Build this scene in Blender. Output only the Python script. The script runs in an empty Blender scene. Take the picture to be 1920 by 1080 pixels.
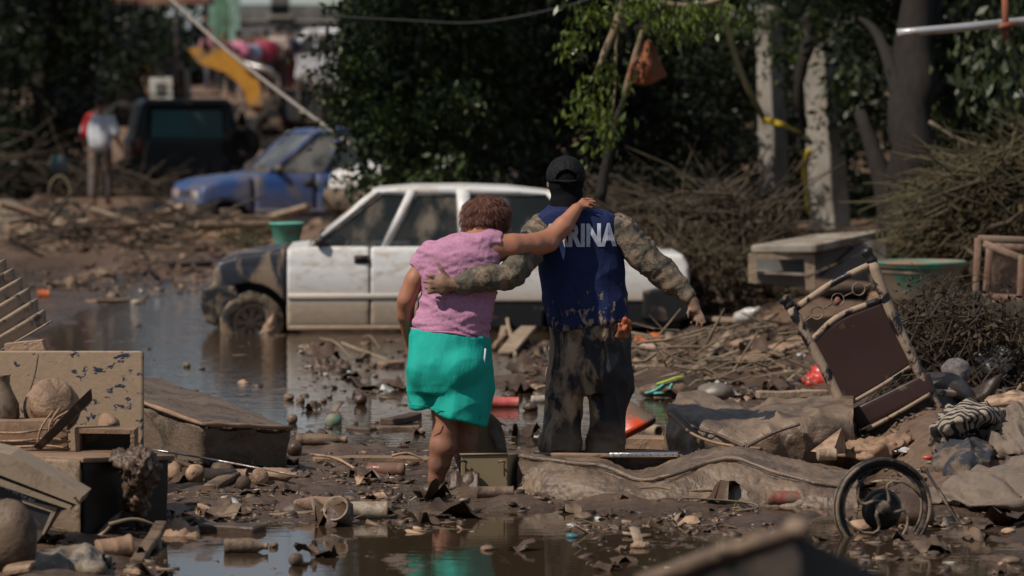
import bpy, bmesh, math, random
import numpy as np
from mathutils import Vector, Matrix, Euler
from mathutils.bvhtree import BVHTree

sc = bpy.context.scene
COL = sc.collection
rnd = random.Random(11)
R = math.radians

# ------------------------------------------------------------------ camera
F = 7200.0; CH = 2.07
PITCH = math.atan(358.0 / F)
cd = bpy.data.cameras.new('camera'); cam = bpy.data.objects.new('camera', cd); COL.objects.link(cam)
cam.location = (0, 0, CH); cam.rotation_euler = (math.pi / 2 - PITCH, 0, 0)
cd.lens = 135; cd.sensor_width = 36; cd.sensor_fit = 'HORIZONTAL'; cd.clip_start = 0.5; cd.clip_end = 6000
cd.dof.use_dof = True; cd.dof.focus_distance = 20.6; cd.dof.aperture_fstop = 2.7
sc.camera = cam

# ------------------------------------------------------------------ light
SUN = Vector((-0.55, -0.38, 0.76)).normalized()
elev = math.asin(SUN.z); azim = math.atan2(SUN.x, SUN.y)
w = bpy.data.worlds.new('World'); sc.world = w; w.use_nodes = True
nt = w.node_tree; bg = nt.nodes['Background']
sky = nt.nodes.new('ShaderNodeTexSky'); sky.sky_type = 'NISHITA'; sky.sun_disc = False
sky.sun_elevation = elev; sky.sun_rotation = azim; sky.dust_density = 0.25; sky.air_density = 1.0; sky.ozone_density = 3.0
tc = nt.nodes.new('ShaderNodeTexCoord'); cm = nt.nodes.new('ShaderNodeMapping'); cm.inputs['Scale'].default_value = (1, 1, 3.2)
cn = nt.nodes.new('ShaderNodeTexNoise'); cn.inputs['Scale'].default_value = 3.4; cn.inputs['Detail'].default_value = 7; cn.inputs['Roughness'].default_value = 0.6
cr_ = nt.nodes.new('ShaderNodeMapRange'); cr_.interpolation_type = 'SMOOTHSTEP'; cr_.inputs[1].default_value = 0.40; cr_.inputs[2].default_value = 0.60; cr_.inputs[4].default_value = 0.85
cx = nt.nodes.new('ShaderNodeMix'); cx.data_type = 'RGBA'; cx.inputs[7].default_value = (6.2, 6.9, 7.9, 1)      # sunlit cloud
nt.links.new(tc.outputs['Generated'], cm.inputs[0]); nt.links.new(cm.outputs[0], cn.inputs['Vector']); nt.links.new(cn.outputs[0], cr_.inputs[0])
nt.links.new(cr_.outputs[0], cx.inputs[0]); nt.links.new(sky.outputs[0], cx.inputs[6])
nt.links.new(cx.outputs[2], bg.inputs[0]); bg.inputs[1].default_value = 0.068
sl = bpy.data.lights.new('sun', 'SUN'); sl.energy = 5.0; sl.angle = R(0.53); sl.color = (1.0, 0.90, 0.79)
so = bpy.data.objects.new('sun', sl); COL.objects.link(so); so.location = (-20, -20, 30)
so.rotation_euler = SUN.to_track_quat('Z', 'Y').to_euler()
sc.view_settings.view_transform = 'Standard'; sc.view_settings.look = 'None'
sc.view_settings.exposure = -0.30; sc.view_settings.gamma = 1.0
sc.view_settings.use_curve_mapping = False
try:
    sc.cycles.max_bounces = 6; sc.cycles.transparent_max_bounces = 6; sc.cycles.caustics_reflective = False
    sc.cycles.caustics_refractive = False; sc.cycles.use_denoising = True
except Exception:
    pass

# ------------------------------------------------------------------ pixel -> place (pixels of the 1920x1080 photograph)
cP, sP = math.cos(PITCH), math.sin(PITCH)
def ray(px, py):
    u = (px - 960) / F; v = (540 - py) / F
    return np.array((u, cP + v * sP, -sP + v * cP))
def at(px, py, Y):
    d = ray(px, py); t = Y / d[1]
    return np.array((t * d[0], Y, CH + t * d[2]))
def gnd(px, py, z=0.0):
    d = ray(px, py); t = (z - CH) / d[2]
    return np.array((t * d[0], t * d[1], z))
def topx(x, y, z=0.0):
    yc = y * cP - (z - CH) * sP
    zc = y * sP + (z - CH) * cP
    return 960 + F * x / yc, 540 - F * zc / yc

# ------------------------------------------------------------------ noise
def _hash(ix, iy, iz, seed):
    h = (ix.astype(np.int64) * 374761393 + iy.astype(np.int64) * 668265263 + iz.astype(np.int64) * 2147483647 + seed * 974634777) & 0xffffffff
    h = ((h ^ (h >> 13)) * 1274126177) & 0xffffffff
    h = (h ^ (h >> 16)) & 0xffffffff
    return h.astype(np.float64) / 4294967295.0
def vn(P, seed=0):
    P = np.asarray(P, dtype=np.float64)
    i = np.floor(P); f = P - i; f = f * f * (3 - 2 * f); i = i.astype(np.int64)
    out = 0
    for dx in (0, 1):
        for dy in (0, 1):
            for dz in (0, 1):
                wgt = (f[:, 0] if dx else 1 - f[:, 0]) * (f[:, 1] if dy else 1 - f[:, 1]) * (f[:, 2] if dz else 1 - f[:, 2])
                out = out + wgt * _hash(i[:, 0] + dx, i[:, 1] + dy, i[:, 2] + dz, seed)
    return out * 2 - 1
def fbm(P, oct=3, seed=0, gain=0.5):
    P = np.asarray(P, dtype=np.float64); a = 1; s = 0
    for o in range(oct):
        s = s + a * vn(P * (2 ** o) + 17.3 * o, seed + o); a *= gain
    return s

# ------------------------------------------------------------------ signed distance fields meshed by surface nets
def nets(f, lo, hi, h):
    lo = np.array(lo, float); hi = np.array(hi, float)
    n = np.ceil((hi - lo) / h).astype(int) + 1
    ax = [lo[k] + h * np.arange(n[k]) for k in range(3)]
    G = np.stack(np.meshgrid(*ax, indexing='ij'), -1).reshape(-1, 3)
    V = np.concatenate([f(G[i:i + 400000]) for i in range(0, len(G), 400000)]).reshape(n)
    S = V < 0
    cnt = np.zeros(tuple(n - 1), int)
    offs = [(a, b, c) for a in (0, 1) for b in (0, 1) for c in (0, 1)]
    def cor(A, o): return A[o[0]:n[0] - 1 + o[0], o[1]:n[1] - 1 + o[1], o[2]:n[2] - 1 + o[2]]
    for o in offs: cnt = cnt + cor(S, o)
    act = (cnt > 0) & (cnt < 8)
    idx = -np.ones(act.shape, int); I = np.argwhere(act); idx[act] = np.arange(len(I))
    acc = np.zeros((len(I), 3)); num = np.zeros(len(I))
    for a in offs:
        for k in range(3):
            if a[k]: continue
            b = list(a); b[k] = 1; b = tuple(b)
            va = cor(V, a)[act]; vb = cor(V, b)[act]
            m = (va < 0) != (vb < 0)
            t = np.where(m, va / np.where(m, va - vb, 1), 0)
            p = np.tile(np.array(a, float), (len(I), 1)); p[:, k] += t
            acc[m] += p[m]; num[m] += 1
    vert = lo + h * (I + acc / num[:, None])
    faces = []
    for k in range(3):
        a, b = (k + 1) % 3, (k + 2) % 3
        sl0 = [slice(None)] * 3; sl1 = [slice(None)] * 3
        sl0[k] = slice(0, n[k] - 1); sl1[k] = slice(1, n[k])
        s0 = S[tuple(sl0)]; s1 = S[tuple(sl1)]
        E = np.argwhere(s0 != s1)
        E = E[(E[:, a] > 0) & (E[:, a] < n[a] - 1) & (E[:, b] > 0) & (E[:, b] < n[b] - 1)]
        if not len(E): continue
        flip = s0[E[:, 0], E[:, 1], E[:, 2]]
        def c(da, db):
            Q = E.copy(); Q[:, a] -= da; Q[:, b] -= db
            return idx[Q[:, 0], Q[:, 1], Q[:, 2]]
        q = np.stack([c(1, 1), c(0, 1), c(0, 0), c(1, 0)], 1)
        q[~flip] = q[~flip][:, ::-1]
        faces.append(q)
    return vert, np.concatenate(faces)
def smin(a, b, k):
    h = np.clip(0.5 + 0.5 * (b - a) / k, 0, 1)
    return b * (1 - h) + a * h - k * h * (1 - h)
def smax(a, b, k): return -smin(-a, -b, k)
def cap(P, a, b, ra, rb=None, sq=1.0):
    rb = ra if rb is None else rb
    a = np.asarray(a, float); b = np.asarray(b, float); d = b - a
    t = np.clip(((P - a) @ d) / max(d @ d, 1e-9), 0, 1)
    q = P - a - t[:, None] * d
    if sq != 1.0: q = q / np.array((1, sq, 1))
    return np.sqrt((q * q).sum(1)) - (ra + (rb - ra) * t)
def ell(P, c, r):
    r = np.asarray(r, float); q = (P - np.asarray(c)) / r
    l = np.sqrt((q * q).sum(1))
    return (l - 1) * r.min()
def chain(P, pts, rs, sq=1.0, k=0.015):
    d = None
    for i in range(len(pts) - 1):
        e = cap(P, pts[i], pts[i + 1], rs[i], rs[i + 1], sq)
        d = e if d is None else smin(d, e, k)
    return d
def rows_sdf(P, rows):
    """stacked ellipses; rows = (z, cx, a, cy, b) from top to bottom"""
    rows = sorted(rows, key=lambda r: r[0]); A = np.array(rows)
    z = P[:, 2]
    cx, a, cy, b = (np.interp(z, A[:, 0], A[:, k]) for k in (1, 2, 3, 4))
    l = np.sqrt(((P[:, 0] - cx) / a) ** 2 + ((P[:, 1] - cy) / b) ** 2)
    d = (l - 1) * np.minimum(a, b)
    return smax(smax(d, z - A[-1, 0], 0.02), A[0, 0] - z, 0.02)
def poly2(x, z, pts):
    """signed distance to a polygon"""
    pts = np.array(pts, float); d = np.full(len(x), 1e9); s = np.ones(len(x))
    n = len(pts)
    for i in range(n):
        a = pts[i]; b = pts[i - 1]; e = b - a
        wx, wz = x - a[0], z - a[1]
        t = np.clip((wx * e[0] + wz * e[1]) / (e @ e), 0, 1)
        d = np.minimum(d, (wx - e[0] * t) ** 2 + (wz - e[1] * t) ** 2)
        c1 = z >= a[1]; c2 = z < b[1]; c3 = e[0] * wz > e[1] * wx
        s = np.where((c1 & c2 & c3) | (~c1 & ~c2 & ~c3), -s, s)
    return s * np.sqrt(d)

# ------------------------------------------------------------------ mesh + object helpers
def mesh(name, V, Fc, m=None, smooth=True):
    me = bpy.data.meshes.new(name)
    V = np.asarray(V, dtype=np.float32)
    if isinstance(Fc, np.ndarray):
        k = Fc.shape[1]
        me.vertices.add(len(V)); me.vertices.foreach_set('co', V.ravel())
        me.loops.add(Fc.size); me.loops.foreach_set('vertex_index', Fc.ravel().astype(np.int32))
        me.polygons.add(len(Fc)); me.polygons.foreach_set('loop_start', np.arange(0, Fc.size, k, dtype=np.int32))
        me.polygons.foreach_set('loop_total', np.full(len(Fc), k, dtype=np.int32))
        me.update(calc_edges=True)
    else:
        me.from_pydata([tuple(map(float, v)) for v in V], [], [tuple(map(int, f)) for f in Fc])
    if smooth: me.polygons.foreach_set('use_smooth', [True] * len(me.polygons))
    for mm in (m if isinstance(m, (list, tuple)) else [m]):
        if mm is not None: me.materials.append(mm)
    me.update()
    return me
def normals(V, Fc):
    n = np.zeros_like(V)
    a, b, c, d = (V[Fc[:, i]] for i in range(4))
    fn = np.cross(c - a, d - b)
    for i in range(4): np.add.at(n, Fc[:, i], fn)
    return n / (np.linalg.norm(n, axis=1)[:, None] + 1e-12)
def tag(o, label=None, cat=None, group=None, kind=None):
    if label: o['label'] = label
    if cat: o['category'] = cat
    if group: o['group'] = group
    if kind: o['kind'] = kind
    return o
def thing(name, label, cat, loc=(0, 0, 0), rot=(0, 0, 0), group=None):
    o = bpy.data.objects.new(name, None); COL.objects.link(o); o.empty_display_size = 0.1
    o.location = loc; o.rotation_euler = rot
    return tag(o, label, cat, group)
def part(root, name, VF, m, smooth=True, world=False, label=None):
    V = np.asarray(VF[0], float)
    if world:
        r = root
        off = np.zeros(3)
        while r is not None: off += np.array(r.location); r = r.parent
        V = V - off
    o = bpy.data.objects.new(name, mesh(name, V, VF[1], m, smooth)); COL.objects.link(o); o.parent = root
    if label: o['label'] = label
    return o
def solo(name, VF, m, label, cat, loc=None, rot=(0, 0, 0), group=None, smooth=True, kind=None):
    V = np.asarray(VF[0], float)
    if loc is None:
        loc = np.array([V[:, 0].mean(), V[:, 1].mean(), V[:, 2].min()]); V = V - loc
    o = bpy.data.objects.new(name, mesh(name, V, VF[1], m, smooth)); COL.objects.link(o)
    o.location = loc; o.rotation_euler = rot
    return tag(o, label, cat, group, kind)

def join(L):
    V = []; Fo = []; n = 0
    for v, f in L:
        v = np.asarray(v, float); V.append(v); Fo += [tuple(int(i) + n for i in q) for q in f]; n += len(v)
    return np.concatenate(V), Fo
def xf(VF, loc=(0, 0, 0), rot=(0, 0, 0), s=1.0):
    Mx = np.array(Euler(rot).to_matrix()); V = np.asarray(VF[0], float) * s
    return V @ Mx.T + np.array(loc), VF[1]
def jit(VF, amp=0.01, fr=3.0, seed=0):
    V = np.asarray(VF[0], float)
    D = np.stack([vn(V * fr + 31.7, seed + k) for k in range(3)], 1)
    return V + amp * D, VF[1]
def bx(sx, sy, sz, bev=0.006, c=(0, 0, 0), cuts=0):
    bm = bmesh.new(); bmesh.ops.create_cube(bm, size=1.0)
    for v in bm.verts: v.co = Vector((v.co.x * sx, v.co.y * sy, v.co.z * sz))
    if cuts: bmesh.ops.subdivide_edges(bm, edges=bm.edges[:], cuts=cuts, use_grid_fill=True)
    if bev:
        ed = [e for e in bm.edges if len(e.link_faces) == 2 and e.calc_face_angle(0) > 0.5]
        bmesh.ops.bevel(bm, geom=ed, offset=bev, segments=1, affect='EDGES')
    V = np.array([v.co[:] for v in bm.verts]) + np.array(c); bm.verts.index_update()
    Fo = [tuple(v.index for v in f.verts) for f in bm.faces]; bm.free()
    return V, Fo
def hexa(t4, b4, bev=0.02, cuts=0):
    """solid between a top quad and a bottom quad (world points, same winding)"""
    bm = bmesh.new(); T = [bm.verts.new(tuple(p)) for p in t4]; B = [bm.verts.new(tuple(p)) for p in b4]
    bm.faces.new(T); bm.faces.new(B[::-1])
    for i in range(4): bm.faces.new((T[i], B[i], B[(i + 1) % 4], T[(i + 1) % 4]))
    bmesh.ops.recalc_face_normals(bm, faces=bm.faces[:])
    if cuts: bmesh.ops.subdivide_edges(bm, edges=bm.edges[:], cuts=cuts, use_grid_fill=True)
    if bev:
        ed = [e for e in bm.edges if len(e.link_faces) == 2 and e.calc_face_angle(0) > 0.4]
        bmesh.ops.bevel(bm, geom=ed, offset=bev, segments=2, affect='EDGES', profile=0.5)
    bm.verts.index_update(); V = np.array([v.co[:] for v in bm.verts])
    Fo = [tuple(v.index for v in f.verts) for f in bm.faces]; bm.free()
    return V, Fo
def spline(pts, n):
    P = np.array(pts, float); m = len(P)
    if m < 3:
        t = np.linspace(0, 1, n)[:, None]; return P[0] * (1 - t) + P[-1] * t
    Q = np.vstack([2 * P[0] - P[1], P, 2 * P[-1] - P[-2]]); out = []
    for s in np.linspace(0, m - 1 - 1e-9, n):
        i = int(s); t = s - i; a, b, c, d = Q[i:i + 4]
        out.append(0.5 * (2 * b + (c - a) * t + (2 * a - 5 * b + 4 * c - d) * t * t + (3 * b - a - 3 * c + d) * t ** 3))
    return np.array(out)
def tube(pts, r, seg=8, n=None, sq=1.0, closed=False):
    P = spline(pts, n) if n else np.array(pts, float)
    m = len(P); r = np.interp(np.linspace(0, 1, m), np.linspace(0, 1, len(np.atleast_1d(r))), np.atleast_1d(r))
    V = []; up = None
    for i in range(m):
        if closed: t = P[(i + 1) % m] - P[i - 1]
        else: t = P[min(i + 1, m - 1)] - P[max(i - 1, 0)]
        t = t / (np.linalg.norm(t) + 1e-9)
        if up is None: up = np.array((0, 0, 1.)) if abs(t[2]) < 0.9 else np.array((1., 0, 0))
        s = np.cross(t, up); s /= np.linalg.norm(s) + 1e-9; up = np.cross(s, t)
        for k in range(seg):
            a = 2 * math.pi * k / seg
            V.append(P[i] + r[i] * (math.cos(a) * s + sq * math.sin(a) * up))
    Fo = [(i * seg + k, i * seg + (k + 1) % seg, (i + 1) * seg + (k + 1) % seg, (i + 1) * seg + k) for i in range(m - 1) for k in range(seg)]
    if closed: Fo += [((m - 1) * seg + k, (m - 1) * seg + (k + 1) % seg, (k + 1) % seg, k) for k in range(seg)]
    else: Fo += [tuple(range(seg))[::-1], tuple((m - 1) * seg + k for k in range(seg))]
    return np.array(V), [f[::-1] for f in Fo]
def lathe(prof, seg=20):
    V = []; Fo = []; m = len(prof)
    for r, z in prof:
        for k in range(seg):
            a = 2 * math.pi * k / seg; V.append((max(r, 1e-4) * math.cos(a), max(r, 1e-4) * math.sin(a), z))
    for i in range(m - 1):
        for k in range(seg):
            Fo.append((i * seg + k, i * seg + (k + 1) % seg, (i + 1) * seg + (k + 1) % seg, (i + 1) * seg + k))
    return np.array(V), Fo
def ico(r=1.0, sub=2):
    bm = bmesh.new(); bmesh.ops.create_icosphere(bm, subdivisions=sub, radius=r); bm.verts.index_update()
    V = np.array([v.co[:] for v in bm.verts]); Fo = [tuple(v.index for v in f.verts) for f in bm.faces]; bm.free()
    return V, Fo
def rock(sx, sy, sz, seed, sub=2, amp=0.3):
    V, f = ico(1, sub); V = V * (1 + amp * fbm(V * 1.3 + seed * 7.1, 2, seed))[:, None]
    return V * np.array((sx, sy, sz)), f
def loft(curves, nu, nv, closed=False, thick=0.0):
    """sheet through polylines of world points, smooth both ways"""
    A = np.array([spline(c, nu) for c in curves])
    B = np.stack([spline(np.vstack([A[:, i], A[:1, i]]) if closed else A[:, i], nv) for i in range(nu)], 1)
    V = B.reshape(-1, 3)
    Fo = np.array([(j * nu + i, j * nu + i + 1, (j + 1) * nu + i + 1, (j + 1) * nu + i) for j in range(nv - 1) for i in range(nu - 1)])
    if thick:
        n = normals(V, Fo); m = len(V)
        V = np.vstack([V, V - n * thick]); F2 = Fo[:, ::-1] + m
        rim = []
        edge = [i for i in range(nu)] + [j * nu + nu - 1 for j in range(1, nv)] + [(nv - 1) * nu + i for i in range(nu - 2, -1, -1)] + [j * nu for j in range(nv - 2, 0, -1)]
        for a, b in zip(edge, edge[1:] + edge[:1]): rim.append((b, a, a + m, b + m))
        Fo = np.vstack([Fo, F2, np.array(rim)])
    return V, Fo
def ndisp(VF, fn):
    V, Fo = VF
    Q = Fo if isinstance(Fo, np.ndarray) and Fo.shape[1] == 4 else np.array([(f[0], f[1], f[2], f[3] if len(f) > 3 else f[0]) for f in Fo])
    return V + normals(V, Q) * fn(V)[:, None], Fo

# ------------------------------------------------------------------ materials
MUD = (0.26, 0.160, 0.098); WET = (0.080, 0.049, 0.031); PALE = (0.40, 0.262, 0.17)
_mats = {}
def mat(name, base, mud=0.0, mudcol=MUD, sc_=6.0, rough=0.6, metal=0.0, bump=0.3, bsc=40.0, var=0.25, spec=0.4, edge=0.06,
        mrough=0.75, stretch=(1, 1, 1), detail=6, base2=None, sc2=3.0, low=None, bias=None):
    """procedural surface: base colour with tonal variation, a layer of mud patches, fine relief"""
    if name in _mats: return _mats[name]
    m = bpy.data.materials.new(name); m.use_nodes = True; _mats[name] = m
    N = m.node_tree.nodes; L = m.node_tree.links; b = N['Principled BSDF']
    geo = N.new('ShaderNodeNewGeometry'); mp = N.new('ShaderNodeMapping'); mp.inputs['Scale'].default_value = stretch
    L.new(geo.outputs['Position'], mp.inputs['Vector'])
    def noise(scale, det=detail, ro=0.6, dist=0.0):
        n = N.new('ShaderNodeTexNoise'); n.inputs['Scale'].default_value = scale; n.inputs['Detail'].default_value = det
        n.inputs['Roughness'].default_value = ro; n.inputs['Distortion'].default_value = dist; L.new(mp.outputs[0], n.inputs['Vector']); return n
    nv = noise(sc2, 5, 0.65)
    mr = N.new('ShaderNodeMapRange'); mr.inputs[1].default_value = 0.3; mr.inputs[2].default_value = 0.7
    L.new(nv.outputs[0], mr.inputs[0])
    mix0 = N.new('ShaderNodeMix'); mix0.data_type = 'RGBA'
    b2 = base2 if base2 else tuple(c * (1 - var) for c in base)
    b1 = base if base2 else tuple(min(1, c * (1 + var)) for c in base)
    mix0.inputs[6].default_value = (*b1, 1); mix0.inputs[7].default_value = (*b2, 1); L.new(mr.outputs[0], mix0.inputs[0])
    col = mix0.outputs[2]; b.inputs['Metallic'].default_value = metal
    b.inputs['Roughness'].default_value = rough; b.inputs['Specular IOR Level'].default_value = spec
    hgt = None
    nb = noise(bsc, 6, 0.7)
    hout = nb.outputs[0]
    if mud > 0:
        nm = noise(sc_, detail, 0.62, 0.4)
        r = N.new('ShaderNodeMapRange'); c = 0.5 + (0.5 - mud) * 0.42
        r.inputs[1].default_value = c - edge; r.inputs[2].default_value = c + edge; nmo = nm.outputs[0]
        if bias:  # the dirt lies thicker towards one side: (axis, middle, half width, amount)
            sb = N.new('ShaderNodeSeparateXYZ'); L.new(geo.outputs['Position'], sb.inputs[0])
            rb = N.new('ShaderNodeMapRange'); rb.inputs[1].default_value = bias[1] - bias[2]; rb.inputs[2].default_value = bias[1] + bias[2]
            rb.inputs[3].default_value = -bias[3]; rb.inputs[4].default_value = bias[3]; L.new(sb.outputs[bias[0]], rb.inputs[0])
            ab = N.new('ShaderNodeMath'); L.new(nmo, ab.inputs[0]); L.new(rb.outputs[0], ab.inputs[1]); nmo = ab.outputs[0]
        L.new(nmo, r.inputs[0])
        fac = r.outputs[0]
        if low:   # mud line left by the flood: (height, softness, strength)
            sx = N.new('ShaderNodeSeparateXYZ'); L.new(geo.outputs['Position'], sx.inputs[0])
            r2 = N.new('ShaderNodeMapRange'); r2.inputs[1].default_value = low[0] + low[1]; r2.inputs[2].default_value = low[0] - low[1]
            r2.inputs[4].default_value = low[2]; L.new(sx.outputs[2], r2.inputs[0])
            mx = N.new('ShaderNodeMath'); mx.operation = 'MAXIMUM'; L.new(fac, mx.inputs[0]); L.new(r2.outputs[0], mx.inputs[1]); fac = mx.outputs[0]
        nc = noise(sc_ * 2.7, 4, 0.6); cr = N.new('ShaderNodeMix'); cr.data_type = 'RGBA'
        cr.inputs[6].default_value = (*[x * 0.72 for x in mudcol], 1); cr.inputs[7].default_value = (*[x * 1.25 for x in mudcol], 1)
        L.new(nc.outputs[0], cr.inputs[0])
        mix = N.new('ShaderNodeMix'); mix.data_type = 'RGBA'; L.new(fac, mix.inputs[0]); L.new(col, mix.inputs[6]); L.new(cr.outputs[2], mix.inputs[7])
        col = mix.outputs[2]
        rr = N.new('ShaderNodeMapRange'); rr.inputs[3].default_value = rough; rr.inputs[4].default_value = mrough
        L.new(fac, rr.inputs[0]); L.new(rr.outputs[0], b.inputs['Roughness'])
        if metal:
            rm = N.new('ShaderNodeMapRange'); rm.inputs[3].default_value = metal; rm.inputs[4].default_value = 0
            L.new(fac, rm.inputs[0]); L.new(rm.outputs[0], b.inputs['Metallic'])
        ad = N.new('ShaderNodeMath'); ad.operation = 'MULTIPLY_ADD'; ad.inputs[1].default_value = 0.8
        L.new(fac, ad.inputs[0]); L.new(hout, ad.inputs[2]); hout = ad.outputs[0]
    L.new(col, b.inputs['Base Color'])
    if bump:
        bp = N.new('ShaderNodeBump'); bp.inputs['Strength'].default_value = bump; bp.inputs['Distance'].default_value = 0.01
        L.new(hout, bp.inputs['Height']); L.new(bp.outputs[0], b.inputs['Normal'])
    return m
def leafmat(name, c1, c2, rough=0.45, spec=0.5, trans=0.25):
    m = bpy.data.materials.new(name); m.use_nodes = True
    N = m.node_tree.nodes; L = m.node_tree.links; b = N['Principled BSDF']
    g = N.new('ShaderNodeNewGeometry'); mx = N.new('ShaderNodeMix'); mx.data_type = 'RGBA'
    mx.inputs[6].default_value = (*c1, 1); mx.inputs[7].default_value = (*c2, 1)
    L.new(g.outputs['Random Per Island'], mx.inputs[0]); L.new(mx.outputs[2], b.inputs['Base Color'])
    b.inputs['Roughness'].default_value = rough; b.inputs['Specular IOR Level'].default_value = spec
    tr = N.new('ShaderNodeBsdfTranslucent'); L.new(mx.outputs[2], tr.inputs[0])
    ms = N.new('ShaderNodeMixShader'); ms.inputs[0].default_value = trans
    L.new(b.outputs[0], ms.inputs[1]); L.new(tr.outputs[0], ms.inputs[2]); L.new(ms.outputs[0], N['Material Output'].inputs[0])
    return m
def glassmat(name, tint=(0.10, 0.12, 0.12), mud=0.35, op=0.45, mudcol=MUD, sc_=4.0, stretch=(1, 1, 1)):
    m = bpy.data.materials.new(name); m.use_nodes = True
    N = m.node_tree.nodes; L = m.node_tree.links; b = N['Principled BSDF']
    g = N.new('ShaderNodeNewGeometry'); mp = N.new('ShaderNodeMapping'); mp.inputs['Scale'].default_value = stretch
    L.new(g.outputs['Position'], mp.inputs[0])
    n = N.new('ShaderNodeTexNoise'); n.inputs['Scale'].default_value = sc_; n.inputs['Detail'].default_value = 5
    L.new(mp.outputs[0], n.inputs['Vector'])
    r = N.new('ShaderNodeMapRange'); c = 0.5 + (0.5 - mud) * 0.4; r.inputs[1].default_value = c - 0.06; r.inputs[2].default_value = c + 0.1
    L.new(n.outputs[0], r.inputs[0])
    mx = N.new('ShaderNodeMix'); mx.data_type = 'RGBA'; mx.inputs[6].default_value = (*tint, 1); mx.inputs[7].default_value = (*mudcol, 1)
    L.new(r.outputs[0], mx.inputs[0]); L.new(mx.outputs[2], b.inputs['Base Color']); b.inputs['Roughness'].default_value = 0.12
    t = N.new('ShaderNodeBsdfTransparent'); t.inputs[0].default_value = (0.6, 0.65, 0.65, 1)
    r2 = N.new('ShaderNodeMapRange'); r2.inputs[3].default_value = op; r2.inputs[4].default_value = 0.9; L.new(r.outputs[0], r2.inputs[0])
    ms = N.new('ShaderNodeMixShader'); L.new(r2.outputs[0], ms.inputs[0]); L.new(t.outputs[0], ms.inputs[1]); L.new(b.outputs[0], ms.inputs[2])
    L.new(ms.outputs[0], N['Material Output'].inputs[0])
    return m

# ------------------------------------------------------------------ ground, water
# (px, py, rx, ry, lift): banks and hollows, given where the photograph shows them on the ground
BUMPS = [(780, 484, 230, 20, 0.42), (640, 770, 110, 46, -0.07), (780, 1055, 600, 72, -0.12), (1280, 1035, 160, 40, -0.03), (480, 935, 190, 42, 0.045), (700, 690, 420, 34, -0.06), (350, 640, 200, 75, -0.06),
         (860, 632, 560, 36, -0.09), (620, 765, 150, 34, -0.09), (960, 785, 330, 48, -0.09), (840, 945, 160, 26, 0.012),
         (1120, 940, 260, 22, 0.02), (150, 480, 420, 40, 0.008), (330, 510, 260, 16, 0.03), (620, 860, 190, 16, 0.02),
         (1180, 690, 300, 26, 0.03), (1420, 640, 220, 60, 0.10), (1420, 690, 160, 22, -0.03), (1400, 800, 260, 50, 0.05),
         (1830, 860, 170, 75, 0.30), (1830, 720, 200, 60, 0.30), (1560, 560, 330, 50, 0.22), (80, 1040, 240, 60, 0.05), (1700, 1020, 420, 50, -0.004),
         (1180, 850, 200, 12, 0.01), (690, 590, 60, 20, 0.0), (1060, 712, 240, 20, 0.03), (110, 870, 300, 60, 0.03)]
def height(x, y, detail=True):
    x = np.asarray(x, float).ravel(); y = np.asarray(y, float).ravel()
    px, py = topx(x, np.maximum(y, 2.0))
    P = np.stack([x, y, 0 * x], 1)
    h = -0.003 + 0.032 * fbm(P * (1.1, 0.55, 1), 4, 3, 0.55)
    h = h + 0.010 * fbm(P * (7, 5, 1), 2, 9)
    for (cx, cy, rx, ry, v) in BUMPS:
        d = ((px - cx) / rx) ** 2 + ((py - cy) / ry) ** 2
        h = h + v * np.exp(-np.minimum(d, 30) ** 2 * 0.8) * (1 if y.size < 3 else 1)
    rt = np.clip((x - 0.6) / 4.0, 0, 1)
    far = np.interp(y, [46, 54, 62, 74, 98, 130, 400], [0, 0.12, 0.28, 0.42, 2.2, 2.6, 4.0])
    farr = np.interp(y, [34, 38, 44, 52, 75, 130, 400], [0, 0.28, 0.5, 1.0, 2.6, 3.5, 4.0])
    h = h + far * (1 - rt) + farr * rt
    h = h + np.clip((y - 44) / 12, 0, 1) * 0.10 * fbm(P * 0.8, 3, 21)
    if detail:
        wgt = np.interp(y, [5, 30, 50], [1, 0.8, 0.4])
        h = h + 0.0045 * wgt * fbm(P * (26, 18, 1), 2, 5) + np.maximum(0, fbm(P * (4, 3, 1), 2, 14) - 0.35) * 0.05 * wgt
    return h
def hz(x, y): return float(height([x], [y])[0])
def hit(px, py):
    """where the view ray through a pixel meets the ground"""
    d = ray(px, py); Y = np.arange(7.0, 130.0, 0.1); t = Y / d[1]
    z = CH + t * d[2]; g = np.maximum(height(t * d[0], Y, False), -0.005)
    k = np.argmax(z < g)
    return np.array((t[k] * d[0], Y[k], g[k]))

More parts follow.
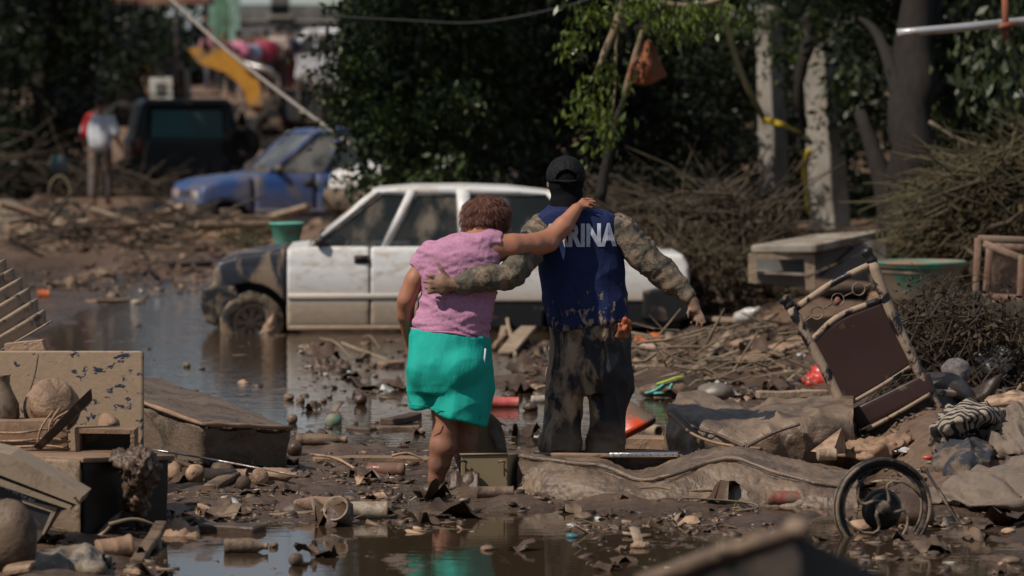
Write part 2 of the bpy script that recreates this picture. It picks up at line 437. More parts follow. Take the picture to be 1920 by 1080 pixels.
def ground_mat():
    m = bpy.data.materials.new('wet_mud'); m.use_nodes = True
    N = m.node_tree.nodes; L = m.node_tree.links; b = N['Principled BSDF']
    g = N.new('ShaderNodeNewGeometry'); sx = N.new('ShaderNodeSeparateXYZ'); L.new(g.outputs['Position'], sx.inputs[0])
    def noise(s, d=8, r=0.65, dist=0):
        n = N.new('ShaderNodeTexNoise'); n.inputs['Scale'].default_value = s; n.inputs['Detail'].default_value = d; n.inputs['Roughness'].default_value = r
        n.inputs['Distortion'].default_value = dist; L.new(g.outputs['Position'], n.inputs['Vector']); return n
    n1 = noise(1.3); n2 = noise(14); n3 = noise(70, 6, 0.75)
    # wetness by height over the water, broken up by noise
    a = N.new('ShaderNodeMath'); a.operation = 'MULTIPLY_ADD'; a.inputs[1].default_value = 0.09; L.new(n1.outputs[0], a.inputs[0]); L.new(sx.outputs[2], a.inputs[2])
    r = N.new('ShaderNodeMapRange'); r.inputs[1].default_value = 0.04; r.inputs[2].default_value = 0.15; L.new(a.outputs[0], r.inputs[0])
    c1 = N.new('ShaderNodeMix'); c1.data_type = 'RGBA'; c1.inputs[6].default_value = (0.066, 0.041, 0.026, 1); c1.inputs[7].default_value = (0.150, 0.092, 0.057, 1); L.new(r.outputs[0], c1.inputs[0])
    c2 = N.new('ShaderNodeMix'); c2.data_type = 'RGBA'; c2.blend_type = 'MULTIPLY'; c2.inputs[0].default_value = 1
    rr = N.new('ShaderNodeMapRange'); rr.inputs[1].default_value = 0.3; rr.inputs[2].default_value = 0.7; rr.inputs[3].default_value = 0.6; rr.inputs[4].default_value = 1.5
    L.new(n2.outputs[0], rr.inputs[0]); L.new(c1.outputs[2], c2.inputs[6]); L.new(rr.outputs[0], c2.inputs[7]); L.new(c2.outputs[2], b.inputs['Base Color'])
    ro = N.new('ShaderNodeMapRange'); ro.inputs[3].default_value = 0.08; ro.inputs[4].default_value = 0.7; L.new(r.outputs[0], ro.inputs[0])
    ra = N.new('ShaderNodeMath'); ra.operation = 'MULTIPLY_ADD'; ra.inputs[1].default_value = 0.20; L.new(n2.outputs[0], ra.inputs[0]); L.new(ro.outputs[0], ra.inputs[2])
    L.new(ra.outputs[0], b.inputs['Roughness'])
    ad = N.new('ShaderNodeMath'); ad.operation = 'MULTIPLY_ADD'; ad.inputs[1].default_value = 2.2; L.new(n2.outputs[0], ad.inputs[0]); L.new(n3.outputs[0], ad.inputs[2])
    bp = N.new('ShaderNodeBump'); bp.inputs['Strength'].default_value = 0.8; bp.inputs['Distance'].default_value = 0.014
    L.new(ad.outputs[0], bp.inputs['Height']); L.new(bp.outputs[0], b.inputs['Normal'])
    return m
def water_mat():
    m = bpy.data.materials.new('flood_water'); m.use_nodes = True
    N = m.node_tree.nodes; L = m.node_tree.links; b = N['Principled BSDF']
    g = N.new('ShaderNodeNewGeometry'); sx = N.new('ShaderNodeSeparateXYZ'); L.new(g.outputs['Position'], sx.inputs[0])
    mp = N.new('ShaderNodeMapping'); mp.inputs['Scale'].default_value = (1.0, 0.42, 1); L.new(g.outputs['Position'], mp.inputs[0])
    n = N.new('ShaderNodeTexNoise'); n.inputs['Scale'].default_value = 2.6; n.inputs['Detail'].default_value = 9; n.inputs['Roughness'].default_value = 0.7; L.new(mp.outputs[0], n.inputs['Vector'])
    # thin skins of floating mud
    sc1 = N.new('ShaderNodeMapRange'); sc1.inputs[1].default_value = 0.58; sc1.inputs[2].default_value = 0.63; L.new(n.outputs[0], sc1.inputs[0])
    c = N.new('ShaderNodeMix'); c.data_type = 'RGBA'; c.inputs[6].default_value = (0.042, 0.027, 0.016, 1); c.inputs[7].default_value = (0.115, 0.074, 0.048, 1)
    L.new(sc1.outputs[0], c.inputs[0]); L.new(c.outputs[2], b.inputs['Base Color'])
    r = N.new('ShaderNodeMapRange'); r.inputs[3].default_value = 0.035; r.inputs[4].default_value = 0.42; L.new(sc1.outputs[0], r.inputs[0]); L.new(r.outputs[0], b.inputs['Roughness'])
    b.inputs['IOR'].default_value = 1.33
    # ripples, rougher out in the open street
    rp = N.new('ShaderNodeTexNoise'); rp.inputs['Scale'].default_value = 7; rp.inputs['Detail'].default_value = 3
    mp2 = N.new('ShaderNodeMapping'); mp2.inputs['Scale'].default_value = (0.5, 1.6, 1); L.new(g.outputs['Position'], mp2.inputs[0]); L.new(mp2.outputs[0], rp.inputs['Vector'])
    k = N.new('ShaderNodeMapRange'); k.inputs[1].default_value = 22; k.inputs[2].default_value = 38; k.inputs[3].default_value = 0.0010; k.inputs[4].default_value = 0.011
    L.new(sx.outputs[1], k.inputs[0])
    bp = N.new('ShaderNodeBump'); bp.inputs['Strength'].default_value = 1.0; L.new(k.outputs[0], bp.inputs['Distance'])
    L.new(rp.outputs[0], bp.inputs['Height']); L.new(bp.outputs[0], b.inputs['Normal'])
    return m
# fan-shaped grid: fine where the photograph looks
uu = np.concatenate([np.linspace(-0.55, -0.15, 40, endpoint=False), np.linspace(-0.15, 0.15, 520), np.linspace(0.15, 0.55, 41)[1:]])
yy = F * CH / np.concatenate([np.linspace(3200, 960, 50, endpoint=False), np.linspace(960, 250, 330, endpoint=False), np.linspace(250, 112, 60, endpoint=False), np.linspace(112, 30, 30)])
XX = yy[:, None] * uu[None, :]; YY = np.repeat(yy[:, None], len(uu), 1)
Hh = height(XX, YY)
V = np.stack([XX.ravel(), YY.ravel(), Hh], 1); nu = len(uu)
jj, ii = np.meshgrid(np.arange(len(yy) - 1), np.arange(nu - 1), indexing='ij')
b0 = (jj * nu + ii).ravel()
GF = np.stack([b0, b0 + 1, b0 + nu + 1, b0 + nu], 1)
MGROUND = ground_mat()
go = bpy.data.objects.new('ground', mesh('ground', V, GF, MGROUND)); COL.objects.link(go); tag(go, kind='structure')
EX = [(-900, -300, -0.4), (900, -300, -0.4), (900, 1500, -0.4), (-900, 1500, -0.4)]
o = bpy.data.objects.new('terrain', mesh('terrain', EX, [(0, 1, 2, 3)], MGROUND)); COL.objects.link(o); tag(o, kind='structure')
o = bpy.data.objects.new('water', mesh('water', [(-40, -10, 0), (40, -10, 0), (40, 75, 0), (-40, 75, 0)], [(0, 1, 2, 3)], water_mat())); COL.objects.link(o); tag(o, kind='structure')

# ------------------------------------------------------------------ shared surfaces
m_dry = mat('dried_mud', PALE, var=0.25, mud=.42, mudcol=(.15, .092, .058), sc_=9, edge=.10, bump=0.8, rough=0.8, bsc=35, mrough=.5)
m_mud = mat('mud', MUD, var=0.3, bump=0.6, rough=0.55, bsc=30, sc2=9)
m_wet = mat('wet_mud_coat', WET, var=0.35, bump=0.7, rough=0.38, bsc=28, sc2=9, spec=0.5)
m_wood = mat('muddy_wood', (0.20, 0.135, 0.085), mud=0.55, mudcol=MUD, stretch=(1, 1, 1), sc_=9, bump=0.5, rough=0.7)
m_wood2 = mat('pale_muddy_wood', (0.33, 0.25, 0.17), mud=0.5, mudcol=(0.27, 0.195, 0.135), sc_=7, bump=0.5)
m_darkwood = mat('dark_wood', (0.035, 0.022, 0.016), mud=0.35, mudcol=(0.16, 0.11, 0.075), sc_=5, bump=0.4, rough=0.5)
m_black = mat('muddy_black', (0.012, 0.012, 0.013), mud=0.28, sc_=5, rough=0.45, bump=0.25)
m_rubber = mat('muddy_rubber', (0.02, 0.019, 0.018), mud=0.52, mudcol=(0.21, 0.15, 0.10), sc_=7, rough=0.7)
m_steel = mat('muddy_steel', (0.45, 0.45, 0.45), mud=0.45, sc_=6, rough=0.3, metal=0.9)
m_rim = mat('muddy_rim', (0.3, 0.28, 0.25), mud=0.8, mudcol=(0.27, 0.195, 0.13), sc_=8, rough=0.5)
m_concrete = mat('concrete', (0.27, 0.25, 0.215), mud=0.25, mudcol=(0.16, 0.13, 0.10), sc_=2.5, bump=0.5, rough=0.85, edge=0.15)
m_bark = mat('bark', (0.017, 0.013, 0.010), stretch=(3, 3, 0.6), bump=0.9, bsc=14, rough=0.9, var=0.45, sc2=6)
m_twig = mat('dead_twigs', (0.19, 0.145, 0.095), var=0.4, bump=0.3, rough=0.85)
m_skin = mat('skin', (0.36, 0.155, 0.090), mud=0.14, bias=(2, .35, .30, -.11), mudcol=(0.13, 0.08, 0.055), sc_=17, var=0.10, rough=0.42, bump=0.15, bsc=90, edge=0.12, spec=0.5, low=(0.24, 0.22, 0.42))
m_skinm = mat('muddy_skin', (0.27, 0.14, 0.088), mud=0.55, mudcol=(0.19, 0.13, 0.09), sc_=22, var=0.15, rough=0.5, bump=0.3, bsc=80, edge=0.12)

# ================================================================== PEOPLE
def K(px, py, Y, dy=0.0): return at(px, py, Y + dy)
def rows_px(rows, Y, k=1.0, shrink=0.0):
    """(py, x_left, x_right, depth offset, half depth) in the photograph -> stacked ellipses"""
    out = []
    for py, xl, xr, cy, b in rows:
        a = at(xl, py, Y); c = at(xr, py, Y)
        out.append((a[2], (a[0] + c[0]) / 2, (c[0] - a[0]) / 2 - shrink, Y + cy, b - shrink))
    return out
def folds(V, sc3, amp, seed, rot=0.0):
    c, s = math.cos(rot), math.sin(rot)
    Q = np.stack([V[:, 0] * c + V[:, 2] * s, V[:, 1], -V[:, 0] * s + V[:, 2] * c], 1) * np.array(sc3)
    n = vn(Q, seed); n2 = vn(Q * 2.1, seed + 5)
    return amp * ((1 - np.abs(n)) ** 2 - 0.45 + 0.35 * n2)

# ---------------- the woman
WY = 20.5
w_root = thing('person', 'person in pink t-shirt and turquoise shorts with one arm laid over the other person', 'person', (at(850, 909, WY)[0], WY, 0.0), group='two people walking away arm in arm')
shirt_rows = rows_px([(426, 885, 928, .05, .05), (434, 868, 938, .04, .075), (441, 846, 942, .03, .095), (450, 822, 943, .02, .11), (460, 803, 944, .01, .12), (475, 791, 943, .0, .13), (495, 785, 940, -.005, .135),
                      (520, 787, 936, -.005, .135), (550, 791, 931, .0, .135), (575, 785, 926, .0, .14), (600, 777, 921, .0, .15), (618, 772, 918, .0, .155), (640, 770, 917, .0, .16)], WY)
def w_body(P):
    d = rows_sdf(P, [(z, cx, a - .014, cy, b - .014) for z, cx, a, cy, b in shirt_rows])
    d = smin(d, rows_sdf(P, rows_px([(610, 780, 912, 0, .13), (680, 776, 912, 0, .14), (735, 795, 900, .02, .09), (748, 805, 890, .03, .07)], WY)), .03)
    d = smin(d, cap(P, K(893, 447, WY, .02), K(906, 412, WY, .09), .058, .052), .03)             # neck
    d = smin(d, ell(P, K(912, 408, WY, .13), (.078, .098, .088)), .02)                           # head, bowed
    d = smin(d, ell(P, K(914, 418, WY, .19), (.060, .060, .080)), .02)                           # face
    d = smin(d, ell(P, K(915, 425, WY, .265), (.012, .02, .015)), .008)                          # nose
    for ex, dy in ((872, .12), (927, .085)): d = smin(d, ell(P, K(ex, 425, WY, dy), (.012, .022, .03)), .006)
    # arm over his shoulder
    d = smin(d, chain(P, [K(922, 466, WY), K(960, 462, WY, .03), K(1000, 460, WY, .12), K(1030, 449, WY, .20), K(1056, 424, WY, .25), K(1081, 392, WY, .30)], [.070, .068, .064, .056, .052, .033], 1, .012), .03)
    d = smin(d, cap(P, K(1016, 462, WY, .15), K(1031, 458, WY, .17), .045, .045), .02)
    # near arm, bent forward
    d = smin(d, chain(P, [K(800, 492, WY), K(778, 525, WY), K(762, 562, WY, .0), K(760, 590, WY, .05), K(768, 640, WY, .16)], [.058, .054, .049, .046, .030], 1, .012), .010)
    # legs
    d = smin(d, chain(P, [K(818, 712, WY), K(836, 775, WY), K(834, 805, WY, -.01), K(831, 835, WY, -.01), K(824, 868, WY, .01), K(818, 895, WY, .03), K(818, 930, WY, .03)], [.078, .072, .064, .071, .056, .041, .042], 1, .02), .03)
    d = smin(d, chain(P, [K(872, 712, WY, .07), K(872, 790, WY, .15), K(873, 825, WY, .16), K(874, 855, WY, .17), K(876, 890, WY, .18), K(876, 925, WY, .19)], [.085, .068, .062, .060, .040, .04], 1, .02), .03)
    return d
def hand(P, d, palm, wrist, fingers, rp, rf, k=.007):
    d = smin(d, cap(P, wrist, palm, rp * .85, rp), .014)
    for pts in fingers: d = smin(d, chain(P, pts, [rf, rf * .95, rf * .8, rf * .7][:len(pts)], 1, .004), k)
    return d
def w_all(P):
    d = w_body(P)
    # right hand lies over his shoulder
    wr = K(1081, 391, WY, .31)
    fing = []
    for i, (bx_, by_, tx, ty, dy) in enumerate([(1092, 378, 1114, 375, .39), (1094, 381, 1118, 379, .365), (1093, 385, 1117, 384, .34), (1091, 389, 1111, 390, .32)]):
        a = K(bx_, by_, WY, dy - .005); c = K(tx, ty, WY, dy); mid = (a + c) / 2 + np.array((0, 0, .010)); fing.append([a, mid, c])
    fing.append([K(1084, 384, WY, .32), K(1092, 373, WY, .36), K(1101, 372, WY, .40)])
    d = hand(P, d, K(1093, 383, WY, .35), wr, fing, .027, .0092)
    # left hand low in front
    wl = K(768, 640, WY, .16)
    d = hand(P, d, K(772, 662, WY, .19), wl, [[K(770 + 3 * i, 668, WY, .17 + .015 * i), K(771 + 3 * i, 680, WY, .18 + .015 * i), K(774 + 3 * i, 690, WY, .2 + .015 * i)] for i in range(4)] + [[K(775, 650, WY, .17), K(783, 662, WY, .2)]], .028, .0095)
    return d
lo = at(735, 935, WY); hi = at(1126, 366, WY)
V, Fq = nets(w_all, (lo[0], WY - .22, -.12), (hi[0] + .02, WY + .50, hi[2] + .02), .011)
V, Fq = ndisp((V, Fq), lambda v: .0016 * fbm(v * 22, 2, 4))
part(w_root, 'body', (V, Fq), m_skin, world=True)
# hair: short, wavy, copper brown
m_hair = mat('copper_hair', (0.19, 0.052, 0.020), var=0.5, sc2=38, bump=0.9, bsc=60, rough=0.38, spec=0.6, stretch=(1, 1, .55), base2=(0.035, 0.012, 0.006))
def w_hair(P):
    d = ell(P, K(911, 405, WY, .12), (.120, .125, .098))
    d = smin(d, ell(P, K(890, 420, WY, .07), (.062, .07, .066)), .03)
    d = smax(d, -(ell(P, K(921, 430, WY, .03), (.020, .06, .036))), .01)
    d = smax(d, -ell(P, K(914, 428, WY, .27), (.075, .10, .09)), .01)
    d = smax(d, (K(0, 439, WY)[2] - P[:, 2]), .02)
    return d
c = K(911, 405, WY, .10)
V, Fq = nets(w_hair, c - (.16, .18, .14), c + (.16, .2, .14), .0075)
V, Fq = ndisp((V, Fq), lambda v: .010 * (1 - 2 * np.abs(vn(v * (24, 24, 30) + fbm(v * 9, 2, 3)[:, None] * 1.2, 7))) + .005 * vn(v * (70, 70, 40) + fbm(v * 12, 2, 5)[:, None] * 2, 2))
hr = np.random.default_rng(3); nn_ = normals(V, Fq); pick = hr.choice(len(V), 4200)
def strands(P0, N0, crown, L0, r0, wav):
    Vs = []; Fs = []
    for i, (p, n) in enumerate(zip(P0, N0)):
        d = p - crown; d = d - n * (d @ n) + hr.normal(size=3) * .012; d[2] -= .02; d /= np.linalg.norm(d) + 1e-9; s = np.cross(d, n); s /= np.linalg.norm(s) + 1e-9
        Lh = L0 * hr.uniform(.6, 1.4); ph = hr.uniform(0, 6); b = len(Vs)
        for j in range(5):
            t = j / 4; c_ = p + n * (.003 + .010 * math.sin(3.1 * t)) + d * Lh * t + s * wav * math.sin(ph + 5 * t)
            w2 = r0 * (1 - .75 * t); Vs += [c_ - s * w2, c_ + n * w2 * .8, c_ + s * w2]
        for j in range(4):
            a = b + 3 * j; Fs += [(a, a + 1, a + 4, a + 3), (a + 1, a + 2, a + 5, a + 4)]
    return np.array(Vs), np.array(Fs)
sV, sF = strands(V[pick], nn_[pick], K(902, 382, WY, .10), .032, .0013, .0035)
part(w_root, 'hair', (np.vstack([V, sV]), np.vstack([Fq, sF + len(V)])), m_hair, world=True)
def m_cloth_fn(name, base, **kw): return mat(name, base, **kw)
m_pink = mat('pink_tshirt', (0.45, 0.22, 0.335), mud=0.12, mudcol=(0.36, 0.20, 0.25), sc_=9, var=0.16, sc2=60, rough=0.85, bump=0.6, bsc=45, spec=0.15)
def w_shirt(P):
    d = rows_sdf(P, shirt_rows)
    x, z = P[:, 0], P[:, 2]
    a = K(774, 500, WY); b = K(792, 514, WY); n = np.array(((b[2] - a[2]), -(b[0] - a[0]))); n /= np.linalg.norm(n)
    d = smin(d, smax(cap(P, K(808, 476, WY), K(783, 510, WY), .066, .060), (x - a[0]) * n[0] + (z - a[2]) * n[1], .004), .02)
    d = smin(d, cap(P, K(912, 462, WY), K(948, 463, WY, .02), .074, .076), .03)
    x, z = P[:, 0], P[:, 2]
    # hem, sleeve mouths and neckline
    a = K(772, 614, WY); b = K(916, 634, WY); n = np.array((b[2] - a[2], -(b[0] - a[0]))); n = n / np.linalg.norm(n)
    d = smax(d, (x - a[0]) * n[0] + (z - a[2]) * n[1], .004)
    a = K(939, 437, WY); b = K(934, 492, WY); n = np.array((-(b[2] - a[2]), (b[0] - a[0]))); n /= np.linalg.norm(n)
    d = smax(d, (x - a[0]) * n[0] + (z - a[2]) * n[1] - .008, .004)
    a = K(774, 500, WY); b = K(792, 514, WY); n = np.array(((b[2] - a[2]), -(b[0] - a[0]))); n /= np.linalg.norm(n)
    low = (x - a[0]) * n[0] + (z - a[2]) * n[1]
    d = smax(d, -cap(P, K(893, 430, WY, .03), K(905, 405, WY, .09), .068), .005)
    # hollow: the inside is left to the body
    return d
V, Fq = nets(w_shirt, (at(745, 0, WY)[0], WY - .25, at(0, 645, WY)[2]), (at(965, 0, WY)[0], WY + .25, at(0, 415, WY)[2]), .0085)
def shirt_disp(v):
    px, py = topx(v[:, 0], v[:, 1], v[:, 2])
    f = folds(v, (4, 5, 20), .014, 3, R(-22)) + folds(v, (8, 6, 34), .006, 8, R(14))
    bot = np.clip((py - 540) / 60, 0, 1)                         # bunched cloth round the waist
    f = f + bot * folds(v, (4, 4, 30), .011, 12, R(8))
    up = np.clip((px - 880) / 50, 0, 1) * np.clip((530 - py) / 60, 0, 1)
    f = f + up * folds(v, (34, 8, 7), .008, 15, R(-20))
    return f * np.clip((py - 432) / 14, 0.2, 1)
part(w_root, 'shirt', ndisp((V, Fq), shirt_disp), m_pink, world=True)
hem = [K(771 + 145 * t, 615.5 + 19 * t + 1.5 * math.sin(9 * t), WY, -.16 * math.sin(math.pi * min(1, max(0, t))) ** .55 - .004) for t in np.linspace(0, 1, 26)]
part(w_root, 'shirt_hem', tube(hem, [.006], 6), mat('pink_hem', (0.52, 0.20, 0.33), var=.1, rough=.9, bump=.2), world=True)
m_teal = mat('turquoise_shorts', (0.012, 0.36, 0.29), mud=0.06, mudcol=(0.05, 0.20, 0.15), sc_=16, var=0.08, sc2=8, rough=0.75, bump=0.55, bsc=26, spec=0.2, stretch=(1.5, 1, .55), edge=.03, bias=(2, .42, .2, -.04))
def w_shorts(P):
    x, z = P[:, 0], P[:, 2]
    up = rows_sdf(P, rows_px([(606, 778, 912, 0, .14), (616, 772, 917, 0, .158), (622, 771, 917, 0, .160), (630, 769, 919, 0, .168), (645, 766, 919, 0, .182), (680, 764, 922, -.01, .20), (715, 764, 924, -.005, .19), (735, 765, 924, .0, .175)], WY))
    l1 = rows_sdf(P, rows_px([(690, 764, 812, .0, .15), (735, 764, 818, .04, .14), (752, 764, 818, .05, .14), (775, 765, 817, .05, .14), (830, 765, 817, .05, .14)], WY))
    l2 = rows_sdf(P, rows_px([(690, 806, 923, .0, .17), (735, 803, 924, -.01, .175), (765, 803, 919, -.015, .175), (780, 803, 916, -.015, .175), (805, 804, 912, -.015, .175), (860, 806, 908, -.015, .175)], WY))
    d = smin(smin(up, l1, .015), l2, .015)
    d = smin(d, ell(P, K(862, 690, WY, -.13), (.125, .105, .105)), .03)
    d = smin(d, ell(P, K(783, 690, WY, -.07), (.050, .08, .10)), .03)
    crease = chain(P, [K(804, 645, WY, -.22), K(795, 672, WY, -.23), K(797, 700, WY, -.235), K(805, 722, WY, -.22), K(808, 742, WY, -.2), K(804, 772, WY, -.19)], [.003, .008, .010, .010, .010, .008])
    d = smax(d, -crease, .018)
    a = K(805, 767.5, WY); b = K(906, 796, WY); n = np.array((b[2] - a[2], -(b[0] - a[0]))); n /= np.linalg.norm(n)
    h2 = (x - a[0]) * n[0] + (z - a[2]) * n[1]
    h1 = K(0, 765.5, WY)[2] - z
    d = smax(d, np.where(x < K(805, 0, WY)[0], h1, h2), .003)
    a = K(772, 618, WY); b = K(916, 636, WY); n = np.array((-(b[2] - a[2]), (b[0] - a[0]))); n /= np.linalg.norm(n)
    d = smax(d, (x - a[0]) * n[0] + (z - a[2]) * n[1] - .012, .003)
    return d
V, Fq = nets(w_shorts, (at(752, 0, WY)[0], WY - .30, at(0, 806, WY)[2]), (at(934, 0, WY)[0], WY + .24, at(0, 600, WY)[2]), .0085)
def shorts_disp(v):
    px, py = topx(v[:, 0], v[:, 1], v[:, 2])
    return folds(v, (8, 7, 1.8), .015, 31) * np.clip((py - 670) / 80, .15, 1) + folds(v, (24, 18, 4), .0035, 33) * np.clip((665 - py) / 35, 0, 1) + folds(v, (6, 5, 9), .010, 35, R(30))
part(w_root, 'shorts', ndisp((V, Fq), shorts_disp), m_teal, world=True)
for pts in ([K(767, 759.5, WY, -.14), K(786, 761, WY, -.15), K(803, 762, WY, -.13)], [K(808, 764, WY, -.16), K(840, 773, WY, -.178), K(875, 783, WY, -.17), K(902, 790, WY, -.12)]):
    part(w_root, 'shorts_hem', tube(spline(pts, 12), [.0028], 5), m_teal, world=True)
part(w_root, 'pocket_label', jit(bx(.012, .006, .085, .002), .003, 30), mat('white_label', (.6, .65, .72), rough=.6, bump=.1), label='small white label at the pocket')
bpy.data.objects['pocket_label'].location = Vector(K(909, 668, WY, -.125)) - w_root.location
bpy.data.objects['pocket_label'].rotation_euler = (0, R(8), R(-35))

# ---------------- the man
MY = 20.95
m_root = thing('person', 'person in black cap and mud-caked navy vest with white letters on the back', 'person', (at(1100, 900, MY)[0], MY, 0.0), group='two people walking away arm in arm')
vest_rows = rows_px([(380, 1030, 1097, .02, .07), (389, 1022, 1112, .01, .10), (395, 1014, 1140, 0, .115), (402, 1007, 1156, 0, .125), (412, 1004, 1163, 0, .13), (430, 1003, 1166, 0, .135), (460, 1004, 1168, 0, .14),
                     (500, 1008, 1171, 0, .14), (540, 1017, 1174, 0, .145), (575, 1024, 1177, 0, .15), (600, 1028, 1177, 0, .155), (625, 1030, 1177, 0, .155)], MY)
def m_body(P):
    d = rows_sdf(P, [(z, cx, a - .035, cy, b - .035) for z, cx, a, cy, b in vest_rows])
    d = smin(d, cap(P, K(1064, 400, MY, .01), K(1062, 360, MY, .02), .075, .070), .03)
    d = smin(d, ell(P, K(1061, 335, MY, .03), (.088, .105, .118)), .02)
    d = smin(d, ell(P, K(1061, 350, MY, .12), (.055, .03, .06)), .02)
    for ex in (1029, 1096): d = smin(d, ell(P, K(ex, 346, MY, .03), (.012, .024, .032)), .006)
    # reaching arm, forearm and hand on her back
    el = K(955, 517, WY, -.07); wr = K(851, 533, WY, -.165)
    d = smin(d, chain(P, [K(1015, 432, MY), K(985, 480, WY, .15), el, K(900, 525, WY, -.15), wr], [.065, .058, .052, .045, .034]), .03)
    pl = K(826, 531, WY, -.168)
    f = []
    for i, (y0, y1, tx) in enumerate([(519, 516, 799), (528, 528, 796), (537, 539, 797), (546, 549, 803)]):
        f.append([K(818, y0, WY, -.17), K(807, (y0 + y1) / 2, WY, -.182), K(tx, y1, WY, -.163)])
    f.append([K(838, 520, WY, -.17), K(828, 505, WY, -.182), K(820, 493, WY, -.165)])
    d = hand(P, d, pl, wr, f, .040, .0125)
    d = smin(d, cap(P, K(830, 524, WY, -.165), K(832, 541, WY, -.165), .036), .012)
    # free arm hanging out to the side
    wr2 = K(1297, 563, MY, -.05)
    d = smin(d, chain(P, [K(1158, 432, MY), K(1205, 478, MY, -.01), K(1242, 511, MY, -.02), K(1270, 536, MY, -.04), wr2], [.075, .068, .058, .045, .031]), .03)
    p2 = K(1303, 580, MY, -.055)
    f = [[K(1301, 586, MY, -.05), K(1301, 598, MY, -.06), K(1296, 606, MY, -.07)], [K(1304, 587, MY, -.06), K(1308, 600, MY, -.075), K(1307, 611, MY, -.08)],
         [K(1308, 586, MY, -.065), K(1314, 601, MY, -.08), K(1317, 614, MY, -.085)], [K(1312, 583, MY, -.07), K(1319, 596, MY, -.085), K(1322, 606, MY, -.09)],
         [K(1296, 574, MY, -.06), K(1290, 586, MY, -.08), K(1291, 596, MY, -.09)]]
    d = hand(P, d, p2, wr2, f, .034, .0105)
    return d
lo = at(785, 640, MY); hi = at(1335, 285, MY)
V, Fq = nets(m_body, (lo[0], WY - .26, lo[2]), (hi[0], MY + .22, hi[2]), .0105)
# legs of the same body continue inside the trousers
def m_legs(P):
    d = rows_sdf(P, rows_px([(590, 1040, 1165, 0, .12), (640, 1042, 1170, 0, .13), (700, 1050, 1165, 0, .12)], MY))
    d = smin(d, chain(P, [K(1070, 690, MY), K(1062, 790, MY), K(1055, 840, MY), K(1052, 905, MY)], [.09, .065, .062, .05]), .03)
    return smin(d, chain(P, [K(1143, 690, MY), K(1140, 790, MY), K(1138, 840, MY), K(1136, 905, MY)], [.09, .065, .062, .05]), .03)
def m_whole(P): return smin(m_body(P), m_legs(P), .03)
V, Fq = nets(m_whole, (lo[0], WY - .26, -.08), (hi[0], MY + .22, hi[2]), .0105)
V, Fq = ndisp((V, Fq), lambda v: .002 * fbm(v * 25, 2, 4))
part(m_root, 'body', (V, Fq), m_skinm, world=True)
m_navy = mat('navy_vest', (0.013, 0.023, 0.082), mud=0.10, bias=(2, 1.05, .28, -.17), mudcol=(0.30, 0.23, 0.165), sc_=20, var=0.35, sc2=5, rough=0.7, bump=0.5, bsc=60, spec=0.2, edge=0.02, stretch=(1.5, 1, .8), detail=10)
def vest(P):
    d = rows_sdf(P, vest_rows)
    x, z = P[:, 0], P[:, 2]
    d = smax(d, -cap(P, K(1063, 372, MY, .02), K(1063, 350, MY, .03), .092), .01)
    d = smax(d, -cap(P, K(1186, 428, MY), K(1180, 475, MY), .030), .008)     # armholes
    d = smax(d, -cap(P, K(986, 440, MY), K(992, 470, MY), .030), .008)
    xs = [at(v, 0, MY)[0] for v in (1020, 1030, 1042, 1056, 1075, 1097, 1130, 1160, 1178, 1190)]
    zs = [at(0, v, MY)[2] for v in (597, 605, 613, 618, 613, 608, 605, 602, 599, 597)]
    return smax(d, np.interp(x, xs, zs) - z, .004)
V, Fq = nets(vest, (at(985, 0, MY)[0], MY - .22, at(0, 628, MY)[2]), (at(1195, 0, MY)[0], MY + .22, at(0, 372, MY)[2]), .0085)
def vest_disp(v):
    px, py = topx(v[:, 0], v[:, 1], v[:, 2])
    low = np.clip((py - 470) / 110, 0, 1)
    return folds(v, (8, 7, 1.5), .024, 61) * low + folds(v, (5, 5, 7), .011, 63, R(25)) + folds(v, (22, 12, 9), .0025, 64)
VV = ndisp((V, Fq), vest_disp)
part(m_root, 'vest', VV, m_navy, world=True)
bvh = BVHTree.FromPolygons([Vector(v) for v in VV[0]], [tuple(int(i) for i in f) for f in VV[1]])
for pts, r in (([K(1163, 404, MY, -.05), K(1172, 440, MY, -.06), K(1172, 480, MY, -.04)], .007),):
    part(m_root, 'armhole_binding', tube(spline(pts, 10), [r], 6), mat('dark_binding', (.02, .02, .03), rough=.7, bump=.1), world=True)
# lettering on the back
def lettering():
    cu = bpy.data.curves.new('t', 'FONT'); cu.body = 'MARINA'; cu.size = 1; cu.extrude = 0; cu.offset = 0.050; cu.resolution_u = 6; cu.space_character = 1.06
    ob = bpy.data.objects.new('t', cu); COL.objects.link(ob)
    dg = bpy.context.evaluated_depsgraph_get(); me = bpy.data.meshes.new_from_object(ob.evaluated_get(dg))
    bm = bmesh.new(); bm.from_mesh(me); bpy.data.objects.remove(ob); bpy.data.curves.remove(cu)
    bmesh.ops.triangulate(bm, faces=bm.faces[:])
    for _ in range(3):
        ed = [e for e in bm.edges if e.calc_length() > .06]
        if ed: bmesh.ops.subdivide_edges(bm, edges=ed, cuts=1, use_grid_fill=False); bmesh.ops.triangulate(bm, faces=[f for f in bm.faces if len(f.verts) > 3])
    xs = [v.co.x for v in bm.verts]; ys = [v.co.y for v in bm.verts]
    x0, x1, y0, y1 = min(xs), max(xs), min(ys), max(ys)
    for v in bm.verts:
        u = (v.co.x - x0) / (x1 - x0); t = (v.co.y - y0) / (y1 - y0)
        p = at(1009 + 148 * u, 464 - 44 * t - 1.5 * u, MY - .16)
        h, n, i, d_ = bvh.ray_cast(Vector((p[0], MY - .5, p[2])), Vector((0, 1, 0)))
        yv = h.y - .0025 if h else MY - .10
        v.co = (p[0], yv, p[2])
    bm.verts.index_update()
    VF = (np.array([v.co[:] for v in bm.verts]), [tuple(v.index for v in f.verts) for f in bm.faces]); bm.free(); return VF
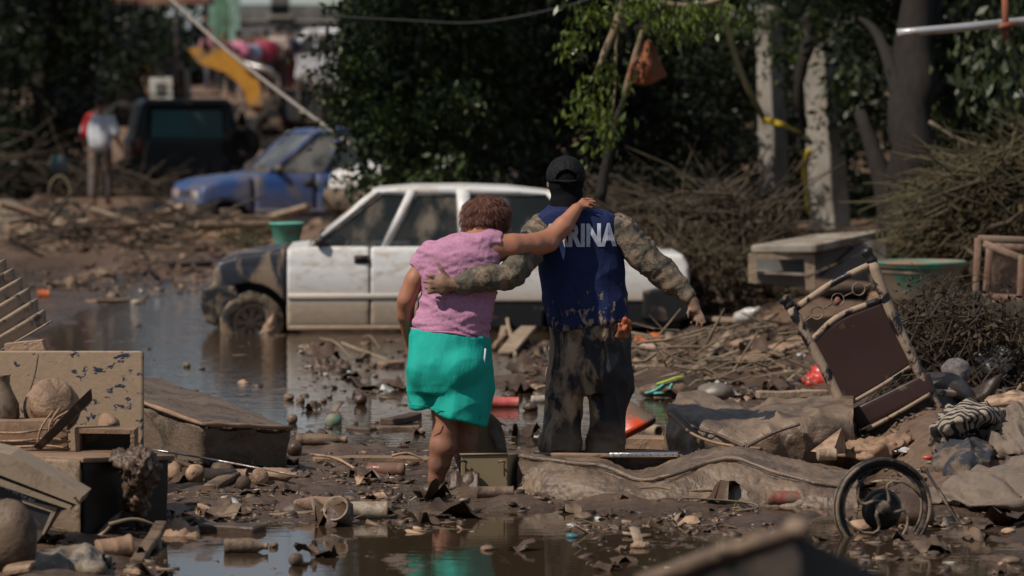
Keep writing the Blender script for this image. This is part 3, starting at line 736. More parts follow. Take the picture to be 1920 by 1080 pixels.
part(m_root, 'lettering', lettering(), mat('worn_white_print', (.50, .53, .62), mud=.16, mudcol=(.12, .12, .2), sc_=34, rough=.7, bump=.15), smooth=False, world=True, label='white block letters MARINA')
m_camo = mat('muddy_camouflage', (0.155, 0.125, 0.088), base2=(0.030, 0.032, 0.026), sc2=17, mud=0.42, mudcol=(0.21, 0.155, 0.105), sc_=11, rough=0.7, bump=0.6, bsc=70, edge=.05)
def sleeves(P):
    d = chain(P, [K(1015, 430, MY), K(986, 478, WY, .15), K(955, 517, WY, -.07), K(905, 523, WY, -.145), K(862, 532, WY, -.16)], [.082, .078, .071, .068, .050])
    d = smin(d, chain(P, [K(1160, 432, MY), K(1203, 477, MY, -.01), K(1242, 511, MY, -.02), K(1266, 533, MY, -.035), K(1291, 557, MY, -.05)], [.090, .086, .076, .060, .043]), .02)
    x, z = P[:, 0], P[:, 2]
    d = smax(d, K(849, 0, WY)[0] - x, .004)
    a = K(1303, 552, MY); b = K(1286, 570, MY); n = np.array((-(b[2] - a[2]), (b[0] - a[0]))); n /= np.linalg.norm(n)
    d = smax(d, (x - a[0]) * n[0] + (z - a[2]) * n[1], .004)
    return d
V, Fq = nets(sleeves, (at(840, 0, WY)[0], WY - .30, at(0, 590, MY)[2]), (at(1320, 0, MY)[0], MY + .15, at(0, 385, MY)[2]), .0095)
V, Fq = ndisp((V, Fq), lambda v: folds(v, (7, 8, 17), .015, 71, R(-55)) + folds(v, (12, 10, 24), .008, 73, R(40)) + folds(v, (30, 20, 26), .002, 72))
part(m_root, 'sleeves', (V, Fq), m_camo, world=True)
m_trs = mat('muddy_trousers', (0.007, 0.008, 0.013), mud=0.40, bias=(0, .41, .12, -.07), mudcol=(0.34, 0.235, 0.150), sc_=5.5, rough=0.55, bump=0.6, bsc=60, edge=.05, stretch=(1.3, 1, .6), low=(0.20, .12, .8), detail=9)
def trs(P):
    up = rows_sdf(P, rows_px([(585, 1040, 1170, 0, .13), (600, 1033, 1176, 0, .135), (640, 1032, 1181, 0, .15), (680, 1030, 1183, 0, .155), (720, 1029, 1182, 0, .15), (738, 1029, 1182, 0, .14)], MY))
    l1 = rows_sdf(P, rows_px([(690, 1029, 1104, 0, .13), (735, 1029, 1099, 0, .125), (780, 1024, 1091, 0, .12), (810, 1018, 1088, 0, .125), (832, 1013, 1087, -.01, .135), (845, 1011, 1088, -.01, .14)], MY))
    l2 = rows_sdf(P, rows_px([(690, 1100, 1183, 0, .13), (735, 1099, 1182, 0, .125), (780, 1104, 1177, 0, .12), (810, 1104, 1173, 0, .12), (845, 1102, 1167, 0, .125), (858, 1102, 1167, 0, .13)], MY))
    d = smin(smin(up, l1, .012), l2, .012)
    return smax(d, -chain(P, [K(1100, 660, MY, -.19), K(1101, 700, MY, -.18), K(1099, 735, MY, -.16)], [.006, .014, .02]), .02)
V, Fq = nets(trs, (at(1000, 0, MY)[0], MY - .24, at(0, 866, MY)[2]), (at(1195, 0, MY)[0], MY + .24, at(0, 575, MY)[2]), .0095)
def trs_d(v):
    px, py = topx(v[:, 0], v[:, 1], v[:, 2])
    return folds(v, (15, 12, 3.5), .019, 81, R(9)) + folds(v, (6, 5, 5), .016, 83, R(-25)) + folds(v, (8, 8, 20), .010, 85) * np.clip((py - 800) / 30, 0, 1)
part(m_root, 'trousers', ndisp((V, Fq), trs_d), m_trs, world=True)
m_knit = mat('black_knit', (0.006, 0.006, 0.007), var=.3, rough=.9, bump=.4, bsc=120, spec=.1)
m_capm = mat('black_cap_cloth', (0.008, 0.009, 0.010), var=.3, rough=.75, bump=.3, bsc=150, spec=.2)
def hood(P):
    d = ell(P, K(1061, 337, MY, .035), (.0985, .114, .124))
    d = smin(d, cap(P, K(1062, 365, MY, .02), K(1063, 392, MY, .01), .086, .098), .02)
    return smax(d, -ell(P, K(1061, 335, MY, .15), (.07, .06, .03)), .005)
c = K(1061, 345, MY, .02)
V, Fq = nets(hood, c - (.15, .16, .20), c + (.15, .18, .15), .008)
V, Fq = ndisp((V, Fq), lambda v: folds(v, (5, 5, 26), .006, 91, R(12)) * (v[:, 2] < K(0, 350, MY)[2]))
part(m_root, 'balaclava', (V, Fq), m_knit, world=True)
def capf(P):
    c = K(1061, 330, MY, .03)
    d = ell(P, c, (.1085, .125, .112))
    d = smax(d, -ell(P, c, (.101, .117, .104)), .003)
    d = smax(d, K(0, 341, MY)[2] - P[:, 2], .004)
    d = smax(d, -(smax(ell(P, K(1063, 337, MY, -.10), (.062, .07, .050)), -(P[:, 2] - K(0, 335.5, MY)[2]), .002)), .004)
    # visor
    v = smax(ell(P, K(1061, 340, MY, .16), (.09, .11, .012)), (MY + .10) - P[:, 1], .004)
    return smin(d, v, .004)
c = K(1061, 325, MY, .05)
V, Fq = nets(capf, c - (.13, .19, .10), c + (.13, .26, .13), .0065)
cp = part(m_root, 'cap', (V, Fq), m_capm, world=True)
V, f_ = ico(.008, 1); part(cp, 'button', (V + K(1060, 292.5, MY, .03), f_), m_capm, world=True)
part(cp, 'strap', tube([K(1043, 338, MY, -.085), K(1062, 341, MY, -.095), K(1082, 338, MY, -.085)], [.009], 6, 8, sq=.4), m_capm, world=True)
# orange work glove stuffed in the back pocket: cuff with bent fingers
m_glove = mat('orange_glove', (0.34, 0.085, 0.030), mud=.35, mudcol=(.24, .14, .09), sc_=16, rough=.6, bump=.4)
gl = thing('work_glove', 'muddy orange work glove stuffed in the back pocket of the dark trousers', 'glove', tuple(K(1168, 630, MY, -.16)))
def glove(P):
    d = chain(P, [K(1162, 630, MY, -.15), K(1166, 612, MY, -.17), K(1172, 599, MY, -.18), K(1179, 604, MY, -.17), K(1180, 618, MY, -.16), K(1174, 630, MY, -.15)], [.014, .013, .012, .012, .012, .012])
    d = smin(d, chain(P, [K(1158, 630, MY, -.16), K(1163, 618, MY, -.185), K(1161, 608, MY, -.19)], [.012, .010, .009]), .004)
    d = smin(d, chain(P, [K(1170, 630, MY, -.16), K(1171, 617, MY, -.19), K(1175, 611, MY, -.19)], [.012, .010, .009]), .004)
    return smin(d, ell(P, K(1166, 630, MY, -.15), (.035, .02, .018)), .01)
c = K(1169, 614, MY, -.165)
part(gl, 'glove_shell', nets(glove, c - (.07, .06, .08), c + (.07, .06, .07), .005), m_glove, world=True)

# ================================================================== VEHICLES
W0 = 214.3; CX0 = 372.0
def lx(px): return (px - CX0) / W0
def lz(py): return CH - (py - 182) / W0
BODY = [(0.0, .30), (0.01, .42), (.09, .44), (.10, .56), (.14, .63), (.30, .685), (.74, .745), (.93, .762), (3.3, .762), (3.77, .72), (4.22, .69), (4.28, .59), (4.29, .42), (4.28, .16), (4.0, .04), (.5, .035), (.06, .12)]
def car_side(z): return 0.80 - 0.10 * np.clip((z - .45) / .32, 0, 1) ** 2 * .5 - .05 * np.clip((.3 - z) / .3, 0, 1) ** 2
def car_shell(x0, x1, z0=-9, z1=9, poly=BODY, arches=((.42, .075, .36), (3.36, .075, .36)), yside=0, wide=.80, edge=.012, inner=None, top=False):
    """one body panel: the shell between two stations"""
    def f(P):
        x, y, z = P.T
        d = smax(poly2(x, z, poly), np.abs(y) - (car_side(z) - .80 + wide), .05)
        # swage line along the doors
        d = d + .004 * np.exp(-((z - lz(500)) / .012) ** 2) * (np.abs(y) > .7)
        for ax_, az, r in arches: d = smax(d, r - np.sqrt((x - ax_) ** 2 + (z - az) ** 2) - 9 * (np.abs(y) < wide - .30), .01)
        d = smax(d, x0 - x, edge); d = smax(d, x - x1, edge); d = smax(d, z0 - z, edge); d = smax(d, z - z1, edge)
        if yside: d = smax(d, wide - .09 + y * 1.0 if yside < 0 else wide - .09 - y, .01)
        return d
    return f
def panel(root, name, f, lo, hi, m, h=.022, label=None):
    return part(root, name, nets(f, lo, hi, h), m, label=label)
def tyre_rim(root, loc, r, wd, mt, mr, steer=0.0, name='wheel', holes=8, dish=.5):
    w_ = bpy.data.objects.new(name, None); COL.objects.link(w_); w_.parent = root; w_.location = loc; w_.rotation_euler = (0, 0, steer)
    pr = [(r * .60, -wd * .40), (r * .70, -wd * .5), (r * .93, -wd * .47), (r, -wd * .36), (r, wd * .36), (r * .93, wd * .47), (r * .70, wd * .5), (r * .60, wd * .40), (r * .60, -wd * .40)]
    v, f = lathe(pr, 40)
    ang = np.arctan2(v[:, 1], v[:, 0]); rr = np.hypot(v[:, 0], v[:, 1]); v[:, :2] *= (1 + .012 * np.sign(np.sin(ang * 30)) * (rr > r * .97))[:, None]
    V = np.stack([v[:, 0], v[:, 2], v[:, 1]], 1)
    part(w_, 'tyre', (V, [q[::-1] for q in f]), mt)
    pr = [(.001, -wd * .10), (r * .13, -wd * .12), (r * .16, -wd * .05), (r * .44, -wd * .16), (r * .50, -wd * .30), (r * .60, -wd * .42), (r * .62, -wd * .36), (r * .62, wd * .3), (.001, wd * .3)]
    v, f = lathe(pr, 32)
    # vent holes in the dish: drop alternate faces of one ring
    keep = [q for i, q in enumerate(f) if not (3 * 32 <= i < 4 * 32 and (i % 4) in (1,) )]
    keep = [q for i, q in enumerate(f) if not (32 * 2 <= i < 32 * 3 and i % 4 == 1)]
    V = np.stack([v[:, 0], v[:, 2], v[:, 1]], 1)
    part(w_, 'rim', (V, [q[::-1] for q in keep]), mr)
    return w_
GLASS = glassmat('muddy_glass', (0.03, 0.036, 0.036), mud=.30, op=.55, mudcol=(.20, .165, .125), sc_=3.2, stretch=(1.4, 1, .8))
m_int = mat('car_interior', (0.03, 0.028, 0.026), mud=.5, mudcol=(.12, .09, .065), sc_=4, bump=.2)
m_trim = mat('dark_trim', (0.015, 0.015, 0.016), mud=.45, mudcol=(.16, .115, .08), sc_=6, bump=.2, rough=.5)
m_flank = mat('black_flank', (.008, .008, .009), mud=.12, mudcol=(.10, .07, .05), rough=.5, bump=.2)
def car(name, label, loc, rot, paint, fender, fenderlabel=None, scale=1.0, glass=GLASS, group=None, h=.022, steer=.3, lower=None):
    root = thing(name, label, 'car', loc, (0, 0, rot), group); root.scale = (scale,) * 3
    ylo, yhi = -.86, .86
    def P_(nm, x0, x1, m, lab=None, **kw): panel(root, nm, car_shell(x0, x1, **kw), (x0 - .05, ylo, -.05), (x1 + .05, yhi, .84), m, h, lab)
    P_('front_fender', .075, lx(529), fender, fenderlabel)
    def bump_f(x0, x1, pl):
        def f(P):
            x, y, z = P.T
            return smax(smax(poly2(x, z, pl), np.abs(y) - .81, .05), -(x - x1) if x1 < 1 else -(x0 - x) * 0 - 9, .01)
        return f
    bp_ = [(-.02, .26), (.0, .40), (.10, .43), (.30, .42), (.34, .30), (.12, .06), (.03, .10)]
    def fb(P): return smax(poly2(P[:, 0], P[:, 2], bp_), np.abs(P[:, 1]) - .82, .04)
    panel(root, 'front_bumper', fb, (-.08, -.88, 0), (.42, .88, .5), m_trim, h)
    rb = [(4.10, .42), (4.32, .40), (4.33, .14), (4.1, .06), (3.85, .12), (3.86, .38)]
    def fr(P): return smax(poly2(P[:, 0], P[:, 2], rb), np.abs(P[:, 1]) - .82, .04)
    panel(root, 'rear_bumper', fr, (3.8, -.88, 0), (4.4, .88, .5), m_black, h)
    P_('front_door', lx(531), lx(686), paint, arches=())
    P_('rear_door', lx(688), lx(884), paint, arches=((3.36, .075, .36),))
    P_('rear_quarter', lx(886), 4.28, paint, z0=.27)
    # black sill and lower flank behind the doors
    def sk(P):
        x, y, z = P.T
        d = np.maximum(np.maximum(np.abs(y) - .785, np.abs(z - .16) - .125), np.maximum(lx(888) - x, x - 4.2))
        return smax(d, .37 - np.sqrt((x - 3.36) ** 2 + (z - .075) ** 2) - 9 * (np.abs(y) < .45), .01)
    panel(root, 'lower_flank', sk, (2.3, -.85, 0), (4.3, .85, .35), m_flank, h)
    for s in (-1, 1):
        part(root, 'sill', bx(1.75, .05, .045, .01, (1.62, s * .76, .045)), m_rim)
        part(root, 'side_moulding', bx(1.62, .022, .05, .008, (1.56, s * .803, lz(556))), paint)
    # roof and pillars
    rp = [(1.46, 1.235), (1.55, 1.262), (1.85, 1.285), (2.3, 1.290), (2.7, 1.275), (3.05, 1.235), (3.12, 1.20), (3.0, 1.195), (1.5, 1.20)]
    def rf(P): return smax(poly2(P[:, 0], P[:, 2], rp), np.abs(P[:, 1]) - .60, .06)
    panel(root, 'roof', rf, (1.38, -.68, 1.13), (3.2, .68, 1.34), paint, h)
    def pil(a, b, wd, s):
        a = np.array(a); b = np.array(b)
        ya = .725; yb = .615
        q = []
        for (x, z), y in ((a, ya), (b, yb)):
            for dx, dy in ((-wd / 2, 0), (wd / 2, 0), (wd / 2, -.04), (-wd / 2, -.04)): q.append((x + dx, s * (y + dy), z))
        return q, [(0, 1, 5, 4), (1, 2, 6, 5), (2, 3, 7, 6), (3, 0, 4, 7), (4, 5, 6, 7), (3, 2, 1, 0)]
    for s in (-1, 1):
        for a, b, wd in (((.93, .75), (1.53, 1.235), .055), ((1.60, .75), (1.84, 1.25), .075), ((2.31, .75), (2.29, 1.255), .115), ((3.47, .75), (3.07, 1.23), .12)):
            v, f = pil(a, b, wd, s)
            part(root, 'pillar', (np.array(v), [q if s > 0 else q[::-1] for q in f]), paint)
        for pts in (((.99, .765), (1.565, .765), (1.80, 1.195), (1.57, 1.21)), ((1.64, .765), (2.25, .765), (2.235, 1.205), (1.88, 1.205)), ((2.37, .765), (3.40, .765), (3.02, 1.20), (2.35, 1.205))):
            q = [(x, s * (.71 - .105 * (z - .76) / .45), z) for x, z in pts]
            part(root, 'side_window', (np.array(q), [(0, 1, 2, 3)] if s < 0 else [(3, 2, 1, 0)]), glass, smooth=False)
            # black rubber seal round the pane
            qq = [np.array(p) + np.array((0, s * .006, 0)) for p in q]
            part(root, 'window_seal', tube(np.array(qq), [.009], 5, closed=True), m_trim)
    part(root, 'windscreen', (np.array([(.96, -.69, .765), (.96, .69, .765), (1.52, .59, 1.225), (1.52, -.59, 1.225)]), [(3, 2, 1, 0)]), glass, smooth=False)
    part(root, 'rear_window', (np.array([(3.46, -.68, .765), (3.46, .68, .765), (3.07, .59, 1.22), (3.07, -.59, 1.22)]), [(0, 1, 2, 3)]), glass, smooth=False)
    part(root, 'wiper', tube([(.95, -.3, .79), (1.02, .1, .85), (1.05, .3, .875)], [.007], 5), m_trim)
    # interior: dashboard and seats
    part(root, 'dashboard', bx(.3, 1.25, .12, .03, (1.08, 0, .75)), m_int)
    for y in (-.34, .34):
        part(root, 'seat', join([bx(.16, .44, .50, .05, (2.02, y, .80)), bx(.10, .24, .14, .04, (2.05, y, 1.10))]), m_int)
    part(root, 'rear_seat', bx(.18, 1.2, .42, .05, (2.95, 0, .80)), m_int)
    st = tube([(1.32 + .06 * math.sin(a), -.34 + .18 * math.cos(a), .86 + .17 * math.sin(a)) for a in np.linspace(0, 2 * math.pi, 20, endpoint=False)], [.014], 6, closed=True)
    part(root, 'steering_wheel', st, m_trim)
    for s in (-1, 1):
        hd = bpy.data.objects.new('door_mirror', None); COL.objects.link(hd); hd.parent = root; hd.location = (1.03, s * .77, .81)
        part(hd, 'mirror_shell', bx(.09, .13, .10, .03), m_trim)
        for hx in (lx(672), lx(870)):
            part(root, 'door_handle', join([bx(.135, .02, .075, .012, (hx, s * .788, lz(487))), bx(.10, .03, .02, .006, (hx - .005, s * .802, lz(484)))]), m_trim)
        part(root, 'headlight', bx(.05, .38, .13, .02, (.115, s * .52, .50)), mat('lamp_glass', (.35, .35, .33), mud=.5, rough=.15, bump=.1))
        part(root, 'tail_light', join([bx(.05, .34, .14, .02, (4.265, s * .55, .50)), bx(.14, .03, .14, .01, (4.20, s * .775, .50))]), mat('tail_lens', (.45, .42, .40), mud=.4, rough=.2, bump=.1))
    part(root, 'grille', join([bx(.03, .6, .012, .003, (.10, 0, .46 + .03 * i)) for i in range(4)]), m_trim)
    for x, yv, st_ in ((.42, -.70, steer), (.42, .70, steer), (3.36, -.70, 0), (3.36, .70, 0)):
        tyre_rim(root, (x, yv, .085), .285, .19, m_rubber, m_rim, st_)
    return root
m_white = mat('white_car_paint', (0.66, 0.66, 0.645), mud=.28, mudcol=(.40, .31, .225), sc_=5.5, rough=.32, bump=.04, var=.04, edge=.12, stretch=(1.0, 1, 2.2), low=(.36, .12, .95), spec=.5)
m_blackp = mat('dark_car_paint', (0.022, 0.024, 0.034), mud=.40, mudcol=(.21, .155, .105), sc_=2.8, rough=.4, bump=.15, var=.2, stretch=(2.2, 1, .55), edge=.05, spec=.4)
white = car('white_car', 'white saloon car with one dark mud-streaked front fender sunk to the sills in water', (at(372, 0, 33.6)[0], 33.6 + .8, 0), R(1.5), m_white, m_blackp, 'black mud-streaked front fender', steer=R(14))
part(white, 'cloth_rag', ndisp(loft([[(.52, -.86, .0), (.58, -.90, .02), (.66, -.86, .0)], [(.54, -.86, .07), (.60, -.89, .09), (.66, -.85, .07)], [(.60, -.85, .15), (.63, -.87, .19), (.655, -.84, .16)]], 10, 10, thick=.012), lambda v: .010 * vn(v * 26, 3)), m_dry, label='muddy rag caught on the front wheel')
m_blue = mat('blue_car_paint', (0.022, 0.066, 0.21), mud=.42, mudcol=(.12, .10, .09), sc_=2.6, rough=.35, bump=.1, var=.15, edge=.12, low=(.62, .22, .95), spec=.5)
gl2 = glassmat('dusty_glass', (0.05, 0.06, 0.065), mud=.45, op=.8, mudcol=(.22, .21, .19), sc_=2)
bl = car('blue_car', 'blue saloon car caked in mud along its nose and flank behind the white car', (at(322, 0, 53.5)[0], 54.2, hz(-5.5, 54) + .0), R(17), m_blue, m_blue, scale=1.21, glass=gl2, h=.04, steer=0)
bl.location.z = at(0, 447, 54)[2]
wc = car('white_hatchback', 'small white car with only its nose showing before the tail of the blue car', (at(690, 0, 50)[0], 50.4, at(0, 412, 50)[2]), R(56), m_white, m_white, scale=.95, glass=gl2, h=.045, steer=0)

def rectbar(a, b, w_, t):
    """bar of rectangular section between two points (local)"""
    a = np.array(a, float); b = np.array(b, float); d = b - a; L_ = np.linalg.norm(d)
    q = Vector(d).to_track_quat('X', 'Z'); v, f = bx(L_, w_, t, min(w_, t) * .12)
    return v @ np.array(q.to_matrix()).T + (a + b) / 2, f
# dark off-roader seen from the rear
YV = 68; S = F / YV
vx = at(350, 0, YV)[0]; vz = at(0, 372, YV)[2]
m_drub = mat('dark_rubber', (.014, .013, .012), mud=.35, mudcol=(.06, .045, .032), sc_=4, rough=.8)
van = thing('dark_offroader', 'dark green off-roader with a wide teal rear window beside the blue car', 'car', (vx, YV, vz), (0, 0, R(8)))
m_vang = mat('dark_green_paint', (0.012, 0.020, 0.020), mud=.35, mudcol=(.05, .045, .04), sc_=2, rough=.4, bump=.1)
vb = [(-1.0, .35), (-1.0, 1.0), (-.92, 1.12), (-.80, 1.68), (-.70, 1.76), (.70, 1.76), (.80, 1.68), (.92, 1.12), (1.0, 1.0), (1.0, .35)]
def vf(P):
    d = smax(poly2(P[:, 0], P[:, 2], vb), np.maximum(-P[:, 1], P[:, 1] - 3.6), .08)
    d = smax(d, -smax(np.maximum(np.abs(P[:, 0] - .0) - .66, np.abs(P[:, 2] - 1.33) - .27), P[:, 1] - .08, .02), .03)
    for s in (-1, 1): d = smax(d, -(np.maximum(np.abs(P[:, 0] - s * .98) - .17, np.maximum(np.abs(P[:, 1] - .8) - .42, P[:, 2] - .75))), .05)
    return d
part(van, 'body', nets(vf, (-1.1, -.1, .3), (1.1, 3.7, 1.85), .05), m_vang)
m_teal_glass = glassmat('teal_glass', (0.07, 0.19, 0.20), mud=.3, op=.95, mudcol=(.10, .15, .15), sc_=1.5)
part(van, 'rear_window', (np.array([(-.64, .05, 1.08), (.64, .05, 1.08), (.60, .07, 1.58), (-.60, .07, 1.58)]), [(0, 1, 2, 3)]), m_teal_glass, smooth=False)
part(van, 'bumper', bx(1.9, .2, .2, .04, (0, -.06, .48)), m_trim)
for s in (-1, 1):
    part(van, 'tail_light', bx(.14, .06, .32, .02, (s * .86, .0, .92)), mat('red_lens', (.18, .02, .02), mud=.4, rough=.3, bump=.1))
    tyre_rim(van, (s * .82, .8, .36), .36, .24, m_drub, m_drub, R(90) * 0)
    tyre_rim(van, (s * .82, 3.0, .36), .36, .24, m_drub, m_drub, 0)
tyre_rim(van, (.95, -.12, .95), .33, .2, m_drub, m_drub, 0, name='spare_wheel')
part(van, 'roof_rack', join([tube([(-.6, y, 1.84), (.6, y, 1.84)], [.02], 6) for y in (.4, 1.2, 2.0, 2.8)] + [tube([(x, .3, 1.84), (x, 2.9, 1.84)], [.02], 6) for x in (-.6, .6)]), m_trim)
# yellow backhoe
m_dk = mat('dark_steel_paint', (0.035, 0.037, 0.042), mud=.3, mudcol=(.09, .08, .07), sc_=1.5, rough=.5, bump=.1)
YB = 86
def B(px, py, dy=0): return at(px, py, YB + dy)
bz = at(0, 260, YB)[2]
bh = thing('backhoe', 'yellow backhoe with its arm folded behind the dark off-roader', 'excavator', (B(300, 0)[0], YB, bz))
m_yel = mat('yellow_machine_paint', (0.52, 0.25, 0.035), mud=.35, mudcol=(.22, .15, .09), sc_=1.8, rough=.45, bump=.15)
def slab2(pts, w_, Y, dy=0):
    fr = [at(x, y, Y + dy) for x, y in pts]; n = len(fr)
    V = fr + [p + np.array((0, w_, 0)) for p in fr]
    ar = sum(pts[i][0] * pts[(i + 1) % n][1] - pts[(i + 1) % n][0] * pts[i][1] for i in range(n))
    Fo = [tuple(range(n)), tuple(range(2 * n - 1, n - 1, -1))] + [(i, i + n, (i + 1) % n + n, (i + 1) % n) for i in range(n)]
    if ar > 0: Fo = [q[::-1] for q in Fo]
    return np.array(V), Fo
part(bh, 'boom', slab2([(352, 92), (392, 84), (440, 100), (478, 130), (494, 190), (488, 218), (470, 205), (452, 160), (420, 135), (372, 118)], .4, YB), m_yel, world=True, smooth=False)
part(bh, 'dipper_arm', slab2([(255, 110), (280, 120), (300, 170), (345, 205), (330, 218), (282, 185), (262, 150)], .35, YB, .4), m_yel, world=True, smooth=False)
part(bh, 'hydraulic_ram', tube([B(455, 118, -.1), B(505, 132, -.1), B(520, 150, -.1)], [.07], 8), m_steel, world=True)
part(bh, 'bucket', nets(lambda P: smax(smax(np.abs(cap(P, B(478, 232, -.3), B(478, 232, .7), .42)) - .05, P[:, 2] - B(0, 222)[2] - .3, .02), np.abs(P[:, 1] - YB - .2) - .5, .02), B(430, 290, -.6), B(530, 190, 1.1), .06), m_trim, world=True)
for a, b in (((330, 0), (334, 160)), ((386, -60), (384, 92)), ((240, 0), (236, 150)), ((200, -10), (205, 140))):
    part(bh, 'cab_post', rectbar(B(*a) - np.array(bh.location), B(*b) - np.array(bh.location), .12, .12), m_black)
part(bh, 'cab_roof', slab2([(195, -8), (390, -8), (392, 6), (198, 8)], 1.8, YB, -.1), mat('roof_red', (.16, .06, .05), mud=.5, rough=.6), world=True, smooth=False)
part(bh, 'engine_house', slab2([(190, 150), (345, 130), (350, 215), (190, 225)], 1.6, YB, 1.2), m_black, world=True, smooth=False)
part(bh, 'cab_panel', slab2([(196, 110), (334, 112), (338, 150), (198, 150)], 1.2, YB, .9), m_dk, world=True, smooth=False)
for px in (235, 420): tyre_rim(bh, tuple(B(px, 232, .3) - np.array(bh.location)), .5, .4, m_drub, m_drub)
# sign box on a post
sg = thing('sign_box', 'small white sign board with a dark emblem above the off-roader', 'sign', tuple(at(303, 215, 72)))
part(sg, 'board', slab2([(279, 146), (322, 144), (324, 186), (281, 188)], .08, 72), mat('sign_white', (.55, .55, .5), mud=.3, rough=.6), world=True, smooth=False)
part(sg, 'emblem', slab2([(292, 156), (308, 155), (310, 176), (294, 178)], .02, 72, -.025), mat('sign_dark', (.12, .11, .10), rough=.6), world=True, smooth=False)
part(sg, 'post', tube([at(302, 188, 72.04), at(303, 215, 72.04)], [.04], 6), m_black, world=True)
# tipper truck body
YT = 78
tk = thing('tipper_truck', 'dark tipper truck with a high steel load bed behind the blue car', 'truck', tuple(at(590, 262, YT)))

part(tk, 'load_bed', slab2([(508, 168), (700, 170), (694, 222), (520, 226)], 2.2, YT), m_dk, world=True, smooth=False)
part(tk, 'bed_rim', slab2([(504, 163), (704, 165), (704, 172), (504, 170)], 2.3, YT, -.05), m_trim, world=True, smooth=False)
for px in (522, 560, 600, 640, 678): part(tk, 'bed_rib', rectbar(at(px, 170, YT - .04) - np.array(tk.location), at(px - (px > 600) * 2 + 3, 224, YT - .04) - np.array(tk.location), .08, .09), m_trim)
part(tk, 'chassis', slab2([(480, 228), (700, 226), (700, 240), (480, 242)], 1.6, YT, .3), m_black, world=True, smooth=False)
part(tk, 'tail_flap', slab2([(496, 186), (512, 182), (530, 232), (506, 238)], .12, YT, -.2), m_trim, world=True, smooth=False)
for px in (512, 640, 690): tyre_rim(tk, tuple(at(px, 245, YT + .4) - np.array(tk.location)), .45, .3, m_drub, m_drub)
# white pickup above the bank
YP = 96
pk = thing('white_van', 'white van parked on the bank beside the group of people', 'van', tuple(at(600, 172, YP)))
m_wv = mat('dusty_white_paint', (.55, .57, .60), mud=.15, mudcol=(.3, .28, .26), sc_=1.5, rough=.4, bump=.05)
def vanf(P):
    px, py = topx(P[:, 0], np.full(len(P), YP), P[:, 2])
    d2 = poly2(px, py, [(548, 110), (556, 72), (574, 54), (690, 50), (700, 60), (700, 158), (585, 160), (552, 148)]) / (F / YP)
    return smax(d2, np.maximum(YP - P[:, 1], P[:, 1] - YP - 1.9), .08)
part(pk, 'body', nets(vanf, at(536, 172, YP) - (0, .2, 0), at(714, 40, YP) + (0, 2.2, 0), .06), m_wv, world=True)
m_dg = glassmat('dark_glass', (.04, .045, .05), mud=.2, op=.95)
for pts in ([(560, 82), (578, 64), (588, 64), (586, 96), (558, 98)], [(596, 64), (628, 63), (628, 96), (594, 98)], [(638, 63), (686, 62), (688, 96), (638, 97)]):
    part(pk, 'side_window', slab2(pts, .03, YP, -.03), m_dg, world=True, smooth=False)
part(pk, 'bumper', slab2([(548, 146), (580, 156), (580, 166), (548, 156)], .1, YP, -.08), m_trim, world=True, smooth=False)
for px in (580, 672): tyre_rim(pk, tuple(at(px, 158, YP + .1) - np.array(pk.location)), .33, .22, m_rubber, m_rim)

# ================================================================== FAR PEOPLE: one continuous body each, clothes as parts
def figure_sdf(P, H=1.7, arm=0.0, lean=0.0, fat=1.0, stride=.08, grow=0.0, what='body'):
    s = H / 1.7; g = grow
    Q = P / s; Q = Q - np.outer(np.clip(Q[:, 2] - .9, 0, 1) * lean, (0, 1, 0))
    if what == 'shirt':
        d = smin(ell(Q, (0, 0, 1.20), (.19 * fat + g, .125 + g, .30)), ell(Q, (0, 0, 1.02), (.17 * fat + g, .13 + g, .20)), .05)
        for sd in (-1, 1): d = smin(d, cap(Q, (sd * .17, 0, 1.38), (sd * (.25 + .03 * arm), -.02 * arm, 1.17), .075 + g, .065 + g), .04)
        return np.maximum(smax(d, .86 - Q[:, 2], .01), Q[:, 2] - 1.44) * s
    if what == 'pants':
        d = ell(Q, (0, 0, .90), (.17 * fat + g, .13 + g, .13))
        for sd in (-1, 1): d = smin(d, chain(Q, [(sd * .09, 0, .85), (sd * .095, -.02 + stride * sd, .48), (sd * .10, stride * sd, .14)], [.095 + g, .07 + g, .06 + g]), .03)
        return np.maximum(d, .14 - Q[:, 2]) * s
    d = smin(ell(Q, (0, 0, 1.2), (.165 * fat, .10, .28)), ell(Q, (0, 0, .93), (.15 * fat, .11, .16)), .06)
    d = smin(d, cap(Q, (0, 0, 1.4), (0, -.01, 1.52), .055, .05), .03); d = smin(d, ell(Q, (0, -.02, 1.60), (.075, .095, .108)), .02)
    d = smin(d, ell(Q, (0, -.115, 1.585), (.012, .018, .016)), .01)
    for sd in (-1, 1):
        hx = sd * (.27 + .10 * arm); hy = -.12 - .16 * arm
        d = smin(d, chain(Q, [(sd * .17, 0, 1.38), (sd * (.24 + .05 * arm), .01, 1.12), (hx, hy, .88 + .22 * arm)], [.055, .042, .028]), .03)
        for k in range(4): d = smin(d, cap(Q, (hx, hy - .01 + .014 * k, .86 + .22 * arm), (hx, hy - .03 + .018 * k, .77 + .22 * arm), .011, .008), .008)
        d = smin(d, cap(Q, (hx, hy - .02, .87 + .22 * arm), (hx - sd * .03, hy - .05, .81 + .22 * arm), .012, .009), .008)
        d = smin(d, chain(Q, [(sd * .09, 0, .86), (sd * .095, -.02 + stride * sd, .48), (sd * .10, stride * sd, .07)], [.085, .058, .040]), .03)
        d = smin(d, cap(Q, (sd * .10, stride * sd, .045), (sd * .11, stride * sd - .16, .035), .045, .035), .02)
    return d * s
_fig = {}
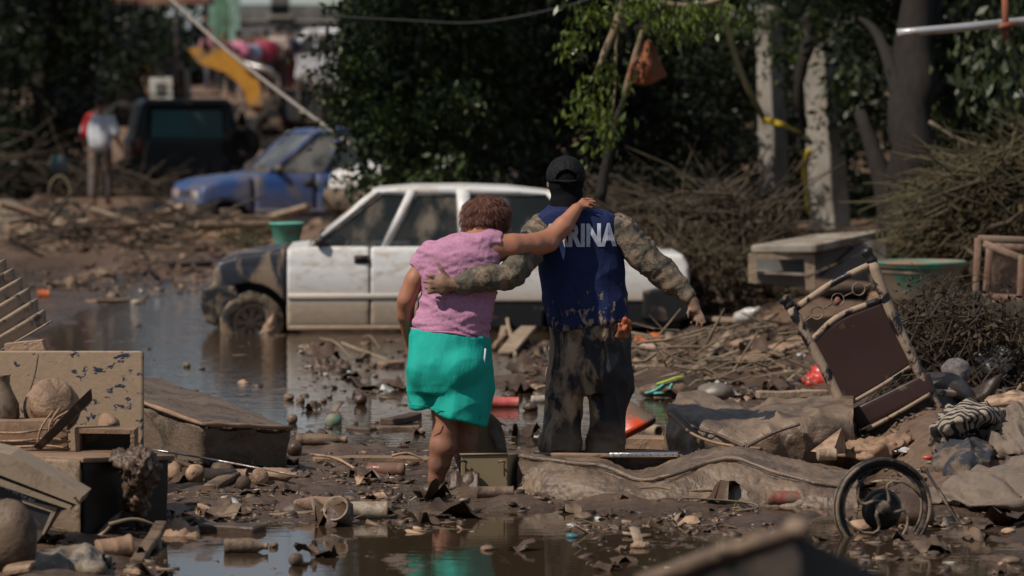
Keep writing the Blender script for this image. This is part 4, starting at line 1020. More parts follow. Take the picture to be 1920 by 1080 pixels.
def figure(label, px, py, Y, H, shirt, pants, hair=(.02, .015, .012), rot=0.0, arm=0.0, lean=0.0, fat=1.0, group=None, h=.028, ground=None):
    key = (H, arm, lean, fat, h)
    if key not in _fig:
        a = dict(H=H, arm=arm, lean=lean, fat=fat)
        L0, H0 = (-.55, -.45, -.02), (.55, .95, H * 1.04)
        fs = [lambda P: figure_sdf(P, **a), lambda P: figure_sdf(P, what='shirt', grow=.012, **a), lambda P: figure_sdf(P, what='pants', grow=.012, **a)]
        _fig[key] = [nets(f, L0, H0, h) for f in fs]
    p = at(px, py, Y)
    r = thing('person', label, 'person', (p[0], Y, p[2] if ground is None else ground), (0, 0, rot), group)
    b, s, t = _fig[key]
    part(r, 'body', b, m_skinf); part(r, 'shirt', s, mat('shirt_%g_%g_%g' % shirt, shirt, mud=.1, rough=.8, bump=.2)); part(r, 'trousers', t, mat('pants_%g_%g_%g' % pants, pants, mud=.3, rough=.8, bump=.2))
    v, f = ico(1, 2); part(r, 'hair', (v * np.array((.088, .105, .088)) * H / 1.7 + np.array((0, .01 + .7 * lean, 1.645)) * H / 1.7, f), mat('hair_%g' % hair[0], hair, rough=.6, bump=.2))
    return r
m_skinf = mat('far_skin', (.25, .13, .085), var=.1, rough=.5, bump=.1)
fp = figure('person in a long white shirt with one red sleeve standing by the off-roader', 188, 385, 62, 1.72, (.55, .57, .62), (.10, .085, .075), rot=R(170), arm=.3, h=.024)
part(fp, 'sleeve', nets(lambda P: cap(P, (.165, 0, 1.40), (.255, -.01, 1.16), .098, .086), (0, -.2, 1.0), (.5, .2, 1.6), .02), mat('red_sleeve', (.45, .02, .02), rough=.8, bump=.1), label='red sleeve')
G = 'crowd standing up on the far bank'
for i, (px, pt, H, sh, pa, rot, arm, fat, lab) in enumerate([
        (394, 52, 1.62, (.30, .12, .16), (.05, .05, .07), 20, .2, 1.0, 'person half hidden behind the backhoe cab at the end of the crowd'),
        (421, 62, 1.55, (.12, .03, .04), (.05, .05, .06), -30, .0, 1.0, 'short person in a dark red top beside the pink shirt'),
        (447, 58, 1.66, (.48, .16, .26), (.12, .13, .2), 150, .5, 1.05, 'person in a bright pink shirt in the crowd on the bank'),
        (470, 64, 1.6, (.30, .33, .45), (.08, .08, .1), 10, .1, 1.0, 'person in a pale blue shirt between pink and crimson shirts'),
        (498, 56, 1.7, (.34, .04, .08), (.03, .03, .05), 190, .3, 1.05, 'person in a crimson shirt near the tall hatted man'),
        (520, 48, 1.78, (.40, .32, .28), (.05, .04, .04), 160, .6, 1.0, 'tall person in a beige shirt next to the white van'),
        (541, 52, 1.72, (.05, .05, .09), (.14, .03, .04), 200, .2, 1.0, 'person in dark navy clothes right beside the white van'),
        (482, 60, 1.5, (.20, .05, .05), (.05, .04, .04), 60, .1, .95, 'small person in maroon standing behind the pale blue shirt')]):
    Y = 93 + .35 * i if i < 7 else 95.5
    zt = at(px, pt, Y)
    figure(lab, px, 0, Y, H, sh, pa, rot=R(rot), arm=arm, fat=fat, group=G, h=.045, ground=zt[2] - H)

# ================================================================== BUILDINGS behind
m_wall = mat('grey_render', (.16, .16, .155), mud=.3, mudcol=(.10, .10, .095), sc_=.8, rough=.9, bump=.3, bsc=8)
bd = thing('grey_building', 'grey rendered building with a small dark window beyond the crowd', 'building', (at(520, 0, 118)[0], 118, 2.4))
def WB(px, py): return at(px, py, 118)
x0, x1 = WB(392, 0)[0], WB(660, 0)[0]; wx0, wx1 = WB(508, 0)[0], WB(542, 0)[0]; wz0, wz1 = WB(0, 28)[2], WB(0, -25)[2]; zt = 4.9
for a, b, c_, d_ in ((x0, wx0, 2.0, zt), (wx1, x1, 2.0, zt), (wx0, wx1, 2.0, wz0), (wx0, wx1, wz1, zt)):
    part(bd, 'wall', bx(b - a, .3, d_ - c_, 0, ((a + b) / 2, 118.15, (c_ + d_) / 2)), m_wall, world=True, smooth=False)
part(bd, 'window', bx(wx1 - wx0, .05, wz1 - wz0, 0, ((wx0 + wx1) / 2, 118.25, (wz0 + wz1) / 2)), m_dg, world=True, smooth=False)
part(bd, 'window_sill', bx(wx1 - wx0 + .2, .4, .1, .01, ((wx0 + wx1) / 2, 118.0, wz0 - .06)), m_concrete, world=True, smooth=False)
for k in range(3): part(bd, 'wall_band', bx(x1 - x0, .06, .07, .005, ((x0 + x1) / 2, 117.96, 3.3 + .55 * k)), m_concrete, world=True, smooth=False)
gt = thing('green_gate', 'pale green metal gate panels between the machine and the building', 'gate', tuple(at(415, 110, 108)))
for k, (px, c_) in enumerate(((396, (.16, .30, .22)), (418, (.10, .22, .13)), (440, (.20, .32, .26)))):
    part(gt, 'panel', jit(slab2([(px - 10, -60), (px + 10, -60), (px + 10, 112), (px - 10, 112)], .06, 108), .02, 2), mat('green_panel_%d' % k, c_, mud=.3, mudcol=(.09, .10, .08), sc_=2, rough=.7), world=True, smooth=False)

# ================================================================== TREES AND POSTS
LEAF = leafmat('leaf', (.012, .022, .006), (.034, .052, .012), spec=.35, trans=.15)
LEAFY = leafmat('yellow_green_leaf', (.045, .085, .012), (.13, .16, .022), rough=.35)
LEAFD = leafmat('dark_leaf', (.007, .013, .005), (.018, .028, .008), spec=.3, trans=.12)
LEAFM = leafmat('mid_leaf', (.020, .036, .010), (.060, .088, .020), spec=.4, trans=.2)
def leaves(C_, size, rng, droop=.5, wid=.42):
    """folded rhombic leaves at the given centres"""
    n = len(C_); a = rng.uniform(0, 2 * np.pi, n); el = rng.uniform(-1.2, .6, n) - droop * .5
    d = np.stack([np.cos(a) * np.cos(el), np.sin(a) * np.cos(el), np.sin(el)], 1)
    up = rng.normal(size=(n, 3)) + np.array((0, 0, .6)); s = np.cross(d, up); s /= np.linalg.norm(s, axis=1)[:, None]
    L_ = size * rng.uniform(.6, 1.35, n)[:, None]; nn = np.cross(s, d)
    V = np.stack([C_, C_ + d * L_ * .5 + s * L_ * wid * .5 + nn * L_ * .06, C_ + d * L_, C_ + d * L_ * .5 - s * L_ * wid * .5 + nn * L_ * .06], 1).reshape(-1, 3)
    return V, np.arange(4 * n).reshape(n, 4)
def crown_points(blobs, n, rng, shell=.45, spr=1.0):
    """points gathered in twiggy clumps inside a set of ellipsoids"""
    out = []; vol = np.array([b[3] * b[4] * b[5] for b in blobs]) ** .8; vol = vol / vol.sum()
    for b, v in zip(blobs, vol):
        m = max(3, int(n * v / 38)); dirs = rng.normal(size=(m, 3)); dirs /= np.linalg.norm(dirs, axis=1)[:, None]
        rr = rng.uniform(shell, 1, m) ** .6
        cen = np.array(b[:3]) + dirs * rr[:, None] * np.array(b[3:6])
        sp = rng.uniform(.10, .30, m) * spr
        pts = np.repeat(cen, 38, 0) + rng.normal(size=(m * 38, 3)) * np.repeat(sp, 38)[:, None] * (1, 1, .75)
        out.append(pts)
    return np.concatenate(out)
def tree(name, label, trunk, tr, blobs, n, size, m, seed, group=None, limbs=6, droop=.5, cat='tree', spr=1.0):
    rng = np.random.default_rng(seed); root = thing(name, label, cat, tuple(trunk[0]), group=group)
    T = spline(trunk, 14); T[1:-1] += rng.normal(size=(12, 3)) * tr * .12
    part(root, 'trunk', ndisp(tube(T, [tr * 1.25, tr, tr * .85, tr * .5], 12), lambda v: tr * .14 * fbm(v * (5, 5, 1.2), 2, seed)), m_bark, world=True)
    L_ = []
    for i in range(limbs):
        b = blobs[i % len(blobs)]; a = T[rng.integers(7, 13)]; e = np.array(b[:3]) + rng.normal(size=3) * np.array(b[3:6]) * .35
        mid = (a + e) / 2 + np.array((0, 0, .25 + .2 * rng.random())); L_.append(tube(spline([a, mid, e], 9), [tr * .42, tr * .22, tr * .07], 7))
    if L_: part(root, 'limb', join(L_), m_bark, world=True)
    P = crown_points(blobs, n, rng, .45, spr); part(root, 'crown', leaves(P, size, rng, droop), m, world=True, smooth=False)
    return root
def bl_(px, py, Y, rx, rz, ry=1.2): p = at(px, py, Y); s = F / Y; return (p[0], p[1], p[2], rx / s, ry, rz / s)
GT = 'trees crowding the bank behind the people'
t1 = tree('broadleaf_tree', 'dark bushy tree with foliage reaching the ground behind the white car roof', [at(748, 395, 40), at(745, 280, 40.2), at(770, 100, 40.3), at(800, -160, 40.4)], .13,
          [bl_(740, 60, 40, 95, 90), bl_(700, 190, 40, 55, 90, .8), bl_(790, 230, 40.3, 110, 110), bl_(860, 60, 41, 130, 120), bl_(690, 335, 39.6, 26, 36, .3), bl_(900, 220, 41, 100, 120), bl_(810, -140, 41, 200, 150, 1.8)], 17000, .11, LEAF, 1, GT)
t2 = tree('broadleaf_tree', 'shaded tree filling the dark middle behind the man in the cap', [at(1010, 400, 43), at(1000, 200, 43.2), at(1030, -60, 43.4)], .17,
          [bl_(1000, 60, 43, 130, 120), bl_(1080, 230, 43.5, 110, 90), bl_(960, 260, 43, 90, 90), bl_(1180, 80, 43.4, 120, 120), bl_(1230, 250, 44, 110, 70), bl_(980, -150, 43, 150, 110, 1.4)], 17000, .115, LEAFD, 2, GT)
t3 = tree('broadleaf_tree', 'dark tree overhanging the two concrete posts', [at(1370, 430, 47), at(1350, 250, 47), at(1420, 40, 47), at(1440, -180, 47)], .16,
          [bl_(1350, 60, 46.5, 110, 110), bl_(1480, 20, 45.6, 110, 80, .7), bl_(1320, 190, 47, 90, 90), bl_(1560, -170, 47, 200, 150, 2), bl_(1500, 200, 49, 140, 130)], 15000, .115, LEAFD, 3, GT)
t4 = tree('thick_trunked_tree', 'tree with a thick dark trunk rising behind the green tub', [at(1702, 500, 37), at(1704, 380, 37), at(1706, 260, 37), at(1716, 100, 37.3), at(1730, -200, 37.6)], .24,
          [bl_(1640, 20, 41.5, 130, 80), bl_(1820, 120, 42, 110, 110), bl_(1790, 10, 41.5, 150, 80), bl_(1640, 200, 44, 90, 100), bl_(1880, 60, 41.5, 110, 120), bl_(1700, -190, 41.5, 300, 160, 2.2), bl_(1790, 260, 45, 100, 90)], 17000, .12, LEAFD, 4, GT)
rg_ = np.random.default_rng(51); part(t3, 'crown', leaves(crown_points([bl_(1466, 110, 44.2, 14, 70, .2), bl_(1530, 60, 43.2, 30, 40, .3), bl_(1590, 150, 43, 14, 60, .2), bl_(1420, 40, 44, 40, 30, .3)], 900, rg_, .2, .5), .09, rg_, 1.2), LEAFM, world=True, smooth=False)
part(t4, 'side_stem', tube(spline([at(1676, 490, 37.2), at(1664, 380, 37.3), at(1640, 290, 37.5), at(1612, 210, 37.7)], 10), [.14, .10, .06], 9), m_bark, world=True)
t5 = tree('leafy_tree', 'dark leafy tree beside the backhoe at the far end of the street', [at(85, 330, 66), at(78, 200, 66), at(95, 60, 66), at(110, -100, 66)], .16,
          [bl_(60, 70, 66, 110, 110), bl_(180, 60, 66, 90, 80), bl_(20, 200, 67, 70, 90), bl_(120, 170, 67.5, 60, 60), bl_(100, -120, 66, 170, 120, 2)], 9000, .16, LEAFD, 5)
def hi(x, y, z, r, rz=1.1): return (x, y, z, r, r * .9, rz)
for root_, shade_blobs, sd in ((t1, [hi(-3.2, 38.2, 5.2, 1.7), hi(-.9, 38.0, 5.6, 2.0), hi(-2.2, 38.6, 7.0, 2.2)], 41), (t2, [hi(-.4, 38.3, 5.0, 1.5), hi(3.6, 41.5, 6.2, 1.4)], 42),
                       (t3, [hi(5.4, 46.0, 5.9, 2.0), hi(6.4, 48, 5.2, 2.2)], 43), (t4, [hi(5.6, 37.6, 5.4, 2.0), hi(7.4, 38.5, 5.6, 2.2), hi(5.2, 38.4, 7.4, 2.5), hi(4.6, 38.8, 4.6, 1.0, .8)], 44)):
    rg_ = np.random.default_rng(sd); part(root_, 'crown', leaves(crown_points(shade_blobs, 9000, rg_, .2), .15, rg_), LEAFD, world=True, smooth=False)  # unseen crowns added above the view to shade the trees and bank
rg_ = np.random.default_rng(50); part(t1, 'crown', leaves(crown_points([bl_(668, 110, 39.4, 34, 60, .4), bl_(655, 180, 39.4, 30, 40, .4), bl_(690, 30, 39.4, 50, 30, .4), bl_(720, 240, 39, 40, 40, .3), bl_(700, 345, 38.9, 24, 26, .2), bl_(850, 190, 39, 40, 30, .3), bl_(800, 330, 38.8, 60, 24, .3)], 3400, rg_, .3, .8), .10, rg_), LEAFM, world=True, smooth=False)  # paler leaves: sunlight on the tree's edge is put into their colour
rg_ = np.random.default_rng(52); part(t5, 'crown', leaves(crown_points([hi(-9.8, 56.5, 6.6, 1.9), hi(-7.7, 57.5, 7.0, 1.7), hi(-8.5, 60, 6.8, 2.2), hi(-7.0, 63, 7.4, 2.0), hi(-10.5, 66, 7.2, 2.5), hi(-8.0, 68, 7.9, 2.0)], 19000, rg_, .2), .24, rg_), LEAFD, world=True, smooth=False)  # unseen high crowns added to shade the far end of the street
# sunlit branch hanging in front of the trees
b6 = tree('hanging_branch_tree', 'slim broken tree with sunlit yellow-green leaf sprays hanging over the cap', [at(1123, 375, 31.5), at(1150, 250, 31.5), at(1172, 180, 31.5)], .040,
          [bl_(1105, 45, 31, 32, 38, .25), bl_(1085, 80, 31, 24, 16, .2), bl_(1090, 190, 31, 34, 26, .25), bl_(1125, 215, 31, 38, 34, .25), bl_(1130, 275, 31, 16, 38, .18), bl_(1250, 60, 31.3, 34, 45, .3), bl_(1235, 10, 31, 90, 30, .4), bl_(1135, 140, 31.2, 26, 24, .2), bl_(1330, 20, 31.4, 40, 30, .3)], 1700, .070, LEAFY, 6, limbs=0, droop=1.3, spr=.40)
part(b6, 'bent_stem', tube(spline([at(1172, 180, 31.5), at(1190, 110, 31.5), at(1216, 22, 31.5)], 8), [.035, .022], 8), m_twig, world=True)
part(b6, 'branch', tube(spline([at(1165, -20, 31.2), at(1158, 40, 31.2), at(1135, 95, 31.2), at(1118, 140, 31.2)], 10), [.045, .032, .022], 8), m_twig, world=True)
part(b6, 'branch', tube(spline([at(1160, 35, 31.2), at(1155, 90, 31.2), at(1150, 200, 31.2), at(1122, 260, 31.2)], 10), [.02, .012, .008], 6), m_twig, world=True)
part(b6, 'branch', tube(spline([at(1110, -30, 31.1), at(1250, 10, 31.3), at(1330, 5, 31.4), at(1390, -20, 31.4)], 10), [.04, .025], 6), m_twig, world=True)
LV = leafmat('willow_leaf', (.016, .027, .008), (.050, .064, .020), rough=.45, trans=.15)
t7 = tree('willow_shrub', 'drooping willow-like shrub hanging over the brush pile near the metal pipe', [at(1905, 300, 38), at(1900, 150, 38), at(1880, 40, 38)], .05,
          [bl_(1850, 150, 37.6, 60, 60, .5), bl_(1800, 120, 38, 45, 60, .4), bl_(1890, 200, 37.6, 40, 60, .4), bl_(1770, 190, 38.2, 24, 40, .3), bl_(1900, 60, 38, 50, 50, .5)], 3600, .13, LV, 7, limbs=4, droop=2.2)
# a taller wood behind, closing the view
def wood():
    rng = np.random.default_rng(77); pts = []
    for k in range(170):
        x = rng.uniform(-1.8, 26); y = rng.uniform(54, 66); zc = rng.uniform(1.5, 9)
        if k > 61: x = rng.uniform(-19, -9.6); y = rng.uniform(104, 116); zc = rng.uniform(1.6, 4.1)
        if k > 110: x = rng.uniform(-44, -19); y = rng.uniform(88, 112); zc = rng.uniform(2, 4.5)
        m_ = 900; d = rng.normal(size=(m_, 3)); d /= np.linalg.norm(d, axis=1)[:, None]
        pts.append(np.array((x, y, zc)) + d * rng.uniform(.6, 1, m_)[:, None] * rng.uniform(1.3, 2.3, 3))
    return leaves(np.concatenate(pts), .34, rng)
o = bpy.data.objects.new('woods', mesh('woods', *wood(), LEAFD, smooth=False)); COL.objects.link(o); tag(o, kind='stuff')
hill_c = [[(-3 + 0 * 1, 66, 1.2), (6, 69, 2.0), (20, 67, 2.4), (42, 60, 2)], [(-3, 69, 5), (6, 72, 9), (20, 70, 10), (42, 62, 9)], [(-3, 76, 6), (6, 84, 13), (20, 84, 14), (42, 80, 13)]]
o = bpy.data.objects.new('hill', mesh('hill', *ndisp(loft(hill_c, 60, 30), lambda v: .8 * fbm(v * .6, 3, 4)), mat('hill_growth', (.020, .026, .012), var=.5, sc2=1.2, rough=.95, bump=1, bsc=5))); COL.objects.link(o); tag(o, kind='structure')
# concrete posts
GP = 'broken concrete posts against the trees'
for lab, wpx, base, top, Y, wid in (('slimmer grey concrete post, tilted and further from the tree trunk', (1457, 1440), 452, 10, 45, .30), ('thicker concrete post with a broken jagged top next to the slim one', (1560, 1538), 448, 78, 44, .40)):
    a = at(wpx[0], base + 12, Y); b = at(wpx[1], top, Y + .1)
    a[2] -= .15
    d = b - a; L_ = np.linalg.norm(d); v, f = bx(wid, wid * .85, L_, .015, cuts=9)
    v[:, :2] *= (1 - .18 * (v[:, 2:3] / L_ + .5))
    ztop = v[:, 2] > L_ * .46; v[ztop, 2] -= .28 * np.abs(vn(v[ztop] * 6, 4))
    v[:, :2] += .018 * np.stack([vn(v * 4, 1), vn(v * 4, 2)], 1)
    q = Vector(d).to_track_quat('Z', 'Y'); V = v @ np.array(q.to_matrix()).T + (a + b) / 2
    pr = thing('concrete_post', lab, 'post', tuple(a), group=GP)
    part(pr, 'shaft', (V, f), m_concrete, world=True, smooth=False)
    if top > 50:
        for k in range(3): part(pr, 'steel_bar', tube(spline([b + np.array((-.1 + .09 * k, 0, -.2)), b + np.array((-.12 + .12 * k, 0, .05)), b + np.array((-.2 + .2 * k, .02, .14 + .05 * k))], 6), [.009], 5), m_twig, world=True)
solo('leaning_pole', tube(spline([at(1345, -10, 39), at(1380, 110, 39), at(1400, 160, 39), at(1432, 222, 39.2)], 10), [.035, .03], 8), mat('yellowed_bamboo', (.26, .20, .09), rough=.6, bump=.2), 'pale bent cane leaning down against the slimmer concrete post', 'pole')
m_tape = mat('yellow_tape', (.45, .33, .02), var=.2, rough=.5, bump=.1)
solo('yellow_strap', ndisp(loft([[at(1430, 218, 38.9), at(1462, 226, 38.6), at(1500, 246, 38.9)], [at(1430, 230, 38.9), at(1462, 238, 38.6), at(1500, 250, 38.9)]], 12, 4, thick=.006), lambda v: .01 * vn(v * 8, 2)), m_tape, 'yellow strap tied across the slimmer concrete post', 'strap')
solo('yellow_strap', ndisp(loft([[at(1512, 280, 43), at(1505, 320, 43), at(1512, 400, 43)], [at(1522, 280, 43), at(1515, 320, 43.1), at(1518, 400, 43)]], 12, 4, thick=.006), lambda v: .01 * vn(v * 8, 3)), m_tape, 'yellow strap end hanging between the two concrete posts', 'strap')
solo('metal_pipe', tube(spline([at(1682, 62, 30), at(1800, 52, 30), at(1960, 36, 30.2), at(2150, 20, 30.4)], 10), [.034], 12), mat('galvanised_pipe', (.42, .42, .42), mud=.3, rough=.4, metal=.5, bump=.1), 'grey metal pipe jutting level in front of the dark tree crown', 'pipe')
solo('rusty_bracket', join([tube([at(1884, -10, 29.9), at(1886, 74, 29.9)], [.028], 6), tube([at(1872, 50, 29.88), at(1900, 46, 29.88)], [.03], 6)]), mat('rust', (.22, .07, .035), mud=.2, rough=.8, bump=.4), 'rusty upright bracket gripping the metal pipe', 'bracket')
# hanging rust-coloured sack and a frayed ring
m_sack = mat('rust_sack', (.20, .065, .025), var=.4, rough=.8, bump=.5, bsc=30)
solo('torn_sack', ndisp(loft([[at(1205, 82, 31.4), at(1214, 80, 31.3), at(1224, 84, 31.4)], [at(1190, 120, 31.4), at(1213, 118, 31.2), at(1236, 118, 31.4)], [at(1180, 152, 31.4), at(1212, 160, 31.25), at(1246, 144, 31.4)]], 16, 14, thick=.01), lambda v: .03 * vn(v * 7, 5) + .012 * vn(v * 18, 6)), m_sack, 'rust-brown torn sack hanging from the bent stem', 'sack')
solo('frayed_net', ndisp(tube(spline([at(1166, 58, 31.3), at(1174, 34, 31.3), at(1192, 22, 31.3), at(1214, 26, 31.3), at(1212, 44, 31.3), at(1190, 52, 31.3)], 18), [.035, .03, .025], 8), lambda v: .012 * vn(v * 45, 3)), mat('grey_net', (.25, .22, .19), var=.3, bump=1, bsc=90, rough=.9), 'frayed grey net looped over the bent stem', 'net')
# wires
m_wire = mat('wire', (.25, .22, .19), var=.1, bump=0, rough=.7)
solo('slack_wire', tube(spline([at(300, -20, 50), at(420, 90, 48), at(540, 185, 45), at(700, 302, 41)], 24), [.022], 6), m_wire, 'pale slack wire running down from above to the tree', 'wire')
solo('overhead_wire', tube(spline([at(600, 30, 36), at(760, 38, 36), at(900, 42, 36), at(1060, 12, 36), at(1150, -20, 36)], 20), [.010], 5), mat('black_wire', (.03, .03, .03), bump=0), 'thin dark overhead wire sagging across the trees', 'wire')
solo('broken_branch', tube(spline([at(1742, 228, 36), at(1800, 262, 36), at(1865, 278, 36)], 10), [.02, .012], 6), m_twig, 'thin bare branch leaning above the brush pile', 'branch')
solo('twisted_vine', ndisp(tube(spline([at(1506, 30, 42.8), at(1518, 62, 42.8), at(1508, 110, 42.7), at(1496, 180, 42.7), at(1510, 240, 42.8)], 16), [.05, .08, .06, .03], 8), lambda v: .02 * vn(v * 14, 3)), m_bark, 'twisted pale vine hanging between the concrete posts', 'vine')

# ================================================================== THINGS ON THE LEFT
m_panel = mat('mud_sprayed_enamel', (0.022, 0.032, 0.060), mud=.72, mudcol=(.33, .235, .155), sc_=13, rough=.35, bump=.25, bsc=60, var=.3, edge=.018, mrough=.85, detail=10, stretch=(1, 1, 1.5))
pn = thing('enamel_panel', 'big upright tan panel with flaking mud showing dark blue paint', 'panel', tuple(at(90, 850, 19.7)))
def rp(x0, x1, y0, y1, r, Y, n=6):
    pts = []
    for cx, cy, a0 in ((x1 - r, y0 + r, -90), (x1 - r, y1 - r, 0), (x0 + r, y1 - r, 90), (x0 + r, y0 + r, 180)):
        for k in range(n + 1):
            a = R(a0 + 90 * k / n); pts.append((cx + r * math.cos(a), cy + r * math.sin(a)))
    return pts
def slabw(pts, w_, Y, lean=0.0, ref=850):
    fr = []
    for x, y in pts:
        p = at(x, y, Y); p[1] += (ref - y) / (F / Y) * lean; p = at(x, y, p[1]); fr.append(p)
    n = len(fr); c = sum(fr) / n
    bk = [p + np.array((0, w_, 0)) for p in fr]; inn = [p + np.array((0, -.004, 0)) + (c - p) * .015 for p in fr]
    V = inn + fr + bk
    Fo = [tuple(range(n))] + [(i, i + n, (i + 1) % n + n, (i + 1) % n) for i in range(n)] + [(i + n, i + 2 * n, (i + 1) % n + 2 * n, (i + 1) % n + n) for i in range(n)] + [tuple(range(3 * n - 1, 2 * n - 1, -1))]
    ar = sum(pts[i][0] * pts[(i + 1) % n][1] - pts[(i + 1) % n][0] * pts[i][1] for i in range(n))
    return np.array(V), ([q[::-1] for q in Fo] if ar > 0 else Fo)
part(pn, 'face', slabw(rp(-120, 268, 659, 870, 7, 19.7), .055, 19.7, .08), m_panel, world=True, smooth=False)
part(pn, 'trickle', tube(spline([at(72, 664, 19.66), at(66, 700, 19.65), at(54, 740, 19.63)], 10), [.004], 5), m_wet, world=True)
# corrugated sheet
m_corr = mat('muddy_corrugated_sheet', (.06, .05, .042), mud=.75, mudcol=(.30, .22, .15), sc_=9, rough=.6, bump=.5, bsc=40, edge=.04)
A_ = at(5, 487, 21.9); B_ = at(97, 604, 21.5); D_ = at(-130, 560, 21.3); C0 = at(-50, 690, 20.9); nU, nV = 91, 12; V = []
nrm = np.cross(B_ - A_, D_ - A_); nrm /= np.linalg.norm(nrm); nrm *= -np.sign(nrm[1])
for i in range(nU):
    for j in range(nV):
        u, t = i / (nU - 1), j / (nV - 1)
        p = A_ * (1 - u) * (1 - t) + B_ * u * (1 - t) + D_ * (1 - u) * t + C0 * u * t
        V.append(p + nrm * .022 * math.sin(u * 2 * math.pi * 6.2) + nrm * .01 * math.sin(3 * t + 4 * u))
Fo = np.array([(i * nV + j, i * nV + j + 1, (i + 1) * nV + j + 1, (i + 1) * nV + j) for i in range(nU - 1) for j in range(nV - 1)])
n_ = normals(np.array(V), Fo); V2 = np.vstack([V, np.array(V) - n_ * .008]); edge_ = list(range(0, nV)) + [i * nV + nV - 1 for i in range(1, nU)] + [(nU - 1) * nV + j for j in range(nV - 2, -1, -1)] + [i * nV for i in range(nU - 2, 0, -1)]
m_ = nU * nV; Fo = np.vstack([Fo, Fo[:, ::-1] + m_, np.array([(b, a, a + m_, b + m_) for a, b in zip(edge_, edge_[1:] + edge_[:1])])])
solo('corrugated_sheet', (V2, Fo), m_corr, 'muddy corrugated roofing sheet tipped up behind the tan panel', 'roofing sheet')
solo('board', slabw([(8, 645), (78, 638), (88, 664), (10, 668)], .12, 20.6), m_dry, 'short mud-coated board under the corrugated sheet', 'board', smooth=False)
# vessel, vase, crate, plank, tray
v, f = lathe([(.001, -.005), (.085, 0), (.10, .02), (.125, .12), (.133, .17), (.13, .18), (.122, .17), (.11, .08), (.09, .025), (.001, .02)], 28)
sh = thing('lamp_shade', 'pale mud-coated round lampshade lying tipped against the tan panel', 'lampshade', tuple(at(97, 752, 19.2)), (R(-118), R(-28), R(20)))
part(sh, 'shade', jit((v * 1.05 + np.array((0, 0, -.08)), f), .006, 9), m_dry); part(sh, 'rim', tube([(.14 * math.cos(a), .14 * math.sin(a), .105) for a in np.linspace(0, 2 * math.pi, 26, endpoint=False)], [.006], 6, closed=True), m_wood2)
v, f = lathe([(.001, 0), (.085, 0), (.095, .03), (.09, .09), (.06, .15), (.045, .19), (.047, .225), (.052, .235), (.044, .235), (.038, .2), (.001, .19)], 22)
solo('vase', (v, f), mat('dark_glazed_mud', (.04, .032, .026), mud=.6, mudcol=(.17, .125, .085), sc_=12, rough=.3, bump=.2), 'dark narrow-necked vase at the edge beside the lampshade', 'vase', loc=tuple(at(2, 790, 19.2)))
cr = thing('crate', 'muddy crate tied with straps beneath the vase and lampshade', 'crate', tuple(at(50, 850, 19.1)))
part(cr, 'box', jit(hexa([at(-60, 786, 18.95), at(128, 788, 18.95), at(118, 780, 19.5), at(-50, 778, 19.5)], [at(-60, 860, 18.95), at(128, 862, 18.95), at(118, 850, 19.5), at(-50, 848, 19.5)], .01, 3), .01, 8), m_mud, world=True)
for k, yy_ in enumerate((806, 824, 838)):
    part(cr, 'strap', tube(spline([at(-60, yy_ + 2, 18.93), at(30, yy_ + 6 - 3 * k, 18.92), at(90, yy_ - 2, 18.92), at(132, yy_ + 4, 18.94)], 14), [.0065], 5), m_dry, world=True)
solo('plank', jit(hexa([at(60, 838, 18.7), at(72, 826, 18.7), at(170, 728, 18.9), at(160, 738, 18.98)], [at(76, 843, 18.78), at(84, 836, 18.75), at(172, 752, 18.93), at(166, 760, 18.98)], .003, 2), .006, 9), m_darkwood, 'dark plank leaning up across the front of the tan panel', 'plank')
for k, (a, b) in enumerate((((100, 770), (70, 835)), ((112, 765), (92, 822)), ((96, 800), (130, 770)))):
    solo('cable', tube(spline([at(*a, 18.9), at((a[0] + b[0]) / 2 - 8, (a[1] + b[1]) / 2, 18.85), at(*b, 18.85)], 8), [.006], 5), m_mud, ('short muddy cable looping down beside the leaning plank', 'second muddy cable closer to the leaning plank', 'muddy cable crossing behind the leaning plank')[k], 'cable')
tr = thing('drawer', 'small open drawer with a dark inside standing before the tan panel', 'drawer', tuple(at(195, 850, 18.95)))
for nm, pts, w_ in (('top_rail', [(140, 803), (252, 806), (252, 814), (140, 812)], .2), ('end_panel', [(140, 812), (149, 812), (149, 848), (142, 848)], .2), ('end_panel', [(244, 814), (252, 814), (252, 850), (245, 850)], .2), ('bottom_board', [(142, 846), (250, 846), (250, 852), (142, 852)], .2)):
    part(tr, nm, slabw(pts, w_, 18.85), m_wood, world=True, smooth=False)
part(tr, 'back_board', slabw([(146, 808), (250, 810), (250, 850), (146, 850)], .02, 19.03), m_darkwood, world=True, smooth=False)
solo('rock', jit(ico(.055, 2), .03, 12), m_mud, 'reddish lump of mud beside the small open drawer', 'rock', loc=tuple(at(205, 792, 19.15)))
# dark cabinet
m_cab = mat('shade_dark_cabinet', (.016, .011, .008), mud=.25, mudcol=(.04, .028, .02), sc_=3, rough=.55, bump=.25, var=.3)  # shade on the face turned from the sun is put into this dark tone
m_cabm = mat('cabinet_lit_mud_side', (.17, .12, .08), mud=.4, mudcol=(.26, .19, .13), sc_=7, rough=.8, bump=.7, bsc=30)  # lighter tone: sunlight on this muddy side is put into the colour
cb = thing('cabinet', 'bulky dark cabinet with a sunlit muddy side fallen in the water', 'cabinet', tuple(gnd(200, 1008, 0)))
N0, R0, B0, L0 = at(157, 862, 17.95), at(316, 858, 18.45), at(190, 850, 19.1), at(-60, 852, 18.65)
def dn(p, z=-.03, k=.0): q = np.array(p); c = (N0 + R0 + B0 + L0) / 4; q = q + (c - q) * k; q[2] = z; return q
part(cb, 'carcass', ndisp(hexa([N0, R0, B0, L0], [dn(N0, k=.03), dn(R0, k=-.0), dn(B0), dn(L0)], .015, 6), lambda v: .012 * fbm(v * 4, 2, 5)), m_cab, world=True)
e = lambda p, q, t: p + (q - p) * t
